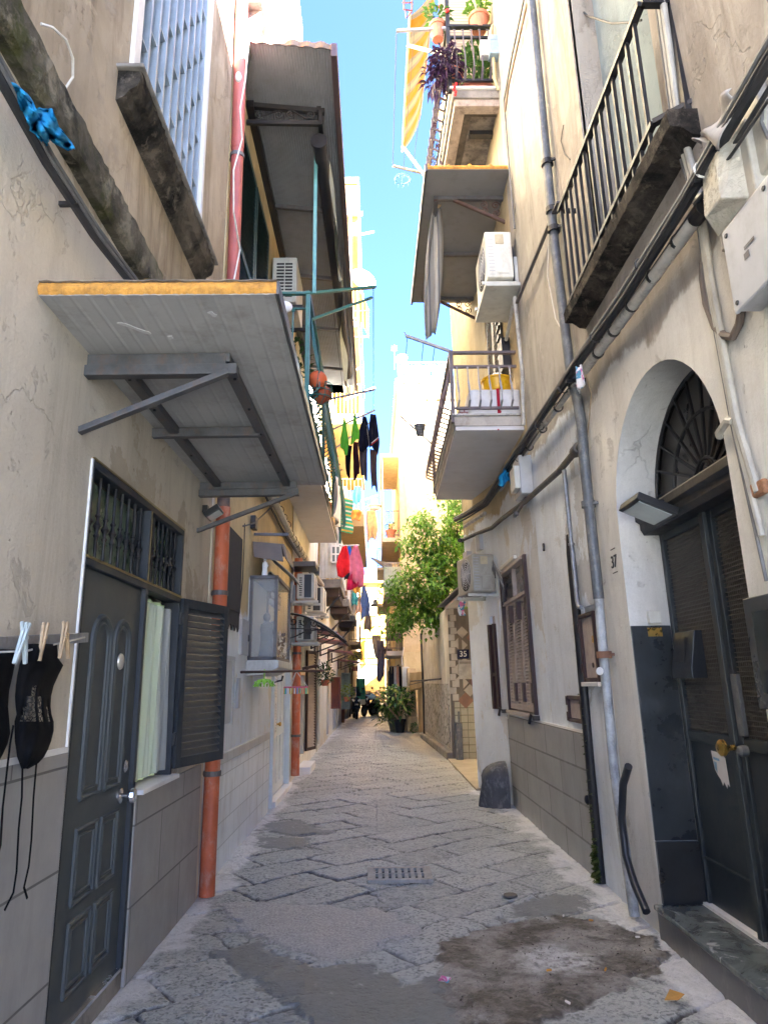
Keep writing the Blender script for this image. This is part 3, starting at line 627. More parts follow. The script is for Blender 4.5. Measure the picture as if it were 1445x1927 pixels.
for cx_, dr_ in ((XL+.14, 1), (XL+.36, -1), (XL+.50, 1), (XL+.72, -1)):
    scroll(b, (cx_, 6.72, 7.90), (1, 0, 0), (0, 0, 1), .055, 1.5, dr_, .008, 22, math.pi/2)
b.bar((XL+.17, 6.72, 7.88), (XL+.34, 6.72, 7.96), .012); b.bar((XL+.52, 6.72, 7.96), (XL+.69, 6.72, 7.84), .012)
b.build('scroll_bracket', M['iron'], can)
b = MB(); b.bar((-.68, 7.5, zt), (-.66, 7.3, 7.86), .04); b.build('post', paint('blue_green_post', (.10, .30, .30, 1), .4, .1), can)
b = MB(); b.tube([(-.60, 7.0, 7.78), (-.52, 11.0, 7.70), (-.5, 13.3, 7.7)], .075, 12); b.tube([(-.60, 6.97, 7.78), (-.60, 7.0, 7.78)], .1, 14)
rb = b.build('rolled_blind', paint('dark_blind_cloth', (.02, .02, .028, 1), .8), can, smooth=True)
b = MB(); b.grid(lambda s, t_: V((-.49+.03*math.sin(s*19)+.05*t_*math.sin(s*7), 7.2+7*s, 7.70-(.28+.2*math.sin(s*11)+.12*math.sin(s*29))*t_)), 70, 3); b.build('hanging_cloth', cloth('grey_green_blind_lining', (.28, .32, .29, 1)), rb, smooth=2)
# ============================================================ NEAR LEFT AWNING
aw = thing('awning', 'grey panel awning with orange foam edge above the dark green door', 'awning', (XL, 4, 3.2))
AX1, AY0, AY1, AZ = -.40, 2.66, 5.62, 3.20
def groove_panel(name, y0, y1, x0, x1, z, mat, parent, th=.05, pitch=.075):
    d = MB(); xs = np.arange(x0, x1+.001, pitch/6)
    prof = [(x, z-(.0025 if (i % 6) in (0,) else 0.)) for i, x in enumerate(xs)]
    pr = [V((x, y0, zz)) for x, zz in prof]+[V((x1, y0, z+th)), V((x0, y0, z+th))]
    d.prism(pr, (0, y1-y0, 0)); return d.build(name, mat, parent)
m_panel = paint('grey_sandwich_panel', (.37, .362, .35, 1), .6, .0, .12, 2.5, .02, (.17, .145, .115, 1), .42)
groove_panel('panel', AY0+.012, AY1, XL-.02, AX1, AZ, m_panel, aw)
d = MB()
d.grid(lambda s, t_: V((XL+(AX1-XL)*s, AY0+.012-.014*math.sin(math.pi*t_)-.004*rng.random(), AZ+.001+.056*t_+.003*rng.random())), 90, 6)
d.build('foam_edge', M['foam'], aw)
d = MB(); d.grid(lambda s, t_: V((XL+(AX1-XL)*s, AY0-.004+.09*t_, AZ+.060+.004*math.sin(s*57)*rng.random())), 60, 1); d.build('torn_skin', M['concrete'], aw, solid=.003)
d = MB(); d.bar((AX1+.005, AY0, AZ+.025), (AX1+.005, AY1, AZ+.025), .012, .06); d.build('edge_trim', M['awnsteel'], aw)
pm = paint('peeled_white_patch', (.55, .55, .54, 1), .8)
for (a, b) in (((222, 608), (285, 628)), ((392, 588), (408, 595)), ((318, 633), (325, 638))):
    p, q = onZ(*a, AZ-.004), onZ(*b, AZ-.004); d = MB(); n = 16
    pts = []
    for i in range(n):
        f = i/n*2*math.pi; c_ = (p+q)/2; e = (q-p)/2; s_ = V((-e.y, e.x, 0)).normalized()*.018
        pts.append(c_+e*math.cos(f)*(1+.12*math.sin(3*f))+s_*math.sin(f)*(1+.6*math.sin(2*f+1)))
    d.prism(pts, (0, 0, .003)); d.build('peeled_patch', pm, aw)
for y, big in ((3.22, 1), (4.25, 0), (5.5, 1)):
    b = MB(); b.bar((XL-.02, y, AZ-.04), (-.72 if y < 5 else -.62, y, AZ-.035), .05, .06)
    if big:
        b.bar((XL-.02, y-.02, AZ-.105), (-.66 if y < 5 else -.60, y-.02, AZ-.10), .06, .055)
    b.build('arm', M['awnsteel'], aw, bev=.004)
    if big:
        b = MB(); b.bar((XL-.02, y-.03, AZ-.42), (-.70 if y < 5 else -.62, y-.03, AZ-.11), .045, .03); b.build('brace', M['awnsteel'], aw, bev=.003)
b = MB(); b.bar((-1.26, 3.2, AZ-.028), (-1.26, 5.6, AZ-.028), .06, .045); b.bar((-.73, 3.2, AZ-.028), (-.70, 5.6, AZ-.028), .055, .045); b.build('purlin', M['awnsteel'], aw, bev=.003)
b = MB()
for y in np.arange(3.4, 5.5, .42):
    for x in (-1.26, -.715): b.lathe([(.008, -.058), (.008, -.05), (0, -.06)], (x, y, AZ), (0, 0, 1), 8)
b.build('screw', M['iron'], aw)
# ============================================================ PIPES, CABLES (LEFT)
dp = thing('drainpipe', 'drainpipe at the left corner, orange below the awning and faded red above', 'drainpipe', (XL+.07, 6.04, 0))
d = MB(); d.tube([(XL+.075, 6.03, 0), (XL+.075, 6.05, 1.5), (XL+.075, 6.04, 3.12)], .062, 16); d.build('lower_pipe', M['orangepipe'], dp, smooth=True)
d = MB(); d.tube([(XL+.075, 6.04, 3.12), (XL+.07, 6.04, 3.3), (XL+.06, 6.0, 4.6)], .056, 14); d.build('bare_joint', paint('rusty_bare_pipe', (.16, .12, .10, 1), .8, .2, .4, 12, .2, (.38, .2, .1, 1), .5), dp, smooth=True)
d = MB(); d.tube([(XL+.075, 6.06, 4.6), (XL+.075, 5.98, 6.8)], .06, 16); d.tube([(XL+.075, 5.98, 6.8), (XL+.075, 5.90, 8.5), (XL+.075, 5.8, 11)], .064, 16); d.build('upper_pipe', M['redpipe'], dp, smooth=True)
for z in (2.36, 6.72, .9):
    d = MB(); d.lathe([(.064, -.02), (.072, -.02), (.072, .02), (.064, .02)], (XL+.075, 6.04-(.05 if z > 4 else 0), z), (0, 0, 1), 16); d.box(XL-.01, XL+.02, 6.02, 6.05, z-.01, z+.01); d.build('clamp', M['irongrey'], dp)
p2_ = thing('drainpipe', 'orange drainpipe beyond the blue-white door', 'drainpipe', (XL+.06, 12.3, 0))
d = MB(); d.tube([(XL+.065, 12.3, .12), (XL+.065, 12.3, 3.75)], .07, 14); d.build('pipe', M['orangepipe'], p2_, smooth=True)
for z in (.75, 2.1):
    d = MB(); d.lathe([(.072, -.02), (.08, -.02), (.08, .02), (.072, .02)], (XL+.065, 12.3, z), (0, 0, 1), 14); d.build('clamp', M['irongrey'], p2_)
d = MB(); d.tube([(XL+.05, 6.18, 0), (XL+.05, 6.18, .75)], .035, 10); d.lathe([(.036, 0), (.05, 0), (.05, .06), (.036, .07)], (XL+.05, 6.18, .28), (0, 0, 1), 12); d.lathe([(.036, 0), (.05, 0), (.05, .05), (.036, .05)], (XL+.05, 6.18, .5), (0, 0, 1), 12)
tag(d.build('pipe_stub', paint('cemented_pipe', (.32, .3, .28, 1), .9, 0, .25, 12, .3), smooth=True), 'short grey pipe stub beside the foot of the near orange drainpipe', 'pipe')
def cable(name, pts, r, mat, label, cat='cable', group=None, n=8):
    d = MB(); d.tube(pts, r, n); return tag(d.build(name, mat, smooth=True), label, cat, group)
def sag(p, q, s, n=10): return [V(p).lerp(V(q), i/n)-V((0, 0, s*4*(i/n)*(1-i/n))) for i in range(n+1)]
cg = thing('cable_duct', 'dark bundled cable duct slung under the mossy ledge on the left', 'cable', (XL+.06, 3, 3.7))
d = MB(); base_pts = [(XL+.06, u, z) for u, z in ((-.8, 3.82), (1.6, 3.80), (2.1, 3.76), (2.5, 3.72), (3.0, 3.73), (3.6, 3.80), (4.5, 3.86), (5.9, 3.9))]
d.tube(base_pts, .026, 8); d.build('duct', M['cabledark'], cg, smooth=True)
d = MB(); d.tube([V(p)+V((.022, 0, .022)) for p in base_pts], .011, 6); d.tube([V(p)+V((.028, 0, -.012)) for p in base_pts], .008, 6); d.build('strand', M['cablegrey'], cg, smooth=True)
for u in (2.75, 3.6): d = MB(); d.box(XL-.02, XL+.09, u, u+.02, 3.70, 3.72); d.build('hook', M['iron'], cg)
def rag(name, top, w, h, mat, label, seed, depth=.05, shape=None):
    r = random.Random(seed); ph = [r.random()*6 for _ in range(4)]
    d = MB(); top = V(top)
    def f(s, t_):
        ww = w*(shape(t_) if shape else (.35+.65*t_))
        return top+V((depth*math.sin(s*9+ph[0]+t_*3)*(.4+t_)+.03*t_, (s-.5)*ww+.02*math.sin(t_*9+ph[1])+.25*w*t_*math.sin(ph[2]), -h*t_*(1-.25*math.sin(s*3.1+ph[3])*t_)+.02*math.sin(s*14)*t_))
    d.grid(f, 22, 18); return tag(d.build(name, mat, smooth=2, solid=.003), label, 'cloth')
# blue rag over the left duct
d = MB()
pts_in = [(24, 155), (52, 178), (66, 205), (100, 205), (112, 240), (140, 278), (128, 282), (92, 262), (88, 276), (60, 245), (48, 222), (35, 190)]
def ragpx(pts, u_d, name, mat, label, th=.012, bulge=.05, seed=1):
    r = random.Random(seed); pts2 = []
    for i in range(len(pts)):
        a, b = pts[i], pts[(i+1) % len(pts)]
        for k in range(4): f = k/4; pts2.append((a[0]+(b[0]-a[0])*f+r.uniform(-2, 2), a[1]+(b[1]-a[1])*f+r.uniform(-2, 2)))
    cx, cy = sum(p[0] for p in pts)/len(pts), sum(p[1] for p in pts)/len(pts); n = len(pts2); R_ = 9; P3 = []
    for j in range(R_+1):
        f = 1-j/R_
        for i, (a, b) in enumerate(pts2):
            q = (cx+(a-cx)*f, cy+(b-cy)*f); an = i/n*6.283
            P3.append(FL.at(q[0], q[1], u_d+bulge*(1-f)*.8+bulge*.8*math.sin(an*4+f*7)*f*(1.2-f)+bulge*.45*math.sin(q[0]*.15+q[1]*.11)+bulge*.2*math.sin(q[0]*.31-q[1]*.17)))
    d = MB(); d._add(P3, [(j*n+i, j*n+(i+1) % n, (j+1)*n+(i+1) % n, (j+1)*n+i) for j in range(R_) for i in range(n)])
    return tag(d.build(name, mat, smooth=2, solid=th), label, 'cloth')
ragpx(pts_in, .12, 'rag', M['bluecloth'], 'crumpled blue cloth snagged on the cable duct at upper left', .008, .07)
lp = [(78, 45), (100, 52), (125, 75), (138, 110), (138, 145), (120, 172), (95, 184), (65, 178), (42, 160)]
cable('cable', [FL.at(a, b, .03+.04*math.sin(i*.7)) for i, (a, b) in enumerate(lp)], .006, M['cablewhite'], 'loose loop of white cable on the stained wall at upper left')
wc = [(468, 75), (462, 150), (452, 205), (456, 262), (440, 320), (440, 400), (452, 470), (440, 530)]
cable('cable', [V((XL+.16, onX(a, b, XL+.16).y, onX(a, b, XL+.16).z)) for a, b in wc], .008, M['cablewhite'], 'thin white cable hanging beside the faded red pipe')
cd = [(465, 0), (478, 40), (487, 80)]
cable('cable', [onX(a, b, XL+.1) for a, b in cd], .005, M['cabledark'], 'short dark wire above the large balcony canopy')
d = MB(); kn_ = onX(449, 145, XL+.16); d.ball(kn_, .045, 10, 8, (.7, .7, 1.2)); tag(d.build('plastic_wrap', M['plastwhite']), 'knot of clear plastic wrapped round the white cable', 'plastic')
# ============================================================ NEAR CLOTHES RAIL AND CLOTHES
rl = thing('clothes_rail', 'flat grey metal clothes rail fixed to the wall at far left', 'clothes rail', (XL+.06, 3.0, 1.78))
RA, RB_ = V((XL+.13, 1.9, 1.70)), V((XL+.035, 3.40, 1.825))
d = MB(); d.bar(RA, RB_, .012, .045); d.build('rail', M['galv'], rl, bev=.002)
d = MB(); d.tube([RA+V((.03, 0, -.015)), RA.lerp(RB_, .5)+V((.03, 0, -.035)), RB_+V((.02, -.08, -.005))], .004, 6); d.build('string', M['cablewhite'], rl)
def railp(px, out=0.): 
    # point on the rail whose picture column is px
    lo, hi = 0., 1.
    for _ in range(40):
        m_ = (lo+hi)/2; p = RA.lerp(RB_, m_); e = p-EYE
        # project
        f = ray(CX, CY).normalized(); rr = (ray(CX+1, CY)-ray(CX, CY)).normalized()
        x = CX+F*e.dot(rr)/e.dot(f)
        if x < px: lo = m_
        else: hi = m_
    return RA.lerp(RB_, lo)+V((out, 0, 0))
pegm = {'w': M['wood'], 'b': paint('pale_blue_peg', (.48, .55, .56, 1), .5)}
for i, (px, mm, lab) in enumerate(((12, 'b', 'pale blue clothespin on the left black garment, outer'), (20, 'b', 'pale blue clothespin on the left black garment, inner'), (55, 'w', 'wooden clothespin on the left strap of the lace garment'), (95, 'w', 'upright wooden clothespin right of the lace garment'), (103, 'w', 'tilted wooden clothespin right of the lace garment'))):
    p = railp(px, .045); tl_ = (.02, -.035, 0, 0, -.05)[i]; b = MB()
    b.bar(p+V((.006, tl_, .07)), p+V((0, -tl_*.9, -.075)), .012, .009, (1, 0, 0)); b.bar(p+V((.014, tl_+.02, .07)), p+V((.004, -tl_*.9, -.075)), .012, .007, (1, 0, 0))
    b.tube([p+V((.0, tl_*.3+.012, .015)), p+V((.016, tl_*.3+.012, .015))], .008, 8)
    tag(b.build('clothespin', pegm[mm]), lab, 'clothespin', 'clothespins on the near left rail')
def garment(name, outline_rows, label, straps=(), lace=None, d0=.075):
    """outline_rows: (pixel y, x left, x right); hangs flat against the wall with folds"""
    g_ = thing(name, label, 'clothing', tuple(FL.at(outline_rows[0][1]+30, outline_rows[-1][0], d0)))
    d = MB(); rows = outline_rows; nr = len(rows); n = 16
    P3 = []
    for j, (y, a, b) in enumerate(rows):
        for i in range(n+1):
            s = i/n; x = a+(b-a)*s; bul = .035*math.sin(math.pi*s)*(1+.4*math.sin(j*1.1))+.006*math.sin(s*17+j)
            P3.append(FL.at(x, y, d0+bul))
    fs_ = []; lf = []
    for j in range(nr-1):
        for i in range(n):
            q = (j*(n+1)+i, j*(n+1)+i+1, (j+1)*(n+1)+i+1, (j+1)*(n+1)+i)
            if lace and lace(rows[j][0], i/n): lf.append(q)
            else: fs_.append(q)
    d._add(P3, fs_); d.build('cloth', M['blackcloth'], g_, smooth=2, solid=.004)
    if lf:
        l_ = MB(); l_._add(P3, lf)
        t = NT('black_lace'); t.fin((.01, .01, .01, 1), .9); vv = t.n('ShaderNodeTexVoronoi', feature='DISTANCE_TO_EDGE'); vv.inputs['Scale'].default_value = 62; t.l(t.pos, vv.inputs['Vector'])
        t.l(t.ramp(t.mul(vv.outputs[0], t.mul(t.noise(22, 3), .12), 'ADD'), .14, .24, .96, .12), t.b.inputs['Alpha']); l_.build('lace', t.m, g_, smooth=2)
    for s_ in straps:
        d = MB(); flat = [FL.at(a, b, d0+.01+.006*math.sin(i)) for i, (a, b) in enumerate(s_)]
        for i in range(len(flat)-1): d.bar(flat[i], flat[i+1]+(flat[i+1]-flat[i])*.03, .009, .003, (1, 0, 0))
        d.build('strap', M['blackcloth'], g_)
    return g_
rowsA = [(1212, 44, 107), (1225, 44, 108), (1240, 42, 110), (1252, 38, 119), (1270, 34, 110), (1290, 31, 101), (1310, 30, 96), (1330, 31, 95), (1345, 32, 97), (1358, 29, 101), (1375, 29, 101), (1395, 29, 96), (1410, 32, 90), (1424, 34, 83), (1436, 38, 72), (1446, 41, 54)]
garment('bodysuit', rowsA, 'black lace bodysuit pegged upside down with long dangling straps', [[(26, 1365), (20, 1400), (14, 1450), (6, 1520), (2, 1590), (-10, 1640)], [(43, 1446), (42, 1500), (36, 1560), (32, 1640), (26, 1680), (10, 1712)], [(70, 1430), (64, 1500), (60, 1580), (55, 1630), (46, 1670), (52, 1690)]], lambda y, s: (1285 < y < 1352 and ((.06 < s < .52 and y > 1352-150*(s-.02)) or (.58 < s < .70 and y > 1300) or (.82 < s < .9 and y > 1325))))
rowsB = [(1222, -60, 33), (1240, -62, 30), (1270, -64, 24), (1300, -66, 17), (1330, -66, 15), (1352, -60, 17), (1380, -60, 19), (1400, -58, 14), (1420, -50, 5), (1436, -40, -4)]
garment('bra_top', rowsB, 'plain black garment cut off by the photo edge on the near left rail')
# ============================================================ LEFT WALL FITTINGS
def floodlight(fr, u, z, d0, size, label, down=.5):
    t_ = thing('floodlight', label, 'floodlight', tuple(fr.P(u, z, d0)))
    d = MB(); d.fbox(fr, u-.03, u+.03, z-.01, z+.05, -.02 if d0 > 0 else -.28, d0+.012); d.build('bracket', M['black'], t_)
    c = fr.P(u, z-.03, d0+.07); ex = fr.du; n_ = (fr.n*math.cos(down)-V((0, 0, 1))*math.sin(down)); ey = n_.cross(ex)
    d = MB(); a = size/2; d.prism([c+ex*a+ey*a*.8, c-ex*a+ey*a*.8, c-ex*a-ey*a*.8, c+ex*a-ey*a*.8], n_*-.05); d.build('housing', M['black'], t_, bev=.006)
    d = MB(); a *= .86; d.prism([c+ex*a+ey*a*.75+n_*.002, c-ex*a+ey*a*.75+n_*.002, c-ex*a-ey*a*.75+n_*.002, c+ex*a-ey*a*.75+n_*.002], n_*.004); d.build('lens', paint('lamp_glass', (.42, .47, .47, 1), .15, 0, .05), t_)
    return t_
floodlight(FL, 5.62, 2.98, .03, .17, 'small black floodlight under the near left awning', 1.0)
d = MB(); d.fbox(FL, 6.5, 7.23, 2.30, 3.07, .0, .028); lo = [FL.P(6.5+.73*i/14, 2.30-.13-.04*math.sin(i*2.1)-.03*(i % 3), .012) for i in range(15)]
d.prism(lo+[FL.P(7.23, 2.32, .012), FL.P(6.5, 2.32, .012)], (.01, 0, 0))
tag(d.build('board', paint('black_felt_board', (.032, .031, .031, 1), .9, 0, .25, 8, .2)), 'tattered black board covering a wall opening beside the orange pipe', 'board')
d = MB(); d.fbox(FL, 7.42, 7.84, 1.90, 2.27, -.02, .02); mp = tag(d.build('meter_door', M['boxgrey'], bev=.004), 'small grey meter door left of the glass shrine', 'meter door')
d = MB(); d.fbox(FL, 7.78, 7.81, 2.05, 2.12, .02, .035); d.build('latch', M['iron'], mp)
hm = paint('pale_grey_hatch', (.50, .52, .53, 1), .6, 0, .1, 4, .05, (.3, .3, .3, 1), .4)
d = MB(); d.fbox(FL, 6.60, 7.03, 1.24, 1.82, -.02, .012); hh = tag(d.build('hatch', hm, bev=.004), 'pale grey wall hatch behind the open louvred shutter', 'hatch')
d = MB(); d.fbox(FL, 6.56, 7.07, 1.82, 1.86, -.02, .03); d.fbox(FL, 7.03, 7.07, 1.22, 1.82, -.02, .026); d.build('frame', hm, hh)
d = MB(); d.fbox(FL, 7.36, 7.46, 1.36, 1.66, -.01, .016); tag(d.build('hatch', M['boxgrey'], bev=.003), 'narrow grey slot cover under the meter door', 'hatch')
jb = MB(); jb.fbox(FL, 7.80, 7.95, 3.32, 3.47, 0, .06); tag(jb.build('junction_box', M['black'], bev=.006), 'small black junction box on the cream wall under the balcony', 'junction box')
cable('cable', [FL.at(a, b, .03) for a, b in ((398, 960), (430, 938), (462, 925), (500, 895))], .006, M['cablewhite'], 'white cable crossing the cream wall behind the awning brace')
cable('cable', [FL.at(a, b, .02) for a, b in ((461, 985), (460, 1020), (457, 1090), (450, 1160))], .006, M['cabledark'], 'thin dark cable running down the cream wall to the meter door')
cable('cable', [FL.at(a, b, .05) for a, b in ((458, 990), (478, 985), (500, 965), (520, 945))], .009, M['cabledark'], 'dark cable looping under the awning tip')
# shrine
sh_ = thing('wall_shrine', 'glass fronted wall shrine in a grey metal frame above the white tiles', 'shrine', tuple(FL.P(8.5, 1.72, .14)))
U0, U1, Z0, Z1, D1 = 7.9, 9.1, 1.87, 2.77, .30
d = MB()
for u, dd in ((U0, D1), (U1, D1), (U0, 0.02), (U1, .02)): d.fbox(FL, u-.018, u+.018, Z0, Z1, dd-.018, dd+.018)
for z in (Z0, Z1):
    d.fbox(FL, U0-.018, U1+.018, z-.02, z+.02, D1-.018, D1+.018); d.fbox(FL, U0-.018, U0+.018, z-.02, z+.02, 0, D1); d.fbox(FL, U1-.018, U1+.018, z-.02, z+.02, 0, D1)
d.fbox(FL, U0, U1, Z1-.005, Z1+.02, 0, D1)
d.build('frame', M['irongrey'], sh_)
d = MB(); d.fbox(FL, U0, U1, Z0, Z1, -.02, .012); d.build('back_panel', paint('pale_shrine_back', (.62, .63, .62, 1), .7, 0, .12, 3), sh_)
gl = sheer('dusty_glass', (.55, .57, .56, 1), .30, .12)
d = MB(); d.fbox(FL, U0-.004, U0+.004, Z0+.02, Z1-.02, .03, D1-.018); d.build('side_pane', gl, sh_)
d = MB(); d.fbox(FL, U0+.018, U1-.018, Z0+.02, Z1-.02, D1-.004, D1+.004); d.build('front_pane', gl, sh_)
d = MB(); d.prism([FL.P(U0-.05, Z0-.02, D1+.05), FL.P(U0-.05, Z0-.10, D1+.05), FL.P(U0-.05, Z0-.18, .16), FL.P(U0-.05, Z0-.18, -.01), FL.P(U0-.05, Z0-.02, -.01)], (0, U1-U0+.1, 0)); d.build('shelf', M['acgrey'], sh_, bev=.008)
def figurine(c, h, mat, parent):
    c = V(c); d = MB(); d.lathe([(.0, 0), (.17*h, 0), (.16*h, .1*h), (.13*h, .4*h), (.15*h, .62*h), (.13*h, .74*h), (.05*h, .8*h), (.045*h, .83*h)], c, (0, 0, 1), 14); d.ball(c+V((0, 0, .9*h)), .085*h, 12, 10, (1, 1, 1.2))
    d.tube([c+V((.08*h, -.1*h, .66*h)), c+V((.16*h, -.03*h, .55*h)), c+V((.15*h, .05*h, .6*h))], .035*h, 6); return d.build('figurine', mat, parent, smooth=True)
figurine(FL.P(8.3, Z0+.02, .14), .52, paint('dim_figurine', (.13, .13, .14, 1), .6, 0, .4, 20), sh_)
figurine(FL.P(8.75, Z0+.02, .15), .46, paint('pale_figurine', (.42, .40, .38, 1), .6, 0, .3, 20), sh_)
figurine(FL.P(8.05, Z1+.03, .14), .22, M['white'], sh_)
d = MB(); r2 = random.Random(4)
for i in range(60): d.leaf(FL.P(8.98+r2.uniform(-.05, .05), Z0+.02+r2.uniform(0, .3), .2+r2.uniform(-.04, .06)), (r2.uniform(-1, 1), r2.uniform(-1, 1), 1), (r2.random(), r2.random(), .3), .07, .04)
d.build('dried_flowers', paint('dried_flowers', (.16, .11, .09, 1), .9, 0, .4, 30), sh_)
sr = thing('shrine_roof', 'brown metal and corrugated plastic roof over the glass shrine', 'canopy', tuple(FL.P(8.4, 2.95, .1)))
bm_ = paint('brown_grey_metal', (.15, .12, .105, 1), .6, .2, .2, 5)
d = MB(); d.prism([FL.P(8.0, 3.20, 0), FL.P(8.0, 3.17, .36), FL.P(8.0, 2.98, .40), FL.P(8.0, 3.0, .38), FL.P(8.0, 3.15, .34), FL.P(8.0, 3.18, 0)], (0, .75, 0)); d.build('metal_sheet', bm_, sr)
d = MB(); d.prism([FL.P(7.98, 3.20, 0.0), FL.P(7.98, 3.02, .02), FL.P(7.98, 2.96, .36), FL.P(7.98, 3.17, .33)], (0, .012, 0)); d.build('end_sheet', bm_, sr)
d = MB(); d.grid(lambda s, t_: FL.P(8.75+.75*s, 3.2-.32*t_+.012*math.sin(s*40), .05+.36*t_), 60, 3); d.build('corrugated_sheet', sheer('dirty_plastic_sheet', (.34, .34, .31, 1), .85, .5), sr, solid=.006)
d = MB(); d.bar(FL.P(7.95, 3.28, .02), FL.P(7.95, 3.27, .42), .03); d.bar(FL.P(7.95, 3.27, .40), FL.P(9.4, 3.27, .40), .025); d.build('bar', M['irongrey'], sr)
d = MB()
for i in range(3):
    for j in range(2): d.fbox(FL, 9.2+i*.34, 9.2+i*.34+.30, 2.62+j*.22, 2.82+j*.22, 0, .05)
tag(d.build('vent_blocks', tiles('vent_block', (.5, .5, .49, 1), (.1, .1, .1, 1), .08, .1, 'yz', .02, .8), bev=.006), 'white pierced vent blocks between the shrine and the air conditioners', 'vent')
# ---- air conditioners
def ac_unit(fr, u0, u1, z0, z1, d0, d1, label, mat, parent_name='air_conditioner', group=None, plate=True, fan='out'):
    c = thing(parent_name, label, 'air conditioner', tuple(fr.P((u0+u1)/2, z0-.1, (d0+d1)/2)), group)
    d = MB(); d.fbox(fr, u0, u1, z0, z1, d0, d1); d.build('casing', mat, c, bev=.018)
    # street-facing fan grille
    cu, cz = u0+(u1-u0)*.42, (z0+z1)/2; rr = (z1-z0)*.43; d = MB()
    for k in range(7):
        q = rr*(k+1)/7; d.tube([fr.P(cu+q*math.cos(a), cz+q*math.sin(a), d1+.012-.012*(k/7)) for a in [2*math.pi*i/28 for i in range(29)]], .005, 5)
    for k in range(8):
        a = math.pi*k/4; d.bar(fr.P(cu, cz, d1+.012), fr.P(cu+rr*math.cos(a), cz+rr*math.sin(a), d1+.004), .008)
    d.build('fan_grille', M['boxgrey'], c)
    d = MB(); d.lathe([(0, 0), (rr, 0), (rr, .003), (0, .003)], fr.P(cu, cz, d1+.0005), fr.n, 28); d.build('fan_hole', M['deep'], c)
    # near end: service panel or coil grille
    if plate == 'coil':
        w_ = d1-d0; d = MB(); d.fbox(fr, u0-.004, u0+.002, z0+.06*(z1-z0), z1-.05*(z1-z0), d0+.42*w_, d0+.82*w_); d.build('coil', M['black'], c)
        d = MB()
        for k in range(9): z = z0+(z1-z0)*(.13+.083*k); d.fbox(fr, u0-.004, u0+.002, z, z+(z1-z0)*.045, d0+.14*w_, d0+.30*w_)
        d.build('vent_slots', M['black'], c)
    else:
        w_ = d1-d0; d = MB(); d.fbox(fr, u0-.012, u0+.002, z0+.08*(z1-z0), z0+.42*(z1-z0), d0+.18*w_, d0+.62*w_); d.build('service_cover', mat, c, bev=.006)
        d = MB(); d.fbox(fr, u0-.009, u0+.002, z0+.72*(z1-z0), z0+.93*(z1-z0), d0+.3*w_, d0+.62*w_); d.build('handle_recess', paint('yellowed_plastic', (.50, .42, .28, 1), .5), c, bev=.004)
        d = MB()
        for k in range(12): z = z0+(z1-z0)*(.06+.075*k); d.fbox(fr, u0-.003, u0+.002, z, z+.006, d0+.70*w_, d0+.92*w_)
        d.build('vent_slots', M['boxgrey'], c)
    for q in (u0+.05, u1-.12): d = MB(); d.fbox(fr, q, q+.04, z0-.06, z0-.02, 0, d1+.06); d.fbox(fr, q, q+.04, z0-.06, z0+.3, -.01, .03); d.build('bracket', M['acgrey'], c, bev=.004)
    return c
ac_unit(FL, 11.75, 12.35, 2.97, 3.40, .10, .40, 'white air conditioner just above the scrolled canopy on the left, nearer of two', M['acgrey'], plate='coil')
ac_unit(FL, 13.3, 14.1, 2.90, 3.38, .10, .44, 'white air conditioner just beyond the farther orange drainpipe on the left', M['acwhite'], plate='coil')
ac_unit(FL, 11.75, 12.35, 2.28, 2.68, .10, .40, 'white air conditioner half hidden behind the scrolled door canopy', M['acgrey'], plate='coil')
d = MB(); d.fbox(FL, 11.6, 12.3, 3.5, 3.58, 0, .42); d.fbox(FL, 12.2, 12.3, 3.44, 3.58, .34, .44); tag(d.build('metal_shelf', M['irongrey'], bev=.004), 'rusty metal shelf above the left air conditioner', 'shelf')
# ---- door canopies
dc = thing('door_canopy', 'curved clear plastic door canopy on black scrolled iron brackets', 'door canopy', tuple(FL.P(12.1, 2.4, .4)))
def cy(t_): return 2.70-.46*t_**1.7
d = MB(); d.grid(lambda s, t_: FL.P(11.42+1.45*s, cy(t_)+.012, .02+.92*t_), 4, 12); d.build('plastic_sheet', sheer('clear_smoked_sheet', (.42, .45, .50, 1), .72, .1), dc, solid=.008, smooth=2)
for u in (11.45, 12.85):
    d = MB(); d.tube([FL.P(u, cy(i/14), .02+.92*i/14) for i in range(15)], .018, 8); d.tube([FL.P(u, 2.46-.02*i/10+ (0 if i < 6 else -.015*(i-6)), .02+.78*i/10) for i in range(11)], .011, 6)
    for k, (dd, zz, r) in enumerate(((.09, 2.575, .075), (.27, 2.56, .07), (.43, 2.535, .058))):
        scroll(d, FL.P(u, zz, dd), (1, 0, 0), (0, 0, 1), r, 1.2, 1, .010, 18, 2.6)
    d.tube([FL.P(u, 2.30, .01), FL.P(u, 2.33, .12), FL.P(u, 2.40, .26), FL.P(u, 2.44, .5)], .011, 6); scroll(d, FL.P(u, 2.40, .34), (1, 0, 0), (0, 0, 1), .05, 1.2, -1, .009, 14, 1); scroll(d, FL.P(u, 2.41, .52), (1, 0, 0), (0, 0, 1), .04, 1.2, -1, .009, 14, 1)
    d.fbox(FL, u-.012, u+.012, 2.26, 2.72, 0, .02); d.build('scroll_bracket', M['iron'], dc)
d = MB(); d.tube([FL.P(11.42, cy(1), .94), FL.P(12.88, cy(1), .94)], .016, 8); d.build('front_bar', M['iron'], dc)
rc = paint('faded_red_sheet', (.34, .13, .12, 1), .6, 0, .2, 5); un = paint('dark_brown_underside', (.06, .045, .045, 1), .7)
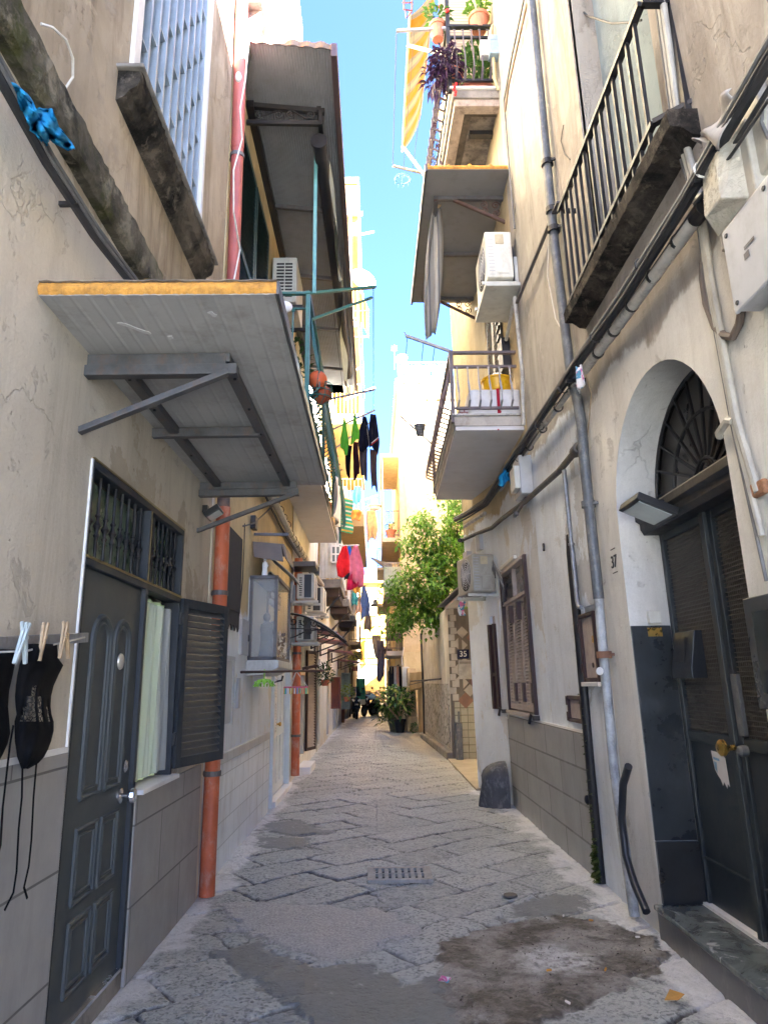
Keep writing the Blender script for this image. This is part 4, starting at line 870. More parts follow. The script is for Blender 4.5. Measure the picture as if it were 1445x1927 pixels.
for u0, u1, z, dd, lab in ((14.2, 15.6, 2.56, .66, 'dull red door canopy behind the clear scrolled one on the left'), (16.4, 18.2, 2.50, .74, 'second dull red flat door canopy along the left wall'), (21.2, 23.0, 2.46, .72, 'third dull red flat door canopy above the dark red louvred shutter'), (27.0, 29.4, 2.35, .80, 'farthest red-edged door canopy on the left with plants on top')):
    c = thing('door_canopy', lab, 'door canopy', tuple(FL.P((u0+u1)/2, z-.1, .3)), 'red door canopies on the left')
    d = MB(); d.prism([FL.P(u0, z+.10, 0), FL.P(u0, z, dd), FL.P(u0, z+.03, dd), FL.P(u0, z+.13, 0)], (0, u1-u0, 0)); d.build('sheet', rc, c)
    d = MB(); d.fbox(FL, u0+.03, u0+.07, z-.24, z+.08, 0, .04); d.bar(FL.P(u0+.05, z-.22, .03), FL.P(u0+.05, z-.01, dd*.8), .03); d.fbox(FL, u1-.07, u1-.03, z-.24, z+.08, 0, .04); d.bar(FL.P(u1-.05, z-.22, .03), FL.P(u1-.05, z-.01, dd*.8), .03); d.build('bracket', un, c)
# ---- clothes rod with hangers
rA, rB = V((XL+.12, 6.9, 1.71)), V((-.60, 8.35, 1.74))
d = MB(); d.tube([rA, rB], .013, 8); d.bar(V((-.80, 8.0, 1.76)), V((-.66, 8.2, 1.79)), .03); rod = tag(d.build('clothes_rod', paint('rusty_brown_rod', (.06, .028, .022, 1), .6, .2)), 'dark brown clothes rod sticking out from the left wall under the shrine', 'clothes rod')
def rodp(px):
    for i in range(200):
        p = rA.lerp(rB, i/199); e = p-EYE; f = ray(CX, CY).normalized(); rr = (ray(CX+1, CY)-ray(CX, CY)).normalized()
        if CX+F*e.dot(rr)/e.dot(f) >= px: return p
    return rB
p = rodp(497); d = MB(); d.tube([p+V((0, 0, .025)), p+V((0, 0, -.07))], .006, 6); gh = thing('peg_hanger', 'bright green leaf shaped peg hanger on the brown rod', 'peg hanger', tuple(p-V((0, 0, .16))))
d.build('hook', paint('lime_plastic', (.22, .55, .04, 1), .4), gh)
d = MB()
for k in range(9):
    a = 2*math.pi*k/9; q = p+V((.09*math.cos(a), .09*math.sin(a), -.095)); d.leaf(p+V((0, 0, -.07)), q-p-V((0, 0, -.07)), (0, 0, 1), .12, .055, .35); d.bar(q, q-V((0, 0, .05)), .016, .008)
d.build('leaf_arm', bpy.data.materials['lime_plastic'], gh, solid=.006)
d = MB(); d.tube([p+V((-.10, -.02, -.10)), p+V((.02, .0, -.115)), p+V((.12, .03, -.09))], .007, 6); d.build('strap', M['cablewhite'], gh)
d = MB(); d.tube([p+V((.10, .03, -.10)), p+V((.17, .05, -.085)), p+V((.18, .05, -.04))], .011, 6); d.build('hook_end', M['black'], gh)
p = rodp(557); ph = thing('peg_hanger', 'round pink peg hanger with colourful pegs on the brown rod', 'peg hanger', tuple(p-V((0, 0, .25))))
d = MB(); R_ = .125; d.tube([p+V((R_*math.cos(a), R_*math.sin(a), -.17)) for a in [2*math.pi*i/24 for i in range(25)]], .010, 6); d.build('ring', paint('pink_plastic', (.55, .09, .16, 1), .4), ph)
d = MB()
for k in range(3): a = 2*math.pi*k/3; d.tube([p, p+V((R_*math.cos(a), R_*math.sin(a), -.17))], .004, 5)
d.build('cord', M['cablewhite'], ph)
pc = [paint('peg_'+n_, c_, .4) for n_, c_ in (('yellow', (.6, .42, .05, 1)), ('blue', (.06, .25, .45, 1)), ('orange', (.6, .2, .04, 1)), ('green', (.1, .4, .15, 1)), ('white', (.6, .6, .58, 1)))]
for k in range(14):
    a = 2*math.pi*k/14; q = p+V((R_*math.cos(a), R_*math.sin(a), -.17)); b = MB(); b.bar(q, q-V((0, 0, .07)), .016, .012); b.build('peg', pc[k % 5], ph)
# ---- balcony conduit
cp = [(510, 945), (530, 985), (560, 1035), (575, 1062), (640, 1128), (690, 1185)]
c = thing('conduit', 'pale ribbed conduit running under the big left balcony', 'conduit', (XL+.1, 11, 3.9))
d = MB(); cpts = [V((XL+.10, u, z)) for u, z in ((7.6, 4.0), (9.0, 3.92), (10.6, 3.86), (12.2, 3.88), (15, 3.92), (17.6, 4.0))]
d.tube(cpts, .05, 10); d.build('pipe', M['conduit'], c, smooth=True)
for u in np.arange(7.8, 13, .42): d = MB(); d.lathe([(.052, -.012), (.06, -.012), (.06, .012), (.052, .012)], (XL+.10, u, 3.995-.028*(u-7.6) if u < 10.6 else 3.87), (0, 1, 0), 12); d.build('clamp', M['cabledark'], c)
d = MB(); d.tube([p_+V((.0, 0, .07)) for p_ in cpts], .02, 6); d.tube([p_+V((-.05, 0, -.06)) for p_ in cpts], .018, 6); d.build('cable', M['cabledark'], c)
# ---- things on the green balcony
def basketball(c, r, label, name='ball', mat=None, lines=True):
    b = thing(name, label, 'ball', tuple(V(c)-V((0, 0, r))))
    d = MB(); d.ball(c, r, 28, 18); d.build('skin', mat, b, smooth=True)
    if lines:
        d = MB(); c = V(c); rot = Matrix.Rotation(.5, 3, 'X') @ Matrix.Rotation(.4, 3, 'Y')
        for kind in range(4):
            pts = []
            for i in range(41):
                a = 2*math.pi*i/40
                q = V((math.cos(a), math.sin(a), 0)) if kind == 0 else V((math.cos(a), 0, math.sin(a))) if kind == 1 else V((.72*(1 if kind == 2 else -1)*(1-.25*abs(math.sin(a))), .85*math.cos(a), .85*math.sin(a)))
                pts.append(c+(rot @ q).normalized()*(r*1.004))
            d.tube(pts, r*.028, 5)
        d.build('seam', M['black'], b)
    return b
bp = onY(598, 716, 7.75)
basketball(bp, .115, 'plain orange ball sitting in the wire hoop of the green balcony, upper of two', mat=paint('orange_rubber', (.62, .115, .035, 1), .6, 0, .1, 8), lines=False)
bp2 = onY(606, 738, 7.9); basketball(V((bp2.x, 7.92, bp2.z-.02)), .115, 'orange basketball with black seams under the plain ball, lower of two', mat=paint('basketball_skin', (.45, .085, .03, 1), .7, 0, .12, 20, .3))
hp = thing('wire_hoop', 'dark wire hoop holding two balls at the corner of the green balcony', 'wire hoop', (RX+.1, 7.8, 4.9))
d = MB(); cc = V((bp.x+.02, 7.82, bp2.z-.02))
for z in (-.02, .07, -.1): d.tube([cc+V((.145*math.cos(a), .145*math.sin(a), z)) for a in [2*math.pi*i/20 for i in range(21)]], .007, 5)
for k in range(6): a = math.pi*k/3; d.tube([cc+V((.145*math.cos(a), .145*math.sin(a), .07)), cc+V((.145*math.cos(a), .145*math.sin(a), -.10)), cc+V((.04*math.cos(a), .04*math.sin(a), -.17))], .005, 5)
d.build('wire', M['greenpaint'], hp)
def pot(c, r, h, mat, t_, name='pot', rim=True):
    d = MB(); d.lathe([(0, 0), (r*.72, 0), (r*.95, h*.82)]+([(r*1.07, h*.82), (r*1.1, h), (r*.95, h), (r*.9, h*.85), (0, h*.85)] if rim else [(r, h), (r*.92, h), (r*.85, h*.85), (0, h*.85)]), c, (0, 0, 1), 20); return d.build(name, mat, t_, smooth=True)
L1 = leafmat('mid_green_leaf', (.035, .10, .022, 1), (.075, .17, .035, 1)); L2 = leafmat('dark_green_leaf', (.014, .045, .014, 1), (.035, .085, .025, 1)); L3 = leafmat('bright_leaf', (.07, .19, .03, 1), (.17, .32, .055, 1)); L4 = leafmat('purple_leaf', (.018, .007, .026, 1), (.05, .02, .062, 1), .15); L5 = leafmat('yellow_green_leaf', (.16, .26, .04, 1), (.30, .36, .08, 1))
def bush(c, rx, ry, rz, n, size, mat, t_, seed=1, up=.4, asp=.4, name='leaves', droop=.25, hollow=.3):
    r = random.Random(seed); d = MB(); c = V(c)
    for i in range(n):
        while True:
            q = V((r.uniform(-1, 1), r.uniform(-1, 1), r.uniform(-1, 1)))
            if hollow < q.length < 1: break
        p = c+V((q.x*rx, q.y*ry, q.z*rz)); dr = V((q.x+r.uniform(-.6, .6), q.y+r.uniform(-.6, .6), q.z*.4+up+r.uniform(-.5, .4)))
        s = size*r.uniform(.6, 1.3); d.leaf(p, dr, (r.uniform(-.5, .5), r.uniform(-.5, .5), 1), s, s*asp, droop)
    return d.build(name, mat, t_)
for (x, y, seed, lab, nn) in ((-1.05, 8.5, 3, 'leafy potted plant behind the near rail of the green balcony', 150), (-.95, 10.2, 4, 'leafy potted plant midway along the green balcony', 150), (-.9, 13.4, 5, 'trailing potted plant at the far end of the green balcony', 150)):
    t_ = thing('potted_plant', lab, 'potted plant', (x, y, ZB+.17)); pot((x, y, ZB+.17), .13, .24, M['terracotta'], t_); bush((x, y, ZB+.17+.75), .25, .35, .45, nn, .13, L2, t_, seed)
    d = MB(); d.tube([(x, y, ZB+.35), (x+.03, y, ZB+.7), (x, y+.02, ZB+1.1)], .012, 6); d.build('stem', M['wood'], t_)
acb = thing('air_conditioner', 'dusty white air conditioner up on the wall behind the green balcony rail', 'air conditioner', (XL+.2, 8.6, 6.1))
d = MB(); d.box(XL+.02, XL+.36, 8.75, 9.55, 6.72, 7.42); d.build('casing', M['acgrey'], acb, bev=.015)
d = MB()
for k in range(11):
    for (x0, x1) in ((XL+.08, XL+.185), (XL+.20, XL+.30)): d.box(x0, x1, 8.744, 8.755, 6.80+k*.05, 6.825+k*.05)
d.build('vent_slots', M['black'], acb)
for q in (8.8, 9.45): d = MB(); d.box(XL-.01, XL+.44, q, q+.05, 6.66, 6.71); d.build('bracket', M['iron'], acb)
t_ = MB(); q = onY(535, 578, 7.4); t_.ball(q, .075, 14, 10, (1.3, .7, 1)); tag(t_.build('plastic_bag', M['plastwhite']), 'white plastic bag hanging on the near corner of the green balcony rail', 'bag')
tw_ = thing('towel', 'red and white patterned towel on the green balcony rail', 'towel', (RX+.1, 12.2, 4.7))
tm = NT('towel_print'); vv = tm.n('ShaderNodeTexVoronoi', feature='DISTANCE_TO_EDGE'); vv.inputs['Scale'].default_value = 6; tm.l(tm.pos, vv.inputs['Vector']); tm.fin(tm.mix(tm.ramp(vv.outputs[0], .09, .12), (.5, .03, .06, 1), (.7, .66, .62, 1)), .9)
d = MB(); d.grid(lambda s, t2: V((RX+.10+.02*math.sin(s*20), 11.0+1.5*s, ZB+.95-.55*t2)), 30, 6); d.build('cloth', tm.m, tw_, solid=.006)
wt = MB(); wt.grid(lambda s, t2: V((RX+.12+.04*math.sin(s*13+t2*3), 11.2+1.1*s, ZB+.32-.62*t2-.08*math.sin(s*3.1)*t2)), 24, 10); tag(wt.build('towel', M['plastwhite'], smooth=2, solid=.006), 'plain white cloth hanging below the green balcony edge', 'towel')
# clothes poles and lines from the balcony
cl = thing('clothesline', 'clothesline on long poles reaching out from the green balcony', 'clothesline', (-.4, 10, 6.2))
poles = [((-.74, 7.5, 6.10), onY(706, 540, 8.0)), ((-.74, 7.9, 5.98), onY(700, 560, 8.2)), ((-.72, 10.6, 6.05), onY(705, 733, 11.0)), ((-.72, 12.1, 6.10), onY(705, 772, 12.4)), ((-.72, 13.0, 6.05), onY(703, 790, 13.2))]
for i, (a, b) in enumerate(poles): d = MB(); d.bar(a, b, .05 if i in (0, 3) else .035, .03); d.build('pole', M['greenpaint'] if i < 2 else M['lightgrey_iron'], cl)
d = MB()
for f, (i, j) in ((.97, (0, 3)), (.62, (0, 3)), (.35, (1, 4))):
    a = V(poles[i][0]).lerp(poles[i][1], f); b = V(poles[j][0]).lerp(poles[j][1], f); d.tube(sag(a, b, .03), .005, 5)
d.build('line', M['cabledark'], cl)
def hang(name, top, w, h, mat, label, seed, taper=(1, 1, .9, .8), axis=(1, 0, 0), cat='clothing', group=None, mats=None, split=0):
    """a garment hung from a line: pinched top, folds, uneven hem"""
    r = random.Random(seed); ph = [r.random()*6 for _ in range(5)]; ax = V(axis).normalized(); nn = ax.cross(V((0, 0, 1)))
    d = MB(); top = V(top)
    def f(s, t2):
        k = t2*(len(taper)-1); i = min(int(k), len(taper)-2); ww = w*(taper[i]+(taper[i+1]-taper[i])*(k-i))
        hem = 1+.10*math.sin(s*4+ph[0])*t2
        return top+ax*((s-.5)*ww+.05*w*math.sin(t2*5+ph[1]))+nn*((.25*w)*math.sin(s*11+ph[2]+t2)*.35*(.3+t2)+.04*w*math.sin(t2*9+ph[3]))-V((0, 0, h*t2*hem))
    d.grid(f, 18, 16); o = d.build(name, mat, smooth=2, solid=.006)
    return tag(o, label, cat, group)
gshirt = cloth('lime_cloth', (.14, .50, .05, 1)); navy = cloth('navy_cloth', (.012, .013, .026, 1)); brownc = cloth('brown_grey_cloth', (.10, .065, .065, 1)); 
LA = {}; gl_ = 'laundry on the line by the green balcony'
for (px, py, Y, py2, w, m_, lab, tp) in ((648, 785, 11.2, 850, .22, gshirt, 'lime green cloth on the line nearest the green balcony', (.15, .55, 1, .8)), (668, 772, 11.4, 832, .24, gshirt, 'second lime green cloth, hung to the right of the first', (.1, .4, .9, 1)),
        (655, 838, 11.3, 895, .20, M['blackcloth'], 'black leggings under the first lime green cloth', (1, .8, .7, .5)), (670, 832, 11.5, 898, .19, cloth('dark_maroon_cloth', (.03, .010, .014, 1)), 'dark maroon leggings below the second lime green cloth', (.7, .8, .9, .8)),
        (685, 784, 11.6, 845, .30, navy, 'navy tracksuit top with white side stripe', (.3, .8, 1, .9)), (684, 843, 11.7, 900, .24, cloth('grey_violet_cloth', (.07, .06, .075, 1)), 'dark grey trousers below the navy tracksuit top', (1, .9, .8, .6)),
        (703, 780, 11.3, 848, .30, navy, 'navy polo shirt with red and white cuff', (.5, .8, 1, .8)), (703, 846, 11.5, 922, .21, brownc, 'brown grey trousers hanging lowest below the navy polo shirt', (1, .9, .85, .8))):
    a, b = onY(px, py, Y), onY(px, py2, Y); LA[px, py] = hang('laundry', a, w*.66, a.z-b.z, m_, lab, px+py, tp, (1, .4, 0), 'laundry', gl_)
for (a, b, mm) in (((690, 800), (696, 845), M['cablewhite']),):
    p, q = onY(*a, 11.45), onY(*b, 11.45); d = MB(); d.bar(p, q, .012, .004); d.bar(p+V((.035, 0, 0)), q+V((.035, 0, 0)), .012, .004); d.build('side_stripe', mm, LA[685, 784])
for (a, b, c_) in (((698, 838), (712, 826), (.55, .03, .05, 1)), ((699, 834), (712, 823), (.75, .75, .75, 1))):
    p, q = onY(*a, 11.1), onY(*b, 11.1); d = MB(); d.bar(p, q, .02, .01); d.build('cuff', cloth('cuff_%d' % a[1], c_), LA[703, 780])
# ============================================================ RIGHT NEAR HOUSE (arched doorway 37)
m_r1 = plaster('pinkish_beige_render', S(172, 165, 156), S(148, 140, 131), (.13, .105, .085, 1), .6, .45, 3.75, S(218, 216, 210), dark=((.10, .085, .07, 1), .45), off=21., lowamt=.4)
hR = thing('house', 'beige house with arched doorway, dark mesh doors and shallow iron balcony at near right', 'house', (XR, 3, 0))
AU0, AU1, AZS = 3.32, 4.93, 2.70; AR = (AU1-AU0)/2; AC_ = (AU0+AU1)/2; AD = .30
w = MB(); hz = [(AU0, AU1, 0.0, AZS, 0), (AU0, AU1, AZS, AZS+AR, 0), (3.44, 4.70, 4.46, 8.4, .20, 0)]
cells(w, FR, -4, 5.45, -.05, 10, hz)
def arc(i, n=24): a = math.pi*i/n; return AC_-AR*math.cos(a), AZS+AR*math.sin(a)
for i in range(24):
    (a, b), (c, e) = arc(i), arc(i+1)
    w.poly([FR.P(a, b), FR.P(c, e), FR.P(c, AZS+AR), FR.P(a, AZS+AR)]); w.poly([FR.P(a, b), FR.P(c, e), FR.P(c, e, -AD), FR.P(a, b, -AD)])
for u in (AU0, AU1): w.poly([FR.P(u, 0), FR.P(u, AZS), FR.P(u, AZS, -AD), FR.P(u, 0, -AD)])
shell(w, FR, -4, 5.45, -.05, 10, 7); w.build('wall', m_r1, hR)
d = MB(); d.fquad(FR, 3.44, 4.70, 4.46, 8.4, -.2); d.build('bricked_up_panel', plaster('blue_grey_render', S(134, 148, 154), S(118, 130, 136), (.12, .12, .12, 1), .4, .3, off=30), hR)
d = MB(); d.fbox(FR, 4.70, 4.80, 4.4, 8.4, -.02, .012); d.build('jamb_trim', paint('worn_jamb', (.36, .32, .27, 1), .9, 0, .3, 6, .3), hR)
# doors
d = MB(); d.fbox(FR, AU0, AU1, 0, AZS+AR, -AD-.06, -AD-.045); bk = d.build('door_back', M['deep'], hR)
m_gd = paint('blackish_green_door', (.026, .033, .038, 1), .42, .15, .25, 4, .05, (.055, .055, .055, 1), .4)
def leaf_door(u0, u1):
    d = MB(); dz = -AD+.02; zb, zt, zm = .20, 2.61, 1.22
    d.fbox(FR, u0, u0+.05, zb, zt, -AD-.03, dz); d.fbox(FR, u1-.05, u1, zb, zt, -AD-.03, dz); d.fbox(FR, u0+.05, u1-.05, zm-.02, zm+.045, -AD-.03, dz-.002); d.fbox(FR, u0+.05, u1-.05, zt-.06, zt, -AD-.03, dz-.002)
    d.fbox(FR, u0+.05, u1-.05, zb, zm-.02, -AD-.03, dz-.02); d.fbox(FR, u0, u1, .48, .49, -AD-.03, dz+.003)
    o = d.build('door', m_gd, hR, bev=.004)
    g_ = MB(); z = zm+.06
    while z < zt-.06: g_.fbox(FR, u0+.05, u1-.05, z, z+.0055, -AD-.012, -AD-.004); z += .027
    u = u0+.06
    while u < u1-.05: g_.fbox(FR, u, u+.008, zm+.045, zt-.06, -AD-.022, -AD-.013); u += .022
    g_.build('wire_mesh', paint('dull_bronze_mesh', (.11, .10, .085, 1), .5, .3, .2, 9), o)
    return o
dl = leaf_door(4.235, 4.92); d2 = leaf_door(3.335, 4.19)
d = MB(); d.fbox(FR, 4.185, 4.245, .2, 2.61, -AD-.03, -AD+.045); d.build('meeting_stile', paint('grey_green_steel', (.038, .046, .05, 1), .45, .2), dl, bev=.005)
kn = MB(); kc = FR.P(4.20, 1.21, -AD+.04); kn.lathe([(.018, 0), (.014, .03), (.03, .05), (.046, .065), (.046, .085), (.03, .098), (0, .1)], kc, (-1, 0, 0), 24); kn.build('knob', M['brass'], dl, smooth=True)
kn = MB(); kn.lathe([(.03, 0), (.03, .04), (.02, .05), (0, .05)], FR.P(4.11, 1.20, -AD+.02), (-1, 0, 0), 16); kn.fbox(FR, 4.08, 4.15, 1.28, 1.62, -AD+.01, -AD+.035); kn.build('lock_plate', M['leadpipe'], d2, bev=.003)
d = MB(); pr = [(-AD-.05, 2.60), (-.17, 2.60), (-.15, 2.64), (-.15, 2.68), (-.12, 2.70), (-.12, 2.75), (-.14, 2.77), (-AD-.05, 2.785)]
d.prism([FR.P(AU0+.01, z, dd) for dd, z in pr], FR.P(AU1-.01, 2.7)-FR.P(AU0+.01, 2.7)); d.build('lintel_moulding', paint('black_wood_moulding', (.022, .022, .023, 1), .55, 0, .3, 14, .1), hR, bev=.004)
fz = 2.785
d = MB(); d.prism([FR.P(AC_-(AR-.02)*math.cos(math.pi*i/24), fz+(AR-.09)*math.sin(math.pi*i/24), -AD-.03) for i in range(25)], (-.006, 0, 0)); fl_ = d.build('fanlight', paint('dusty_dark_glass', (.055, .05, .045, 1), .35, 0, .3, 4, 0), hR)
d = MB()
for k in range(12):
    a = math.pi*(k+.5)/12; c, s = math.cos(a), math.sin(a); d.bar(FR.P(AC_-.15*c, fz+.15*s, -AD+.01), FR.P(AC_-.77*c, fz+.71*s, -AD+.01), .020, .016)
for r in (.15, .47, .765): d.tube([FR.P(AC_-r*math.cos(math.pi*i/24), fz+r*.93*math.sin(math.pi*i/24), -AD+.012) for i in range(25)], .013, 6)
scroll(d, FR.P(AC_, fz+.06, -AD+.01), (0, 1, 0), (0, 0, 1), .07, 1.3, 1, .01, 18, 0)
d.build('radial_grille', M['iron'], fl_)
gr = paint('black_granite', (.024, .028, .031, 1), .28, 0, .4, 3, .03, (.07, .08, .085, 1), .5)
d = MB()
def jamb(mb, z0, z1, t): mb.prism([FR.P(AU1+.002, z0, -AD+.02), FR.P(AU1+.002, z0, -.002), FR.P(AU1+.002, z1, -.002), FR.P(AU1+.002, z1, -AD+.02)], (0, -t, 0))
jamb(d, .575, 1.96, .014); jb_ = d.build('jamb_panel', gr, hR, bev=.003)
d = MB(); jamb(d, .2, .57, .03); d.build('jamb_plinth', paint('black_slate', (.02, .02, .02, 1), .35, 0, .3, 8, .05), hR, bev=.003)
d = MB(); d.prism([FR.P(AU1-.012, 1.97, -.21), FR.P(AU1-.012, 1.97, -.12), FR.P(AU1-.012, 2.06, -.12), FR.P(AU1-.012, 2.06, -.21)], (0, -.045, 0)); bell = tag(d.build('doorbell', M['acwhite'], bev=.01), 'white doorbell box on the arched doorway jamb above the black panel', 'doorbell')
d = MB(); d.prism([FR.P(AU1-.013, 1.885, -.215), FR.P(AU1-.013, 1.885, -.115), FR.P(AU1-.013, 1.945, -.115), FR.P(AU1-.013, 1.945, -.215)], (0, -.006, 0)); tag(d.build('name_plate', M['brass']), 'small brass name plate under the white doorbell', 'name plate')
d = MB(); d.fbox(FR, 2.55, AU1+.01, -.02, .165, -AD, .03); st_ = d.build('doorstep', paint('grey_slate_riser', (.12, .12, .122, 1), .45, 0, .2, 5, .06, (.25, .24, .22, 1), .4), hR, bev=.004)
d = MB(); d.fbox(FR, 2.54, AU1+.012, .165, .195, -AD, .05); d.build('tread', marble('green_black_marble', (.038, .048, .05, 1), (.11, .128, .126, 1), (.34, .35, .34, 1), 3.2), st_, bev=.006)
d = MB(); d.fbox(FR, 2.55, AU1, .195, .215, -AD-.01, -AD+.045); d.build('white_sealant', M['white'], st_)
a, z = FR.px(1270, 1200, -.2); b, z2 = FR.px(1335, 1282, -.2)
mb_ = thing('intercom', 'dark grey letterbox intercom mounted on the mesh of the arched door', 'intercom', tuple(FR.P((a+b)/2, z2, -.2)))
d = MB(); P = FR.P; d.prism([P(4.50, 1.60, -AD), P(4.50, 1.60, -AD+.10), P(4.50, 1.66, -AD+.10), P(4.50, 1.90, -AD+.05), P(4.50, 1.90, -AD)], (0, .30, 0)); d.build('box', paint('dark_blue_grey_box', (.014, .017, .022, 1), .4, 0, .15), mb_, bev=.006)
d = MB(); d.prism([P(4.60, 1.70, -AD+.094), P(4.72, 1.70, -AD+.094), P(4.72, 1.86, -AD+.066), P(4.60, 1.86, -AD+.066)], (-.006, 0, .002)); d.build('window', M['black'], mb_)
pp = thing('torn_sticker', 'torn white and blue paper sticker on the lower panel of the arched door', 'sticker', tuple(FR.P(4.43, .98, -AD+.01)))
d = MB(); dz = -AD+.004
d.poly([P(4.590, 1.16, dz), P(4.470, 1.155, dz), P(4.415, 1.13, dz), P(4.405, .97, dz), P(4.430, .985, dz), P(4.440, .955, dz), P(4.470, .99, dz), P(4.490, .965, dz), P(4.510, 1.0, dz), P(4.540, 1.02, dz), P(4.570, 1.05, dz)]); d.build('paper', paint('sticker_paper', (.56, .54, .54, 1), .7, 0, .1), pp, solid=.001)
d = MB(); d.poly([P(4.570, 1.125, dz+.002), P(4.490, 1.12, dz+.002), P(4.490, 1.105, dz+.002), P(4.570, 1.11, dz+.002)]); d.poly([P(4.570, 1.10, dz+.002), P(4.530, 1.095, dz+.002), P(4.535, 1.03, dz+.002), P(4.565, 1.06, dz+.002)]); d.build('print', paint('blue_print', (.16, .32, .50, 1), .7), pp)
nb_ = thing('notice_board', 'black framed notice board on the wall just right of the arched doorway', 'notice board', tuple(FR.P(3.0, 1.5, .03)))
d = MB(); d.fbox(FR, 2.55, 3.29, 1.46, 1.96, 0, .05); d.build('frame', gr, nb_, bev=.006)
d = MB(); d.fbox(FR, 2.62, 3.22, 1.53, 1.89, .05, .054); d.build('pane', M['glassdark'], nb_)
d = MB(); add_text(d, '37', .13, FR.P(5.10, 2.44, .003), (0, -1, 0), (0, 0, 1), .003); num = tag(d.build('house_number', paint('black_number_paint', (.03, .03, .03, 1), .7)), 'painted house number 37 on the beige wall left of the arch', 'house number')
d = MB()
for z in (2.36, 2.535): d.fbox(FR, 5.05, 5.15, z, z+.006, 0, .003)
d.build('rule', bpy.data.materials['black_number_paint'], num)
floodlight(FR, 4.42, 2.68, -.08, .34, 'large black floodlight on the moulding over the arched doorway', 1.15)
# balcony
bal = MB()
pr = [(-.02, 4.36), (.05, 4.37), (.10, 4.41), (.16, 4.42), (.17, 4.50), (-.02, 4.52)]
bal.rough_prism(FR, [(-.04, 4.36)]+pr[1:5]+[(.16, 4.52), (-.04, 4.53)], 3.08, 5.16, 60, .0035, 6); b0 = bal.build('balcony', grimy_stone('sooty_slab', (.010, .009, .009, 1), (.075, .062, .05, 1), None, 2.3), hR)
rl_ = MB(); zt, zb, dr = 5.36, 4.60, .155
rl_.bar(FR.P(3.20, zt, dr), FR.P(5.02, zt, dr), .045, .03); rl_.bar(FR.P(3.20, zt, dr), FR.P(3.20, zt, -.05), .045, .03); rl_.bar(FR.P(5.02, zt, dr), FR.P(5.02, zt, 0), .03, .03)
rl_.bar(FR.P(3.26, zb, dr), FR.P(5.02, zb-.09, dr), .035, .03); rl_.bar(FR.P(3.26, zb, dr), FR.P(3.13, zb+.02, -.02), .04, .03); rl_.build('railing', M['iron'], b0)
for i in range(14):
    u = 3.32+i*(4.98-3.32)/13; d = MB(); d.bar(FR.P(u, zt, dr), FR.P(u, zb-.12, dr), .022, .022); d.build('baluster', M['iron'], b0)
d = MB(); d.bar(FR.P(3.22, zt+.3, -.03), FR.P(3.14, 4.42, .02), .04); d.build('end_post', M['iron'], b0)
# ============================================================ RIGHT SECOND HOUSE (white lower wall, cream upper)
hW = thing('house', 'grey and white house with brown louvred window and yellow basin balcony on the right', 'house', (XR, 8, 0))
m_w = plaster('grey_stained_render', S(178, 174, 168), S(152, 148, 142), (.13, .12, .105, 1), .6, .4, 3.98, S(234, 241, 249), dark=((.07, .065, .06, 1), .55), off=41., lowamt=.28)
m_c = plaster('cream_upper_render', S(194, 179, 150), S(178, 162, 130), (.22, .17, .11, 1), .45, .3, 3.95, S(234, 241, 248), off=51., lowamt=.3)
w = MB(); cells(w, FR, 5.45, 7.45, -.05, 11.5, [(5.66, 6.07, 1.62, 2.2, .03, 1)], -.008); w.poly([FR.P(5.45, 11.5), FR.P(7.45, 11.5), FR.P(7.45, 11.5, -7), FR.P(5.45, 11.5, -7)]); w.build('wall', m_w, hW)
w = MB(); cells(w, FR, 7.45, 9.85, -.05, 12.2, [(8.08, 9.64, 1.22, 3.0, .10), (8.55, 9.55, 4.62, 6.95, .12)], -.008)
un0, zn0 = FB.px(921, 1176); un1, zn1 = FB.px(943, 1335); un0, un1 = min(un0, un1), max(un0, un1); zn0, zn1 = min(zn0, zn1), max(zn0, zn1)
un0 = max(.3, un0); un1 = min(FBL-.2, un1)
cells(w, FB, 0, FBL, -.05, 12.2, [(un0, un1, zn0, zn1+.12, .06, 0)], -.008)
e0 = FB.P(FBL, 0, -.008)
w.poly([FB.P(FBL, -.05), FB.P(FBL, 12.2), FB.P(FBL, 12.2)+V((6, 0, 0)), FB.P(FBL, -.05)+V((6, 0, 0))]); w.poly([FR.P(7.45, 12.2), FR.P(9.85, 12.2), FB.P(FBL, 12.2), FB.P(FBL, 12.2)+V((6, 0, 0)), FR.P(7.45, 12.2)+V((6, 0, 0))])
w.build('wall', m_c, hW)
m_blk = tiles('grey_block_tile', S(146, 147, 145), S(100, 100, 98), 1.1, .30, 'yz', .010, .6, .08, .5, (.33, .33, .33, 1), .45, (0, .05), .5)
d = MB(); d.fbox(FR, 6.22, 9.85, -.02, 1.15, -.05, .02); d.build('block_dado', m_blk, hW)
d = MB(); d.fbox(FR, 6.3, 9.7, 1.15, 1.17, -.05, .014); d.build('dado_edge', M['white'], hW)
# window with three louvred leaves
d = MB(); d.fbox(FR, 8.08, 9.64, 1.22, 3.0, -.11, -.10); wn = d.build('window', M['deep'], hW)
for q in ((8.04, 8.12), (9.60, 9.66)): d = MB(); d.fbox(FR, q[0], q[1], 1.22, 3.03, -.09, .03); d.build('frame_jamb', M['brown'], wn, bev=.004)
d = MB(); d.fbox(FR, 8.12, 9.60, 2.985, 3.03, -.09, .045); d.fbox(FR, 8.12, 9.60, 2.585, 2.625, -.09, .02); d.fbox(FR, 8.85, 8.875, 2.62, 2.99, -.06, .012); d.build('light_frame', M['brownlight'], wn, bev=.004)
d = MB(); d.fbox(FR, 8.12, 8.85, 2.62, 2.985, -.05, -.04); d.fbox(FR, 8.875, 9.60, 2.62, 2.985, -.05, -.04); d.build('transom_pane', paint('brown_grey_pane', (.07, .065, .06, 1), .3, 0, .15, 3, 0), wn)
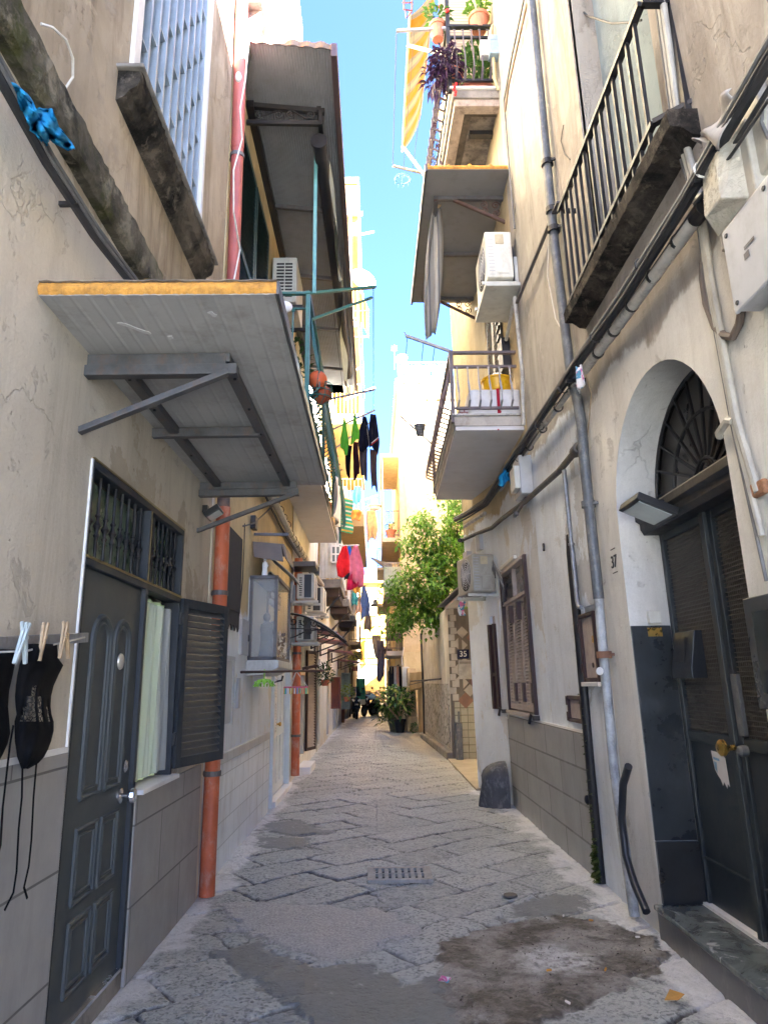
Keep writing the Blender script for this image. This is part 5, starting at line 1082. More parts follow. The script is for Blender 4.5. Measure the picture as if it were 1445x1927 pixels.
for i in range(3):
    o = FR.P(8.125+i*.492, 1.245, -.01); louvre(wn, (o, (0, 1, 0), (-1, 0, .0)), .485, 1.335, M['brownlight'], M['brownlight'], 30, .035, .055, 'shutter')
for u in (8.12, 8.62, 9.11):
    for z in (1.45, 2.42): d = MB(); d.fbox(FR, u-.045, u+.045, z-.10, z+.12, -.02, .035); d.build('hinge', M['brown'], wn, bev=.004)
d = MB(); d.fbox(FR, 8.02, 9.68, 1.185, 1.225, -.1, .06); d.build('window_sill', M['brownlight'], hW, bev=.004)
for u in (8.0, 9.95):
    d = MB(); d.fbox(FR, u-.03, u+.03, 1.17, 1.22, 0, .07); d.tube([FR.P(u, 1.2, .06), FR.P(u-.05, 1.24, .10), FR.P(u+.02, 1.14, .11)], .018, 6); d.build('shutter_catch', M['black'], hW)
# narrow cabinet door on the bent wall
d = MB(); d.fbox(FB, un0, un1, zn0, zn1+.12, -.06, -.05); nd = d.build('cupboard_door', M['brownlight'], hW)
d = MB(); d.fbox(FB, un0-.03, un0+.05, zn0, zn1, -.05, .03); d.fbox(FB, un1-.05, un1+.03, zn0, zn1, -.05, .03); d.fbox(FB, un0, un1, zn0+.45, zn0+.5, -.05, .02); d.build('frame', M['brown'], nd)
# cabinets
def cab(u0, u1, z0, z1, lab, key=True):
    c = thing('meter_cabinet', lab, 'meter cabinet', tuple(FR.P((u0+u1)/2, z0, .02)))
    d = MB(); f = .035; d.fbox(FR, u0, u0+f, z0, z1, -.03, .03); d.fbox(FR, u1-f, u1, z0, z1, -.03, .03); d.fbox(FR, u0+f, u1-f, z0, z0+f, -.03, .028); d.fbox(FR, u0+f, u1-f, z1-f, z1, -.03, .028)
    for z in (z0+.2*(z1-z0), z0+.8*(z1-z0)): d.fbox(FR, u1-.01, u1+.03, z-.04, z+.04, -.01, .035)
    d.build('frame', M['brown'], c, bev=.004)
    d = MB(); d.fbox(FR, u0+f, u1-f, z0+f, z1-f, -.03, .008); d.build('door', M['brownlight'], c)
    if key:
        d = MB(); d.fbox(FR, u0+.04, u0+.075, z0+.55*(z1-z0), z0+.65*(z1-z0), .0, .03); d.build('latch', M['brass'], c); d = MB(); d.lathe([(0, 0), (.022, 0), (.02, .006), (0, .006)], FR.P(u0+.17, z0+.24*(z1-z0), .008), (-1, 0, 0), 12); d.build('keyhole', M['brown'], c)
cab(5.66, 6.07, 1.58, 2.14, 'tall brown framed meter cabinet beside the mossy black pipe'); cab(6.24, 6.68, 1.23, 1.46, 'small brown framed meter box above the grey block base', False)
d = MB(); d.fbox(FR, 5.64, 6.09, 1.545, 1.58, -.02, .05); tag(d.build('cabinet_sill', M['white'], bev=.004), 'white sill under the tall brown meter cabinet', 'sill')
# slot pipe with moss
mp = thing('drainpipe', 'black pipe sunk in a slot with moss growing near its foot', 'drainpipe', tuple(FR.P(6.15, 0, 0)))
d = MB(); d.tube([FR.P(6.17, 2.86, -.01), FR.P(6.13, 2.7, .012), FR.P(6.13, 1.9, .012), FR.P(6.16, .9, .012), FR.P(6.17, 0, .014)], .045, 10); d.build('pipe', M['iron'], mp, smooth=True)
moss = leafmat('moss', (.022, .035, .008, 1), (.06, .085, .015, 1), .1)
d = MB(); r = random.Random(9)
for i in range(260):
    z = .28*r.random() if i < 170 else .3+1.2*r.random()**2; s = .016 if z > .25 else .03
    d.leaf(FR.P(6.15+r.uniform(-.045, .045), z+.02, .03+r.uniform(0, .02)), (-1, r.uniform(-1, 1), r.uniform(-.3, 1)), (0, r.uniform(-1, 1), 1), s*1.6, s*1.3)
mo_ = d.build('moss', moss, mp); mo_['kind'] = 'stuff'
d = MB(); d.lathe([(.035, 0), (.035, .05), (.02, .06), (0, .06)], FR.P(6.27, .62, .0), (-1, 0, 0), 12); d.build('valve', M['iron'], mp, smooth=True)
# corner guard stone
d = MB(); c0 = V((1.72, 9.86, 0)); n = 26
def guard(a, b):
    th = math.pi*(.0+1.0*a); ph = b; r = .36*(1-.12*ph) if ph < .6 else .36*(1-.12*.6)*math.cos((ph-.6)/.4*math.pi/2)
    z = .56*(ph if ph < .6 else .6+.4*math.sin((ph-.6)/.4*math.pi/2)); k = 1+.05*math.sin(th*5+z*9)
    return c0+V((-r*k*math.sin(th), -r*k*math.cos(th)*.75, z))
d.grid(guard, n, 14); tag(d.build('guard_stone', paint('blackened_guard_stone', (.07, .072, .078, 1), .8, 0, .4, 7, .3, (.35, .35, .34, 1), .45), smooth=True), 'rounded dark guard stone at the foot of the white wall corner', 'guard stone')
# ============================================================ PIPES & CABLES (RIGHT)
bp = thing('drainpipe', 'tall grey drainpipe between the beige and white houses with black hose at its foot', 'drainpipe', tuple(FR.P(5.4, 0, .07)))
d = MB(); d.tube([FR.P(u, z, .06) for u, z in ((5.50, 8.85), (5.50, 8.2), (5.54, 6.4), (5.56, 5.5), (5.50, 4.5), (5.48, 4.15), (5.38, 3.85), (5.33, 3.6), (5.36, 3.35), (5.36, 2.2))], .042, 14); d.build('upper_pipe', M['leadpipe'], bp, smooth=True)
d = MB(); d.tube([FR.P(5.36, 2.2, .06), FR.P(5.38, 1.9, .06), FR.P(5.42, 1.0, .06), FR.P(5.36, .4, .06), FR.P(5.30, .02, .06)], .036, 14); d.build('lower_pipe', paint('peeling_white_pipe', (.40, .42, .43, 1), .6, .1, .3, 9, .15, (.15, .16, .16, 1), .8), bp, smooth=True)
for z, m_ in ((6.25, M['iron']), (5.75, M['iron']), (5.55, M['iron']), (2.95, M['leadpipe']), (1.78, paint('rusty_collar', (.20, .10, .06, 1), .8, .1, .3))):
    d = MB(); u = 5.53 if z > 5 else 5.37; d.lathe([(.042, -.025), (.056, -.025), (.056, .025), (.042, .025)], FR.P(u, z, .06), (0, 0, 1), 14); d.bar(FR.P(u-.02, z, .06), FR.P(u-.06, z, .0), .02); d.build('clamp', m_, bp)
d = MB(); d.lathe([(0, 0), (.03, 0), (.028, .012), (0, .014)], FR.P(5.36, 1.66, .105), (-.8, -.6, 0), 14); d.build('white_cap', M['white'], bp)
hose = [(1182, 1442), (1172, 1475), (1169, 1540), (1177, 1610), (1194, 1665), (1216, 1716)]
d = MB(); d.tube([FR.at(a, b, .13) for a, b in hose], .026, 10); tag(d.build('hose', M['rubber'], smooth=True), 'black corrugated hose curving down to the ground beside the right drainpipe', 'hose')
rb = thing('cable_bundle', 'thick bundle of dark cables strung along the right wall under the balconies', 'cable', tuple(FR.P(5, 4.0, .1)))
bpts = [(-2, 4.05), (2.3, 4.03), (3.1, 3.97), (4.0, 3.97), (5.1, 4.02), (6.5, 4.04), (7.9, 4.06), (9.8, 4.10)]
for k, (dd, dz, r, m_) in enumerate(((.12, 0, .028, 'cabledark'), (.15, .03, .014, 'cablegrey'), (.155, -.01, .011, 'cabledark'), (.10, .045, .012, 'cablewhite'), (.13, .05, .009, 'cablegrey'), (.09, -.04, .012, 'cabledark'))):
    d = MB(); d.tube([FR.P(u, z+dz+.012*math.sin(u*2.3+k), dd+.008*math.sin(u*3+k*2)) for u, z in bpts]+[FB.P(.9, 4.14+dz, dd), FB.P(1.47, 4.18+dz, dd)], r, 7); d.build('cable', M[m_], rb, smooth=True)
for u in (2.2, 2.9, 3.7, 4.6, 5.5, 6.4, 7.4):
    d = MB(); d.tube([FR.P(u, 4.0+.045*math.cos(a), .125+.045*math.sin(a)) for a in [2*math.pi*i/10 for i in range(11)]], .006, 5); d.build('tie', M['cablewhite'] if u in (2.2, 2.9) else M['cabledark'], rb)
for k, u in enumerate((2.95, 5.3)): d = MB(); d.bar(FR.P(u, 3.98, -.03), FR.P(u, 3.97, .16), .03); d.build('hook', M['iron'], rb)
cw = thing('conduit', 'dirty white plastic conduit with black clips sloping along the right wall', 'conduit', tuple(FR.P(5, 4.0, .07)))
cpts = [FR.P(3.12, 3.90, .07), FR.P(4.2, 3.93, .07), FR.P(5.1, 3.97, .07)]
d = MB(); d.tube(cpts, .036, 12); d.build('pipe', M['conduit'], cw, smooth=True)
d = MB(); d.tube([FR.P(5.3, 3.97, .07), FR.P(6.5, 4.02, .07), FR.P(8.9, 4.05, .07)], .028, 12); d.build('pipe', M['conduit'], cw, smooth=True)
d = MB(); d.tube([FB.P(.2, 4.0, .07), FB.P(1.2, 4.02, .06)], .028, 10); d.build('pipe', M['conduit'], cw, smooth=True)
d = MB(); d.tube([FR.P(3.04, 3.895, .07), FR.P(3.14, 3.90, .07)], .042, 12); d.build('end_cap', M['black'], cw)
for u in (3.35, 3.7, 4.05, 4.4, 4.75, 5.4, 5.9, 6.5, 7.1, 7.7): d = MB(); d.lathe([(.037, -.012), (.044, -.012), (.044, .012), (.037, .012)], FR.P(u, 3.90+.024*(u-3.1)+.01 if u < 5.2 else 3.97+.03*(u-5.3), .07), (0, 1, 0), 12); d.build('clip', M['black'], cw)
cable('cable', [FR.at(a, b, .12) for a, b in ((1445, 188), (1380, 285), (1340, 340), (1306, 384))], .008, M['cabledark'], 'thin black wire with clips descending to the end of the white conduit')
br = [(1100, 848), (1062, 888), (1000, 938), (940, 985), (880, 1028)]
d = MB(); d.tube([FR.P(5.42, 3.47, .05), FR.P(6.15, 3.46, .05), FR.P(7.6, 3.55, .05), FR.P(9.0, 3.68, .05), FR.P(9.85, 3.74, .05), FB.P(.8, 3.80, .05), FB.P(1.45, 3.84, .05)], .03, 10)
d.lathe([(.03, -.06), (.05, -.06), (.05, .06), (.03, .06)], FR.P(5.55, 3.465, .05), (0, 1, 0), 12); tag(d.build('pipe', paint('dark_grey_branch_pipe', (.10, .095, .09, 1), .7, .1, .3, 12, .15, (.25, .22, .18, 1), .5), smooth=True), 'dark horizontal branch pipe crossing the white wall', 'pipe')
d = MB(); d.tube([FR.P(6.02, 3.44, .04), FR.P(6.0, 2.26, .04), FR.P(5.97, 2.2, .04), FR.P(5.9, 2.19, .04)], .019, 10); d.lathe([(.02, -.01), (.03, -.01), (.03, .01), (.02, .01)], FR.P(6.0, 2.75, .04), (0, 0, 1), 10); tag(d.build('pipe', M['galv'], smooth=True), 'thin galvanised pipe running down to the tall meter cabinet', 'pipe')
cable('cable', [FR.at(a, b, .03) for a, b in ((1030, 330), (1033, 420), (1030, 520), (1045, 600), (1068, 640))], .006, M['cablewhite'], 'thin white cable hanging down the grey right wall')
cable('cable', [FR.at(a, b, .02) for a, b in ((985, 0), (962, 110), (948, 190), (958, 320), (968, 430))], .012, M['cablegrey'], 'grey cable down the edge of the cream wall by the top balcony')
cable('cable', [FR.at(a, b, .03) for a, b in ((993, 0), (957, 160), (950, 210))], .012, paint('brown_cable', (.22, .15, .10, 1), .6), 'brown cable slanting up the grey wall to the top right')
d = MB(); d.bar(FR.at(1050, 380, .05), FR.at(972, 570, .08), .035, .02); tag(d.build('iron_strut', M['irongrey']), 'slanting dark iron strut behind the tall grey drainpipe', 'strut')
d = MB(); d.tube([FR.at(a, b, .05) for a, b in ((952, 640), (968, 560), (982, 700), (985, 800))], .022, 8); tag(d.build('pipe', M['conduit'], smooth=True), 'pale cable pipe at the edge of the cream wall beside the right balcony', 'pipe')
cable('cable', [FR.at(a, b, .01) for a, b in ((1060, 235), (1055, 265), (1062, 290), (1072, 300))], .004, M['cabledark'], 'short dark wire curl on the grey wall')
cable('cable', [FR.at(a, b, -.12) for a, b in ((1075, 0), (1105, 30), (1150, 44), (1190, 42), (1206, 38))], .008, M['cabledark'], 'drooping cable across the bricked up balcony panel')
cable('cable', [FR.at(a, b, .02) for a, b in ((1100, 700), (1112, 740), (1108, 790), (1105, 820))], .004, paint('tan_wire', (.3, .22, .13, 1), .6), 'thin tan wire loop beside the bend of the tall drainpipe')
vc = thing('conduit', 'pair of pale vertical conduits beside the arched doorway', 'conduit', tuple(FR.P(3.13, 2.45, .02)))
for k, du in enumerate((0, .045, .085)):
    d = MB(); d.tube([FR.P(3.10+du, 8.5, .025), FR.P(3.22+du, 4.6, .03), FR.P(3.14+du*.8, 4.0, .025), FR.P(3.17+du*.6, 3.6, .022), FR.P(3.14+du*.6, 2.8, .022), FR.P(3.06+du*.6, 2.42-.2*k, .022)], (.020, .016, .009)[k], 8); d.build('tube', M['boxbeige'] if k < 2 else M['cablegrey'], vc, smooth=True)
d = MB(); d.fbox(FR, 3.0, 3.12, 2.40, 2.47, 0, .03); d.build('rust_plug', paint('rust_lump', (.30, .14, .07, 1), .9, 0, .4, 30, .4), vc, bev=.01)
d = MB(); d.tube([FR.P(3.32, 2.78, .02), FR.P(3.30, 2.79, .035), FR.P(3.20, 2.82, .035), FR.P(3.16, 2.80, .03)], .02, 8); d.build('elbow', M['boxbeige'], vc, smooth=True)
d = MB(); d.tube([FR.at(a, b, .05) for a, b in ((1304, 378), (1325, 368), (1345, 375), (1354, 400), (1358, 430), (1366, 470))], .02, 8); tag(d.build('pipe', M['boxbeige'], smooth=True), 'curved grey pipe between the white conduit and the square grey box', 'pipe')
d = MB(); d.tube([FR.at(a, b, .02) for a, b in ((1322, 495), (1321, 520), (1328, 570), (1345, 615), (1362, 632), (1378, 634), (1390, 610), (1396, 575))], .02, 8); tag(d.build('hose', paint('brown_grey_hose', (.11, .085, .07, 1), .7, 0, .3), smooth=True), 'brown looped conduit around the pale vertical tubes', 'hose')
# boxes
m1 = thing('meter_box', 'beige meter box wrapped in clear film high on the beige wall', 'meter box', tuple(FR.P(2.8, 3.62, .08)))
d = MB(); d.fbox(FR, 2.60, 2.93, 3.64, 4.02, 0, .08); d.fbox(FR, 2.52, 2.68, 3.72, 4.16, 0, .05); d.build('body', M['boxbeige'], m1, bev=.012)
d = MB(); c0 = FR.P(2.80, 3.83, .08); cs = [FR.P(2.66, 3.66, .08), FR.P(2.95, 3.66, .08), FR.P(2.95, 3.99, .08), FR.P(2.66, 4.0, .08)]; ap = [FR.P(2.72, 3.70, .17), FR.P(2.90, 3.74, .16), FR.P(2.93, 3.98, .12), FR.P(2.74, 3.96, .15)]
d._add(cs+ap, [(0, 1, 5, 4), (1, 2, 6, 5), (2, 3, 7, 6), (3, 0, 4, 7), (4, 5, 6, 7)]); t = NT('crinkled_film'); t.fin((.62, .58, .48, 1), t.ramp(t.noise(25, 3), .4, .6, .1, .5), t.bump(t.noise(30, 5, .7, None, 1.5), 1., .02)); t.b.inputs['Alpha'].default_value = .75; d.build('film', t.m, m1, bev=.01)
m2 = thing('junction_box', 'large square grey junction box at the right photo edge', 'junction box', tuple(FR.P(2.65, 3.2, .06)))
d = MB(); d.fbox(FR, 2.46, 2.84, 3.20, 3.60, 0, .10); d.build('body', M['boxgrey'], m2, bev=.008)
d = MB(); d.fbox(FR, 2.45, 2.85, 3.19, 3.61, .10, .12); d.build('lid', M['boxgrey'], m2, bev=.012)
d = MB()
for u in (2.49, 2.81):
    for z in (3.23, 3.57): d.lathe([(0, 0), (.012, 0), (.01, .006), (0, .006)], FR.P(u, z, .12), (-1, 0, 0), 10)
d.build('screw', M['black'], m2)
d = MB(); d.prism([FR.P(2.69, 3.43, .1215), FR.P(2.61, 3.43, .1215), FR.P(2.61, 3.415, .1215), FR.P(2.69, 3.415, .1215)], (-.002, 0, 0)); d.prism([FR.P(2.70, 3.40, .1215), FR.P(2.66, 3.40, .1215), FR.P(2.66, 3.37, .1215), FR.P(2.70, 3.37, .1215)], (-.002, 0, 0)); d.build('printed_mark', M['irongrey'], m2)
d = MB(); d.tube([FR.P(2.52, 3.19, .06), FR.P(2.52, 3.02, .07)], .045, 14); d.build('gland', M['boxbeige'], m2, smooth=True)
for k, (a, b, c_) in enumerate((((1408, 380), (1420, 410), (1440, 425)), ((1430, 350), (1436, 400), (1445, 412)), ((1436, 180), (1432, 230), (1445, 260)))): cable('cable', [FR.at(*q, .05) for q in (a, b, c_)], .008, M['cablegrey'], ('grey wire from the film wrapped meter box to the right edge', 'second grey wire dropping from the film wrapped meter box', 'grey wire loop above the film wrapped meter box')[k])
rg = MB(); rg.grid(lambda s, t_: FR.P(2.52+.34*s, 4.10-.16*t_*math.sin(s*3+.4)+.02*math.sin(s*9), .16+.02*math.sin(s*11+t_*4)), 14, 6); tag(rg.build('rag', cloth('grey_white_rag', (.42, .40, .38, 1)), smooth=2, solid=.004), 'torn pale rag tied on the right cable bundle', 'cloth')
pb = MB(); p0 = FR.at(1088, 690, .16); pb.grid(lambda s, t_: p0+V((.02*math.sin(s*8), (s-.5)*.12*(.5+t_), -.18*t_+.01*math.sin(s*12))), 10, 8); pk = NT('printed_bag'); pk.fin(pk.mix(pk.ramp(pk.noise(16, 2, .4, None, 1.), .48, .52), (.62, .62, .64, 1), pk.mix(pk.ramp(pk.noise(11, 2, .5), .48, .5), (.05, .22, .35, 1), (.55, .12, .28, 1))), .4); tag(pb.build('plastic_bag', pk.m, smooth=2, solid=.004), 'small printed plastic bag snagged on the right conduit', 'bag')
b2 = thing('junction_box', 'pale grey junction box under the yellow basin balcony', 'junction box', tuple(FR.P(7.6, 3.55, .1)))
d = MB(); d.fbox(FR, 7.35, 7.72, 3.58, 4.02, 0, .14); d.build('body', M['boxgrey'], b2, bev=.01)
d = MB(); d.fbox(FR, 7.36, 7.62, 3.64, 3.90, .14, .20); d.build('cover', M['acgrey'], b2, bev=.01)
d = MB(); d.bar(FR.P(7.5, 3.57, .05), FR.P(7.9, 3.45, .12), .03); d.lathe([(0, 0), (.03, 0), (.03, .04), (0, .04)], FR.P(7.8, 3.44, .12), (0, 0, 1), 10); d.build('bracket', M['irongrey'], b2)
bl = [(936, 885), (955, 882), (966, 895), (965, 912), (945, 908), (938, 915), (934, 900)]
p0 = FR.at(952, 882, .14); d = MB(); d.grid(lambda s, t_: p0+V(((s-.5)*.20*(.35+.8*t_)+.015*math.sin(t_*9), .03*math.sin(s*17+t_*2)*(.4+t_)+(s-.5)*.06, -.20*t_*(1+.22*math.sin(s*9)))), 20, 10); tag(d.build('rag', M['bluecloth'], smooth=2, solid=.005), 'small bright blue rag on the conduit under the right balcony', 'cloth')
cable('cable', [FR.at(a, b, .03) for a, b in ((940, 1335), (935, 1360), (940, 1385), (942, 1388))], .010, M['cablegrey'], 'grey hose end below the narrow brown cupboard')
cable('cable', [FR.at(a, b, .015) for a, b in ((937, 1130), (940, 1200), (948, 1300), (952, 1350), (957, 1352), (958, 1335))], .012, M['cablewhite'], 'pale conduit running down left of the brown louvred window')
# ============================================================ RIGHT MIDDLE BALCONY (yellow basin)
O0, O1 = V((.95, 7.6, 0)), V((.99, 10.75, 0))
def up(p, z): return V((p.x, p.y, z))
d = MB(); w0, w1 = FR.P(7.6, 4.4, -.05), FB.P(.95, 4.4, -.05); wm = FR.P(9.85, 4.4, -.05)
d.prism([up(w0, 4.40), up(O0, 4.40), up(O1, 4.40), up(w1, 4.40), up(wm, 4.40)], (0, 0, .05)); mb0 = d.build('balcony', M['soffit'], hW, bev=.006)
d = MB(); e = V((-.012, -.012, 0)); d.prism([up(w0+V((0, -.012, 0)), 4.45), up(O0+e, 4.45), up(O1+V((-.012, .01, 0)), 4.45), up(w1, 4.45), up(wm, 4.45)], (0, 0, .12)); d.build('slab', paint('peeling_cream_slab', (.46, .42, .37, 1), .9, 0, .2, 4, .25, (.15, .10, .08, 1), .45), mb0, bev=.008)
d = MB(); e = V((-.035, -.035, 0)); d.prism([up(w0+V((0, -.035, 0)), 4.57), up(O0+e, 4.57), up(O1+V((-.035, .02, 0)), 4.57), up(w1, 4.57), up(wm, 4.57)], (0, 0, .025)); d.build('coping', M['conduit'], mb0, bev=.004)
C0, C1 = V((.93, 7.62, 0)), V((.97, 10.72, 0)); W0 = FR.P(7.62, 5.2, .02)
d = MB(); m_rg = M['lightgrey_iron']
for z, s in ((5.38, .05), (5.20, .035), (4.68, .03)):
    d.bar(up(W0, z), up(C0, z), s, .03); d.bar(up(C0, z), up(C1, z), s, .03)
d.bar(up(C0, 4.5), up(C0, 5.4), .045); d.bar(up(C1, 4.5), up(C1, 5.4), .045); d.build('railing', paint('brown_grey_railing', (.14, .11, .11, 1), .5, .2, .2, 9), mb0)
for i in range(6):
    p = up(C0, 0).lerp(up(W0, 0), (i+.5)/6.2); b = MB(); flat_strip(b, bowed(p, (0, -1, 0), 4.68, 5.2), .022, .012); b.build('baluster', m_rg, mb0)
for i in range(20):
    p = up(C0, 0).lerp(up(C1, 0), (i+.5)/20); b = MB(); flat_strip(b, bowed(p, (-1, 0, 0), 4.68, 5.2), .012, .022); b.build('baluster', paint('brown_baluster', (.16, .10, .09, 1), .5) if i == 0 else bpy.data.materials['brown_baluster'], mb0)
d = MB()
for z in np.arange(4.72, 5.18, .06): d.tube([up(C0, z)+V((-.10, .1, 0)), up(C1, z)+V((-.10, 0, 0))], .004, 4)
d.build('wire_mesh', bpy.data.materials['brown_baluster'], mb0)
bs = thing('basin', 'yellow plastic basin on a white covered box on the right balcony', 'basin', (1.50, 7.92, 4.93))
bc = V((1.49, 7.80, 4.935))
d = MB(); d.lathe([(0, 0), (.135, 0), (.155, .02), (.172, .15), (.19, .152), (.19, .17), (.165, .165), (.14, .03), (0, .03)], bc, (0, 0, 1), 30); d.build('bowl', paint('yellow_plastic', (.68, .37, .012, 1), .35, 0, .06), bs, smooth=True)
d = MB(); r = random.Random(3); d.grid(lambda s, t_: bc+V((.11*math.sin(math.pi*t_)*math.cos(s*6.283)*(1+.25*math.sin(s*25)), .11*math.sin(math.pi*t_)*math.sin(s*6.283)*(1+.2*math.sin(s*19)), .15+.10*math.cos(math.pi*t_)+.02*math.sin(s*31))), 30, 10); tag(d.build('plastic_bag', M['plastwhite'], smooth=2), 'crumpled white plastic bag in the yellow basin', 'bag')
bx = thing('covered_box', 'box under a white sheet with a red ribbon below the yellow basin', 'covered box', (1.42, 7.95, 4.6))
d = MB()
def shf(s, t_):
    a = s*2*math.pi; x = .30*max(-1, min(1, 1.35*math.cos(a))); y = .22*max(-1, min(1, 1.35*math.sin(a))); k = 1+.03*math.sin(a*11)*t_+.04*t_
    return V((1.44+x*k, 7.90+y*k, 4.935-.32*t_))
d.grid(shf, 70, 8); d.poly([shf(i/40, 0)+V((0, 0, .0)) for i in range(40)]); d.build('sheet', cloth('white_sheet', (.66, .66, .68, 1), .15), bx, smooth=2)
rb_ = MB(); rb_.bar((1.47, 7.655, 4.94), (1.47, 7.645, 4.62), .035, .006, (0, 1, 0)); rb_.bar((1.49, 7.655, 4.66), (1.44, 7.60, 4.40), .02, .006, (0, 1, 0)); rb_.build('ribbon', cloth('red_ribbon', (.35, .02, .04, 1)), bx)
d = MB(); d.box(1.02, 1.22, 7.75, 8.0, 4.6, 4.72); tag(d.build('tray', tiles('foil_tray', (.45, .42, .40, 1), (.2, .06, .05, 1), .06, .04, 'xz', .01, .4), bev=.01), 'small patterned tray on the right balcony floor', 'tray')
pc_ = thing('clothesline', 'pair of iron poles with thin lines reaching out from the right balcony', 'clothesline', (.6, 8, 5.3))
q0 = onY(764, 632, 7.75); d = MB(); d.bar(up(C0, 5.4), q0, .035, .03); d.bar(q0, q0+V((-.02, 0, .05)), .012); d.build('pole', M['lightgrey_iron'], pc_); q1 = onY(752, 782, 10.9); d = MB(); d.bar(up(C1, 5.30), q1, .03, .03); d.build('pole', M['lightgrey_iron'], pc_)
d = MB()
for f in (.97, .6, .35): d.tube(sag(up(C0, 5.4).lerp(q0, f), up(C1, 5.3).lerp(q1, f), .05), .004, 4)
d.build('line', M['cabledark'], pc_)
bk_ = onY(790, 800, 10.6); hb = thing('hanging_basket', 'grey lattice basket hanging from the far pole of the right balcony', 'basket', tuple(bk_-V((0, 0, .18))))
d = MB(); d.lathe([(.06, -.18), (.09, -.02), (.10, 0), (.09, -.01), (.055, -.17)], bk_, (0, 0, 1), 16); d.build('bowl', tiles('lattice_plastic', (.28, .28, .29, 1), (.04, .04, .04, 1), .025, .025, 'xz', .006, .5, offset=0), hb)
d = MB(); d.tube([bk_+V((-.09, 0, 0)), bk_+V((-.07, 0, .11)), bk_+V((.05, 0, .15)), bk_+V((.09, 0, 0))], .006, 5); d.build('handle', M['boxgrey'], hb)
# dark louvred balcony door + open leaf
d = MB(); d.fbox(FR, 8.55, 9.55, 4.62, 6.95, -.13, -.12); bd = d.build('balcony_door', M['deep'], hW)
louvre(bd, (FR.P(8.58, 4.62, .0), (0, 1, 0), (-1, 0, 0)), .48, 2.3, M['brown'], M['brown'], 44, .04, .06, 'shutter'); louvre(bd, (FR.P(9.07, 4.62, .0), (0, 1, 0), (-1, 0, 0)), .48, 2.3, M['brown'], M['brown'], 44, .04, .06, 'shutter')
d = MB(); d.fbox(FR, 8.30, 8.55, 5.6, 6.7, .0, .03)
for k in range(7): d.fbox(FR, 8.33, 8.52, 5.70+k*.13, 5.74+k*.13, .03, .05)
d.build('grille_leaf', M['iron'], bd)
d = MB(); d.fbox(FR, 7.95, 8.2, 5.35, 5.75, 0, .10); tag(d.build('wall_bracket', M['iron']), 'black iron bracket on the cream wall by the right balcony', 'bracket')
# right canopy
rc_ = thing('canopy', 'grey panel canopy with orange edge and scroll brackets over the right balcony', 'canopy', (1.2, 8.7, 7.5))
d = MB(); ZC = 7.58
pl = [(FR.P(7.22, ZC).x+.02, 7.22), (.68, 7.22), (.66, 10.25), (FB.P(.45, ZC).x+.02, 10.28), (FR.P(9.85, ZC).x+.02, 9.85)]
d.prism([V((x, y, ZC)) for x, y in pl], (0, 0, .05)); d.build('panel', paint('grey_canopy_panel', (.22, .215, .22, 1), .6, 0, .1, 3, .05, (.12, .1, .1, 1), .3), rc_)
d = MB(); d.grid(lambda s, t_: V((.68+(pl[0][0]-.68)*s, 7.21-.01*math.sin(math.pi*t_), ZC+.004+.05*t_+.025*t_*(1 if (s*4) % 1 < .12 else 0))), 50, 4); d.build('foam_edge', M['foam'], rc_)
d = MB(); d.bar((.67, 7.2, ZC+.02), (.65, 10.27, ZC+.02), .03, .10); d.build('gutter', M['irongrey'], rc_)
for y in (7.7, 8.9, 10.1):
    xw = (FR.P(y, ZC) if y < 9.85 else FB.P(.25, ZC)).x+.03
    b = MB(); b.bar((xw, y, ZC-.03), (.80, y, ZC-.03), .05, .05); b.build('rafter', M['irongrey'], rc_)
    if y != 8.9:
        b = MB(); b.bar((xw, y, ZC-.38), (1.05, y, ZC-.05), .035); b.bar((.82, y, ZC-.06), (.82, y, ZC-.03), .04)
        for k, (dx, dz, dn) in enumerate(((.12, -.13, 1), (.12, -.24, -1), (.27, -.12, -1), (.26, -.20, 1))): scroll(b, (xw-dx, y, ZC+dz), (1, 0, 0), (0, 0, 1), .055, 1.4, dn, .008, 18, k)
        b.build('scroll_bracket', paint('rusty_bracket', (.10, .055, .045, 1), .7, .1, .3, 15), rc_)
d = MB(); d.bar((.83, 7.7, ZC-.04), (.83, 10.1, ZC-.04), .05); d.build('beam', M['irongrey'], rc_)
bd_ = thing('folded_blind', 'long folded grey striped blind hanging under the right canopy', 'blind', tuple(onY(810, 640, 7.9)))
p0, p1 = onY(822, 388, 7.9), onY(808, 632, 8.3); d = MB(); d.grid(lambda s, t_: p0.lerp(p1, t_)+V(((s-.5)*.16*(.3+1.4*t_*(1.02-t_))*2+.02*math.sin(s*14), .12*s*(1-t_)+.1*math.sin(s*6), 0)), 24, 14)
d.build('cloth', stripes('grey_cream_stripe', [(.36, .34, .31, 1), (.55, .52, .47, 1), (.20, .20, .22, 1)], [.05, .04, .02], 'x'), bd_, smooth=2, solid=.006)
d = MB(); d.lathe([(0, 0), (.055, 0), (.055, .02), (0, .02)], p0+V((0, -.03, .0)), (0, -1, 0), 16); d.build('roller_cap', M['wood'], bd_)
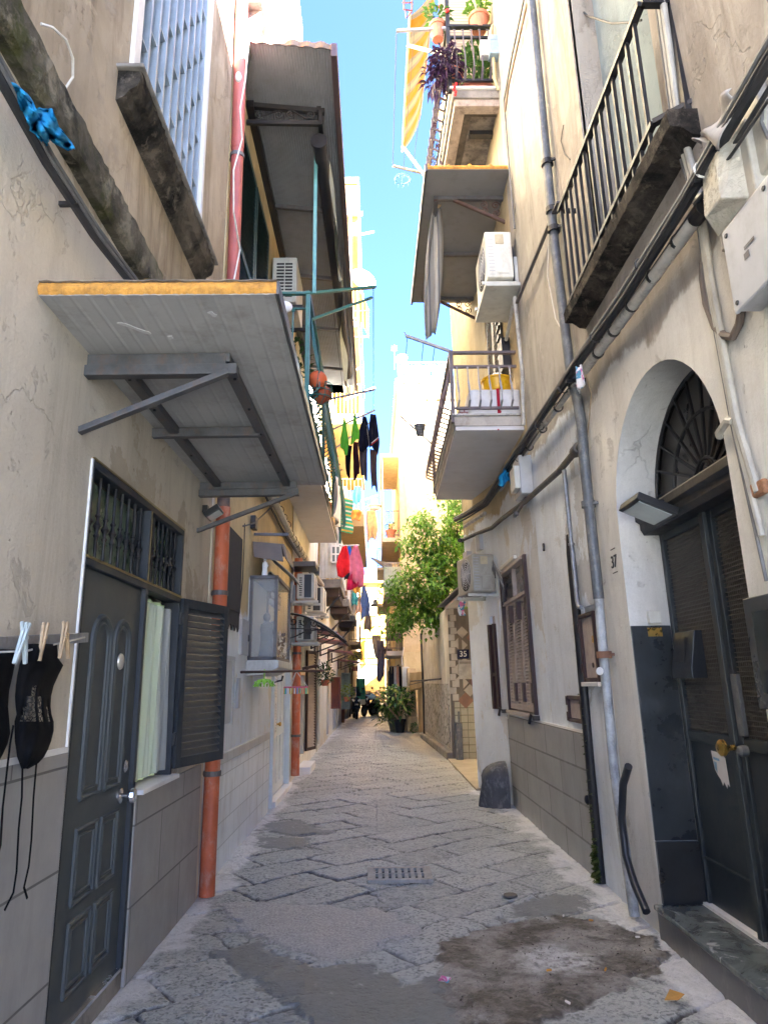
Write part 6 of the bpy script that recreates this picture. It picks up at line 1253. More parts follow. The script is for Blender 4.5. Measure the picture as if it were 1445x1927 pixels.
# air conditioners on the right
ac_unit(FR, 7.2, 7.95, 6.12, 6.72, .05, .36, 'clean white air conditioner high on the cream wall under the right canopy', M['acwhite'])
d = MB(); d.fbox(FR, 7.15, 8.0, 5.98, 6.03, .0, .40); tag(d.build('drip_tray', M['acgrey'], bev=.006), 'white drip tray under the high right air conditioner', 'tray')
acl = ac_unit(FB, .02, .74, 2.82, 3.36, .05, .38, 'beige air conditioner on the lower white wall corner beside the louvred window', M['boxbeige'])
for k in range(6): cable('cable', [FR.P(9.75-.04*k, 3.12-.03*k, .10), FR.P(9.55-.02*k, 3.16+.05*math.sin(k), .12), FR.P(9.35-.03*k, 3.02-.05*k, .06), FR.P(9.5, 2.8-.04*k, .03)], .009, M['cablegrey' if k % 2 else 'boxbeige'], 'tangled pale hose bundle beside the beige air conditioner', group='hoses beside the beige air conditioner')
rg = MB(); p0 = onY(868, 1122, 10.9); rg.grid(lambda s, t_: p0+V(((s-.5)*.10+.02*math.sin(t_*7), .02*math.sin(s*9), -.30*t_)), 8, 8); tag(rg.build('plastic_strip', pk.m, smooth=2, solid=.003), 'printed plastic strip dangling under the beige air conditioner', 'plastic')
cb = MB(); p = FB.P(1.2, 3.55, .0); cb.fbox(FB, 1.1, 1.3, 3.42, 3.60, 0, .09); tag(cb.build('junction_box', M['boxgrey'], bev=.006), 'squat grey box on the white wall corner below the black camera', 'junction box'); cb = MB(); cb.fbox(FB, .55, .72, 3.52, 3.78, 0, .06); tag(cb.build('junction_box', M['boxgrey'], bev=.006), 'upright grey box on the white wall just above the beige air conditioner', 'junction box')
d = MB(); d.lathe([(0, 0), (.035, 0), (.035, .12), (0, .12)], FB.P(1.25, 3.80, .12), (-.3, -1, -.2), 12); d.tube([FB.P(1.25, 3.80, .12), FB.P(1.25, 3.86, 0)], .012, 6); tag(d.build('camera_housing', M['black'], smooth=True), 'small black camera on the white wall corner', 'camera')
lv = MB(); lv.fbox(FR, 8.5, 9.45, 3.05, 3.10, 0, .05); tag(lv.build('tube_lamp', M['acwhite'], bev=.01), 'white tube lamp casing above the brown louvred window', 'lamp')
hk = MB(); hk.tube([FR.at(1022, 1024, .0), FR.at(1022, 1024, .05), FR.at(1023, 1036, .06)], .012, 6); tag(hk.build('wall_hook', M['iron']), 'small black hook on the white wall', 'hook')
# ============================================================ TOP RIGHT BALCONY
tb0 = MB(); z0 = 8.72
xw = lambda y: FR.P(y, z0, -.03).x if y < 9.85 else FB.P((y-9.85)/_d.y, z0, -.03).x
P4 = [(1.05, 7.42), (.98, 10.4)]
def ring(ins, z): return [V((xw(7.42+ins), 7.42+ins, z)), V((1.05+ins, 7.42+ins, z)), V((.98+ins, 10.4-ins, z)), V((xw(10.4-ins), 10.4-ins, z))]
tb0.prism(ring(.0, z0+.10), (0, 0, .12)); tbal = tb0.build('upper_balcony', M['concrete'], hW, bev=.01)
d = MB(); a = ring(.03, z0); b = ring(.17, z0)
for i in range(3): d.prism([a[i], a[i+1], b[i+1], b[i]], (0, 0, .105))
d.build('soffit_frame', paint('worn_soffit_frame', (.34, .27, .22, 1), .9, 0, .35, 5, .3, (.10, .07, .05, 1), .6), tbal, bev=.008)
d = MB(); a = ring(.17, z0+.05); b = ring(.27, z0+.05)
for i in range(3): d.prism([a[i], a[i+1], b[i+1], b[i]], (0, 0, .06))
d.build('soffit_moulding', M['darkstone'], tbal, bev=.006)
d = MB(); d.prism(ring(.27, z0+.085), (0, 0, .02)); d.build('soffit_panel', paint('sooty_soffit', (.16, .14, .125, 1), .95, 0, .5, 5, .2, (.02, .02, .02, 1), .7), tbal)
for y in (7.95, 8.6, 9.3): d = MB(); d.box(1.34, xw(y), y, y+.09, z0+.02, z0+.084); d.build('iron_beam', M['iron'], tbal)
d = MB(); d.prism(ring(-.03, z0+.22), (0, 0, .03)); d.build('coping', M['white'], tbal, bev=.004)
zt = 9.95; c0, c1 = V((1.03, 7.44, 0)), V((.96, 10.36, 0)); ww = FR.P(7.44, 9.5, .01)
d = MB()
for z, s in ((zt, .06), (zt-.17, .03), (z0+.38, .035)): d.bar(up(c0, z), up(ww, z), s, .03); d.bar(up(c0, z), up(c1, z), s, .03)
d.bar(up(c0, z0+.2), up(c0, zt), .05); d.bar(up(c0, zt), up(c0, zt+2.2), .05); d.build('railing', M['iron'], tbal)
m_pg = paint('purple_grey_iron', (.10, .085, .105, 1), .45, .2, .2, 9)
for i in range(5):
    p = up(c0, 0).lerp(up(ww, 0), (i+.75)/5.4); b = MB(); flat_strip(b, bowed(p, (0, -1, 0), z0+.38, zt-.04), .03, .014); b.build('baluster', m_pg, tbal)
for i in range(16):
    p = up(c0, 0).lerp(up(c1, 0), (i+.75)/16); b = MB(); flat_strip(b, bowed(p, (-1, 0, 0), z0+.38, zt-.17), .014, .03); scroll(b, p+V((-.10, 0, z0+.62)), (0, 1, 0), (0, 0, 1), .06, 1.3, 1, .009, 12, 0); b.build('baluster', m_pg, tbal)
def potted(x, y, z, r, h, label, leaf, n, size, seed, rx=.18, rz=.2, asp=.4, potmat=None, lift=.12, flowers=None, droop=.25):
    t_ = thing('potted_plant', label, 'potted plant', (x, y, z)); pot((x, y, z), r, h, potmat or M['terracotta'], t_); bush((x, y, z+h+lift), rx, rx, rz, n, size, leaf, t_, seed, asp=asp, droop=droop)
    d = MB()
    for k in range(5):
        a = k*1.256; d.tube([(x, y, z+h*.8), (x+rx*.4*math.cos(a), y+rx*.4*math.sin(a), z+h+lift*.8), (x+rx*.7*math.cos(a), y+rx*.7*math.sin(a), z+h+lift+rz*.5)], .006, 5)
    d.build('stem', L2, t_)
    if flowers:
        d = MB(); rr = random.Random(seed+1)
        for k in range(flowers[1]): d.ball((x+rr.uniform(-1, 1)*rx, y+rr.uniform(-1, .3)*rx, z+h+lift+rr.uniform(-.1, 1)*rz), .025, 8, 6)
        d.build('flower', flowers[0], t_)
    return t_
redf = paint('red_petal', (.6, .02, .025, 1), .6); pinkf = paint('pink_petal', (.6, .22, .22, 1), .6)
q = onY(826, 92, 7.40); potted(q.x, 7.5, zt-.14, .10, .24, 'terracotta pot with small red flower hooked on the corner of the top right balcony', L1, 70, .11, 21, .13, .12, flowers=(redf, 3))
q = onY(903, 62, 7.45); potted(q.x, 7.5, zt+.0, .13, .22, 'terracotta pot with bright leaves standing on the top right balcony rail', L3, 90, .09, 22, .15, .12, .7)
potted(1.40, 7.72, z0+.25, .24, .18, 'wide terracotta bowl with dark leafy plant behind the top right balcony bars', L1, 420, .11, 23, .24, .40, .5, lift=.35)
pu = thing('trailing_plant', 'trailing purple leaved plant spilling over the corner of the top right balcony', 'plant', (1.0, 7.5, z0+.3))
pot((1.09, 7.58, z0+.42), .13, .2, M['terracotta'], pu)
bush((.98, 7.42, z0+.62), .17, .15, .24, 300, .13, L4, pu, 31, up=-.1, asp=.28, droop=.5, hollow=.1); bush((.84, 7.5, z0+.48), .14, .2, .12, 90, .12, L4, pu, 32, up=-.1, asp=.28, droop=.5, hollow=.1); bush((.99, 8.3, z0+.42), .07, .8, .35, 90, .08, L4, pu, 33, up=-.3, asp=.3, name='trailing_leaves')
fl2 = MB(); 
for k in range(5): fl2.ball(onY(857+rng.uniform(-3, 3), 158+k*5, 7.38), .02, 8, 6)
fl2.build('flower', redf, pu)
gm_ = thing('gas_meter', 'blue grey gas meter on the wall side of the top right balcony', 'gas meter', (1.60, 7.3, 9.4))
q = onY(918, 88, 7.3); d = MB(); d.box(q.x-.10, q.x+.02, 7.28, 7.38, q.z-.14, q.z+.10); d.build('side_box', M['boxgrey'], gm_, bev=.015)
d = MB(); d.box(q.x-.0, q.x+.14, 7.22, 7.36, q.z-.18, q.z+.11); d.box(q.x-.005, q.x+.145, 7.215, 7.365, q.z+.02, q.z+.035); d.build('casing', paint('blue_grey_meter', (.22, .30, .36, 1), .4), gm_, bev=.02)
d = MB(); d.tube([(q.x+.05, 7.3, q.z+.1), (q.x+.05, 7.3, q.z+.26), (q.x+.08, 7.32, q.z+.36)], .018, 8); d.tube([(q.x+.06, 7.3, q.z-.18), (q.x+.06, 7.3, q.z-.5), (q.x+.11, 7.35, q.z-.62)], .02, 8); d.build('pipe', paint('yellowish_pipe', (.42, .36, .20, 1), .5), gm_, smooth=True)
sb_ = MB(); sb_.grid(lambda s, t_: V((1.02+.62*s, 8.2, 9.9+2.3*t_+.0)), 2, 50); tag(sb_.build('slatted_blind', tiles('beige_slats', (.36, .31, .25, 1), (.15, .12, .10, 1), 3, .05, 'xz', .006, .7), solid=.01), 'beige slatted blind at the back of the top right balcony', 'blind')
oa = thing('awning', 'orange and white striped side awning hanging out from the top right balcony', 'awning', (.7, 8.5, 9.0))
XA, XB2 = .56, .93
b0_, b1_ = onX(771, 30, XA), onX(757, 285, XA); t0_, t1_ = onX(822, -40, XB2), onX(792, 215, XB2)
d = MB(); d.grid(lambda s, t_: (b0_.lerp(b1_, s)).lerp(t0_.lerp(t1_, s), t_)+V((.03*math.sin(math.pi*t_), 0, -.06*math.sin(math.pi*t_))), 20, 10)
d.build('cloth', stripes('orange_white_stripe', [(.24, .095, .008, 1), (.12, .11, .105, 1), (.18, .16, .13, 1), (.12, .11, .105, 1)], [.22, .07, .10, .07], 'y', trans=.25), oa, smooth=2)
d = MB(); d.bar(b0_+(b0_-b1_)*.02, b1_, .03); d.bar(b1_.lerp(b0_, .05), up(c1, zt-.5)+V((0, -.6, 0)), .04); d.bar(b0_.lerp(b1_, .18), up(c0, zt-.35)+V((0, .1, 0)), .04); d.build('arm', paint('cream_arm', (.55, .50, .38, 1), .5), oa)
pl_ = thing('clothesline', 'two grey poles with thin lines outside the top right balcony', 'clothesline', (.4, 8, 9))
e0, e1 = onY(746, 58, 7.5), onY(739, 312, 10.2); d = MB(); d.bar(up(c0, zt-.02), e0, .035); d.build('pole', M['lightgrey_iron'], pl_); d = MB(); d.bar(onY(796, 326, 10.35), e1, .035); d.build('pole', M['lightgrey_iron'], pl_)
d = MB(); d.tube([e0, e1], .005, 4); q = onY(796, 326, 10.35)
for f in (.35, .65): d.tube([up(c0, zt-.02).lerp(e0, f), q.lerp(e1, f)], .004, 4)
d.build('line', M['cabledark'], pl_)
rh = thing('ring_hanger', 'pale green wire ring hanger below the top right clothes pole', 'ring hanger', tuple(onY(757, 352, 10.2)))
q = onY(757, 325, 10.2); d = MB(); d.tube([q+V((.13*math.cos(a), .13*math.sin(a), -.12)) for a in [2*math.pi*i/20 for i in range(21)]], .009, 5)
for k in range(4): d.tube([q, q+V((.13*math.cos(k*1.57), .13*math.sin(k*1.57), -.12))], .005, 4)
for k in range(9): a = k*.7; d.bar(q+V((.13*math.cos(a), .13*math.sin(a), -.12)), q+V((.13*math.cos(a), .13*math.sin(a), -.19)), .012)
d.build('ring', paint('sea_green_plastic', (.12, .30, .28, 1), .4), rh)
d = MB(); r3 = [onY(a, b, 7.2) for a, b in ((760, -10), (760, 18), (775, 20), (775, -10))]; d.tube(r3, .012, 5); d.tube([onY(757, 5, 7.2), onY(777, 5, 7.2)], .01, 5); d.tube([onY(762, 18, 7.2), onY(764, 34, 7.2), onY(775, 22, 7.2)], .01, 5); tag(d.build('wire_rack', paint('rust_red_wire', (.22, .06, .06, 1), .6)), 'rusty wire rack at the top photo edge beside the striped awning', 'rack')
# ============================================================ COURTYARD WALL 35, TREE
m_cw = plaster('weathered_grey_wall', S(208, 203, 195), S(184, 178, 168), (.17, .15, .12, 1), .6, .5, 1.58, S(204, 197, 186), dark=((.12, .11, .095, 1), .4), off=61., bscale=1.5)
cwl = thing('courtyard_wall', 'weathered grey courtyard wall under the green tree with house number 35 beside it', 'wall', (1.6, 18, 0))
A0, A1 = V((1.60, 15.5, 0)), V((1.43, 21.2, 0)); FW = Frame(A0, (A1-A0).normalized(), 0, (-1, -.03, 0)); LW = (A1-A0).length
d = MB(); d.prism([FW.P(0, 0), FW.P(LW, 0), FW.P(LW, 3.12), FW.P(.3, 3.18), FW.P(0, 3.2)], (.25, 0, 0)); d.build('wall', m_cw, cwl)
t = NT('rubble_stone'); vv = t.n('ShaderNodeTexVoronoi', feature='DISTANCE_TO_EDGE'); vv.inputs['Scale'].default_value = 1.; t.l(t.mapped((9, 9, 5), (0, 0, 0)), vv.inputs['Vector'])
n_ = t.noise(9, 9, .75, t.mapped((1, 1.2, .5))); c = t.mix(t.ramp(n_, .4, .62), (.24, .215, .185, 1), (.58, .55, .50, 1)); c = t.mix(t.ramp(vv.outputs[0], .03, .10, .7, 0), c, (.06, .05, .04, 1))
t.fin(c, .9, t.bump(t.mul(t.ramp(vv.outputs[0], 0, .12), t.mul(n_, .8), 'ADD'), .9, .03))
d = MB(); d.fbox(FW, .15, LW-.3, .22, 1.55, 0, .015); d.build('rubble_facing', t.m, cwl)
d = MB(); d.fbox(FW, -.05, LW+.3, 0, .16, -.02, .12); d.build('kerb', M['concrete'], cwl, bev=.02)
d = MB(); d.tube([FW.P(LW-.2, 0.1, .05), FW.P(LW-.25, 1.2, .05), FW.P(LW-.1, 2.2, .05), FW.P(LW, 3.0, .05)], .03, 8); tag(d.build('drainpipe', M['iron'], smooth=True), 'thin black pipe at the far end of the weathered courtyard wall', 'drainpipe')
d = MB(); d.tube([FW.P(LW*.25, 1.66, .02), FW.P(LW+1.0, 1.62, .30)], .018, 8); d.tube([FW.P(LW*.75, 1.63, .04), FW.P(LW+1.3, 1.50, .35)], .010, 8); tag(d.build('iron_rod', M['iron'], smooth=True), 'black iron rod sticking out along the weathered courtyard wall', 'rod')
mosaic = thing('mosaic_wall', 'grey wall with diamond tile decoration and number plate 35', 'wall', (2.3, 15.5, 0))
d = MB(); d.box(1.60, 3.6, 15.44, 15.62, 0, 3.15); d.build('wall', plaster('grey_cement', S(132, 124, 114), S(110, 103, 95), (.08, .07, .06, 1), .4, .3, off=71), mosaic)
yb = tiles('cream_glazed_tile', S(166, 163, 146), S(104, 99, 82), .15, .15, 'xz', .008, .25, .08, 0., (.2, .16, .08, 1), .3)
d = MB(); d.box(1.68, 3.6, 15.425, 15.44, 0, 1.17); d.build('tile_dado', yb, mosaic)
tw_ = paint('pale_stone_tile', (.40, .37, .32, 1), .5, 0, .15, 5); tc = paint('terracotta_tile', (.24, .13, .09, 1), .6, 0, .2, 5)
for k in range(14):
    z = 1.2+k*.14; x = 1.60 if k % 2 else 1.645; d = MB(); d.box(x, x+.13, 15.42, 15.44, z, z+.132); d.build('square_tile', tw_, mosaic, bev=.004)
def diamond(cx, cz, r, half, m_):
    pts = [(0, r), (r, 0), (0, -r), (-r, 0)] if half == 0 else [(0, r), (0, -r), (-r, 0)] if half < 0 else [(0, r), (r, 0), (0, -r)]
    d = MB(); d.prism([V((cx+a, 15.44, cz+b)) for a, b in pts], (0, -.018, 0)); d.build('diamond_tile', m_, mosaic, bev=.003)
for (px, py, r, h_, m_) in ((869, 1190, .13, 0, tw_), (862, 1211, .12, -1, tw_), (869, 1214, .12, 1, tw_), (862, 1260, .12, -1, tw_), (864, 1283, .12, -1, tw_), (871, 1285, .12, 1, tw_), (884, 1299, .13, 0, tw_), (876, 1318, .17, 0, tc), (889, 1200, .14, 0, tc), (892, 1282, .13, 0, tc), (874, 1243, .07, 0, tw_)):
    q = onY(px, py, 15.44); diamond(q.x, q.z, r, h_, m_)
q = onY(871, 1231, 15.42); pl5 = thing('house_number_plate', 'dark blue plate with white number 35 on the diamond tiled wall', 'number plate', (q.x, 15.42, q.z-.12))
d = MB(); d.box(q.x-.13, q.x+.13, 15.40, 15.425, q.z-.10, q.z+.10); d.build('plate', paint('dark_blue_enamel', (.012, .014, .045, 1), .25), pl5, bev=.004)
d = MB(); add_text(d, '35', .17, (q.x, 15.397, q.z), (1, 0, 0), (0, 0, 1), .002); d.build('numerals', M['white'], pl5)
q = onY(876, 1260, 15.42); ppn = thing('paper_notice', 'pale paper notice under the number 35 plate', 'notice', (q.x, 15.42, q.z-.2))
d = MB(); d.box(q.x-.15, q.x+.15, 15.415, 15.43, q.z-.2, q.z+.2); d.build('sheet', paint('grey_paper', (.40, .39, .36, 1), .8), ppn)
d = MB(); d.box(q.x-.13, q.x+.13, 15.411, 15.415, q.z+.12, q.z+.17); d.build('header', paint('paper_header', (.24, .22, .2, 1), .8), ppn)
d = MB(); d.box(1.66, 1.80, 15.2, 15.43, 0, .75); d.box(1.74, 1.78, 15.38, 15.43, .75, .98); tag(d.build('corner_post', M['leadpipe'], bev=.01), 'grey post at the foot of the diamond tiled wall', 'post')
rf = thing('entry_roof', 'dark sheet roof over the courtyard entrance beside the tree', 'roof', (2.3, 13.5, 3.1))
d = MB(); d.prism([(1.42, 15.9, 3.22), (1.50, 11.35, 3.20), (3.4, 11.35, 3.45), (3.4, 15.9, 3.45)], (0, 0, .03)); d.build('sheet', paint('dark_roof_sheet', (.06, .055, .06, 1), .6), rf)
d = MB(); d.prism([(1.55, 15.6, 3.15), (1.60, 11.35, 3.13), (3.4, 11.35, 3.38), (3.4, 15.6, 3.38)], (0, 0, .05)); d.build('soffit', M['soffit'], rf)
# tree
tree = thing('tree', 'leafy green tree leaning over the weathered courtyard wall', 'tree', (2.3, 18.2, 0))
d = MB(); d.tube([(2.3, 18.2, 0), (2.25, 18.2, 1.5), (2.0, 18.0, 2.9), (1.8, 17.8, 3.9), (1.7, 17.7, 5.2)], [.16, .14, .11, .08, .04], 10)
for q in ((1.2, 17.5, 3.6), (.8, 17.6, 3.4), (1.1, 17.8, 4.6), (2.2, 17.9, 5.6), (2.6, 18.4, 4.8), (1.5, 18.6, 4.4)): d.tube([(2.0, 18.0, 2.8), V((2.0, 18.0, 2.9)).lerp(V(q), .55)+V((0, 0, .2)), q], [.08, .05, .015], 7)
d.build('trunk', paint('bark', (.10, .08, .06, 1), .95, 0, .4, 9, .4), tree, smooth=True)
blobs = []
for (px, py, Y, r) in ((850, 955, 18.2, .55), (868, 985, 18.2, .6), (832, 990, 17.7, .5), (800, 985, 17.4, .28), (786, 985, 17.2, .2), (815, 1015, 17.6, .5), (850, 1030, 17.8, .65), (780, 1022, 17.5, .22), (762, 1022, 17.3, .16), (800, 1045, 17.6, .5), (830, 1070, 17.5, .65), (860, 1080, 17.8, .6), (775, 1075, 17.4, .4), (790, 1100, 17.2, .5), (760, 1105, 17.3, .33), (742, 1098, 17.2, .2), (765, 1130, 17.3, .42), (800, 1130, 17.2, .55), (835, 1120, 17.3, .55), (752, 1155, 17.4, .3), (775, 1165, 17.2, .38), (810, 1165, 17.2, .4), (745, 1180, 17.3, .2), (840, 1150, 17.3, .4), (875, 1060, 18.0, .6), (880, 1100, 17.8, .5), (900, 1000, 18.6, .9), (930, 1040, 18.8, .9), (870, 1140, 17.6, .4)):
    blobs.append((onY(px, py, Y), r))
r = random.Random(77); leavesA, leavesB, leavesC = MB(), MB(), MB()
for c0, rad in blobs:
    n = int(1000*rad**1.75)+60; tufts = [(c0+V((r.gauss(0, .55), r.gauss(0, .55), r.gauss(0, .5)))*rad-c0*(rad-1) if False else c0+V((r.gauss(0, .5)*rad, r.gauss(0, .5)*rad, r.gauss(0, .45)*rad))) for _ in range(int(9*rad)+5)]
    for i in range(n):
        tc_ = r.choice(tufts); q = tc_+V((r.gauss(0, .13), r.gauss(0, .13), r.gauss(0, .10)))
        out = (q-c0); dr = V((out.x+r.uniform(-.5, .5), out.y+r.uniform(-.5, .5)-.2, r.uniform(-.7, .4))); s = r.uniform(.10, .19)
        k = r.random(); (leavesA if k < .58 else leavesB if k < .76 else leavesC).leaf(q, dr, (r.uniform(-.6, .6), r.uniform(-.8, .3), 1), s, s*.42, .18)
lv_ = leavesA.build('crown', leafmat('tree_leaf', (.065, .165, .018, 1), (.14, .29, .03, 1), .5), tree); leavesB.build('young_leaves', leafmat('tree_leaf_light', (.12, .25, .025, 1), (.21, .36, .045, 1), .5), lv_); leavesC.build('dark_leaves', leafmat('tree_leaf_dark', (.035, .10, .012, 1), (.08, .18, .02, 1), .45), lv_)  # three leaf tones, mixed at random through the crown
# ============================================================ RIGHT FAR BUILDING
XE = .98; FE = Frame((XE, 24.6, 0), (0, 1, 0), 0, (-1, 0, 0)); FG = Frame((XE, 24.6, 0), (1, 0, 0), 0, (0, -1, 0))
hE = thing('apartment_building', 'pale yellow apartment building with stacked balconies beyond the courtyard tree', 'building', (3, 28, 0))
m_e = plaster('sun_bleached_yellow_render', S(218, 204, 170), S(204, 188, 150), (.34, .24, .13, 1), .4, .3, off=81., dark=((.25, .2, .14, 1), .35))
w = MB(); w.box(XE, 8, 24.6, 35, -.05, 12.6); w.build('wall', m_e, hE)
d = MB(); d.box(XE-.12, 8, 24.48, 35, 12.55, 12.72); d.box(XE-.05, 8, 24.53, 25, 12.35, 12.55); d.build('cornice', paint('greenish_cornice', (.45, .47, .33, 1), .8, 0, .2, 5), hE, bev=.01)
d = MB(); d.box(XE-.035, XE+.16, 24.50, 24.60, 5.2, 12.35); d.box(XE+.16, 8, 24.54, 24.60, 11.9, 12.35); d.build('corner_pilaster', paint('ochre_band', (.50, .40, .22, 1), .85, 0, .2, 5), hE)
blk = tiles('tuff_blocks', S(214, 192, 150), S(176, 150, 110), .62, .34, 'xz', .006, .9, .08, .5, (.3, .2, .1, 1), .3)
d = MB(); d.box(XE+.002, 8, 24.575, 24.60, 2.6, 7.2); d.build('exposed_blocks', plaster('patchy_render', S(212, 194, 158), S(196, 174, 136), (.32, .22, .12, 1), .5, .5, off=91, bscale=1.8), hE)
d = MB(); d.box(XE+.1, XE+.38, 24.0, 24.6, 0, 2.05); d.box(XE+.06, XE+.42, 23.95, 24.6, 0, .5); d.build('buttress', plaster('dirty_buttress', S(204, 186, 150), S(176, 154, 116), (.22, .16, .1, 1), .6, .4, off=95), hE, bev=.02)
d = MB(); d.prism([(1.43, 21.2, 0), (1.40, 23.95, 0), (1.40, 23.95, 1.35), (1.43, 21.2, 1.5)], (.2, 0, 0)); d.prism([(1.42, 21.25, 1.45), (1.10, 24.5, 1.3), (1.10, 24.5, 1.9), (1.42, 21.25, 1.9)], (.2, .02, 0)); tag(d.build('low_wall', bpy.data.materials['dirty_buttress'], bev=.02), 'low dirty yellow wall between the courtyard wall and the far building', 'wall')
def far_balcony(parent, side, xw_, xo, y0, y1, z, slab, rail, h=1.0, n=10, th=.16, front=True, name='balcony', under=None):
    d = MB(); d.box(min(xw_, xo), max(xw_, xo), y0, y1, z, z+th); b = d.build(name, slab, parent, bev=.01)
    r_ = MB(); x = xo+(.04 if side > 0 else -.04)
    for zz in (z+th+h, z+th+.1): r_.bar((xw_, y0+.04, zz), (x, y0+.04, zz), .035); r_.bar((x, y0+.04, zz), (x, y1-.04, zz), .035)
    k = max(3, int(abs(xo-xw_)/.11))
    for i in range(k+1): q = xw_+(x-xw_)*i/k; r_.bar((q, y0+.04, z+th), (q, y0+.04, z+th+h), .02)
    if front:
        for i in range(int((y1-y0)/.14)): r_.bar((x, y0+.1+i*.14, z+th), (x, y0+.1+i*.14, z+th+h), .02)
    r_.build('railing', rail, b); return b
m_sl = paint('pale_far_slab', (.48, .42, .34, 1), .9, 0, .15, 3); m_rb = paint('brown_far_rail', (.17, .12, .10, 1), .6)
bA = far_balcony(hE, 1, XE, .30, 25.0, 29.5, 6.55, m_sl, m_rb)
d = MB()
for y in (25.05, 27.2, 29.4): d.bar((.34, y, 6.7), (.34, y, 9.8), .06)
d.box(.28, XE, 24.95, 29.5, 9.75, 9.9); d.build('loggia_frame', paint('cream_frame', (.50, .42, .30, 1), .7), bA)
d = MB(); d.fbox(FE, .6, 2.2, 6.72, 9.0, -.05, .02); d.build('balcony_door', paint('brown_loggia_panels', (.20, .14, .10, 1), .8, 0, .3, 3), bA)
bB = far_balcony(hE, 1, XE, .34, 25.0, 29.0, 4.62, m_sl, M['lightgrey_iron'])
d = MB(); d.grid(lambda s, t_: V((.36+.60*s, 24.98, 4.85+.78*t_)), 30, 2); d.build('reed_screen', stripes('green_white_screen', [(.42, .52, .44, 1), (.62, .62, .52, 1)], [.03, .03], 'x'), bB, solid=.01)
bC = far_balcony(hE, 1, XE, .40, 25.0, 28.5, 2.50, m_sl, m_rb)
d = MB(); d.box(.42, XE, 25.0, 28.4, 3.2, 3.25); d.build('shelf', m_rb, bC)
q = onY(737, 938, 25.0); potted(.62, 25.12, 6.72, .19, .28, 'terracotta window pot on the upper balcony of the pale yellow building', L1, 40, .14, 41, .18, .15)
tr_ = thing('terrace_rail', 'iron terrace railing with white and blue striped screen on the far right roof', 'railing', (2, 24.6, 12.72))
d = MB(); d.bar((XE, 24.6, 13.42), (7, 24.6, 13.42), .04); d.bar((XE, 24.6, 12.85), (7, 24.6, 12.85), .04)
for i in range(24): d.bar((XE+i*.26, 24.6, 12.72), (XE+i*.26, 24.6, 13.42), .025)
d.build('bars', M['lightgrey_iron'], tr_)
t = NT('blue_white_check'); ck = t.n('ShaderNodeTexChecker'); ck.inputs['Scale'].default_value = 1.; t.l(t.mapped((4.2, 1e-4, 2.6), (.1, .3, .05)), ck.inputs['Vector']); ck.inputs[1].default_value = (.72, .74, .76, 1); ck.inputs[2].default_value = (.10, .42, .66, 1); t.fin(ck.outputs[0], .8)
d = MB(); d.box(XE+.06, 7, 24.63, 24.65, 12.84, 13.32); d.build('screen', t.m, tr_)
def dish(c, r, mat, label, face=(-.3, -1, .25), mast=.4):
    t_ = thing('satellite_dish', label, 'satellite dish', tuple(V(c)-V((0, 0, mast)))); f_ = V(face).normalized(); d = MB()
    d.lathe([(r*i/8, .28*r*(i/8)**2-.28*r) for i in range(9)], c, f_, 24); d.build('reflector', mat, t_, smooth=2, solid=.01)
    d = MB(); c = V(c); d.tube([c-V((0, 0, mast)), c-f_*.3*r], .02, 6); d.tube([c-V((0, 0, r*.8))+f_*.05, c+f_*r*.6-V((0, 0, .2*r))], .012, 5); d.box(c.x+f_.x*r*.6-.03, c.x+f_.x*r*.6+.03, c.y+f_.y*r*.6-.04, c.y+f_.y*r*.6+.04, c.z-.2*r+f_.z*r*.6-.03, c.z-.2*r+f_.z*r*.6+.04); d.build('mast', M['galv'], t_)
q = onY(755, 675, 24.7); dish(q, .24, M['acgrey'], 'pale satellite dish on the roof of the far right building', mast=.5)
aer = MB(); q = onY(742, 660, 25.5)
for k in range(5): aer.tube([q+V((-.12, 0, .05*k)), q+V((.12, .05, .05*k+.03))], .006, 4)
aer.tube([q-V((0, 0, .8)), q+V((0, 0, .25))], .012, 5); tag(aer.build('aerial', M['lightgrey_iron']), 'thin television aerial left of the roof dish', 'aerial')
shade_block = MB(); shade_block.box(8.6, 15, 8.5, 24.4, -.05, 14.6); tag(shade_block.build('apartment_building', plaster('shade_block_render', S(226, 208, 170), S(206, 184, 144), (.3, .2, .12, 1), .4, .3, off=151)), 'unseen plain yellow block added behind the courtyard to shade the far facades', 'building')  # unseen block, added to keep sun off the gable and left facades
# farther right facade
hF = thing('apartment_building', 'shaded ochre house with hanging laundry and dark doorways beyond the pale yellow building', 'building', (3, 45, 0))
w = MB(); w.box(.75, 8, 35, 49, -.05, 9.5); w.box(.8, 8, 49, 60, -.05, 2.6); w.build('wall', plaster('shaded_ochre_render', S(224, 204, 166), S(204, 180, 138), (.3, .18, .08, 1), .5, .4, off=99), hF)
for k, z in enumerate((3.2, 5.4, 7.4)): far_balcony(hF, 1, .75, .15, 36+k*.5, 41, z, m_sl, m_rb)
d = MB()
for y in (36, 39, 43): d.box(.73, .76, y, y+1.2, 0, 2.2)
d.build('doorway', M['deep'], hF)
d = MB(); d.box(.15, .75, 31.0, 34.5, 2.9, 3.0); d.box(.95, .99, 29.2, 31.2, 0, 2.3); tag(d.build('dark_awning', paint('dark_brown_awning', (.05, .04, .035, 1), .8)), 'dark shop awning on the shaded right side of the lane', 'awning')
rk = thing('clothes_rack', 'rack of dark clothes hanging against the far right wall', 'clothes rack', (.8, 26.5, 1.2))
d = MB(); d.tube([(.95, 25.6, 2.15), (.55, 25.7, 2.15), (.55, 28, 2.15)], .015, 6); d.build('rail', M['lightgrey_iron'], rk)
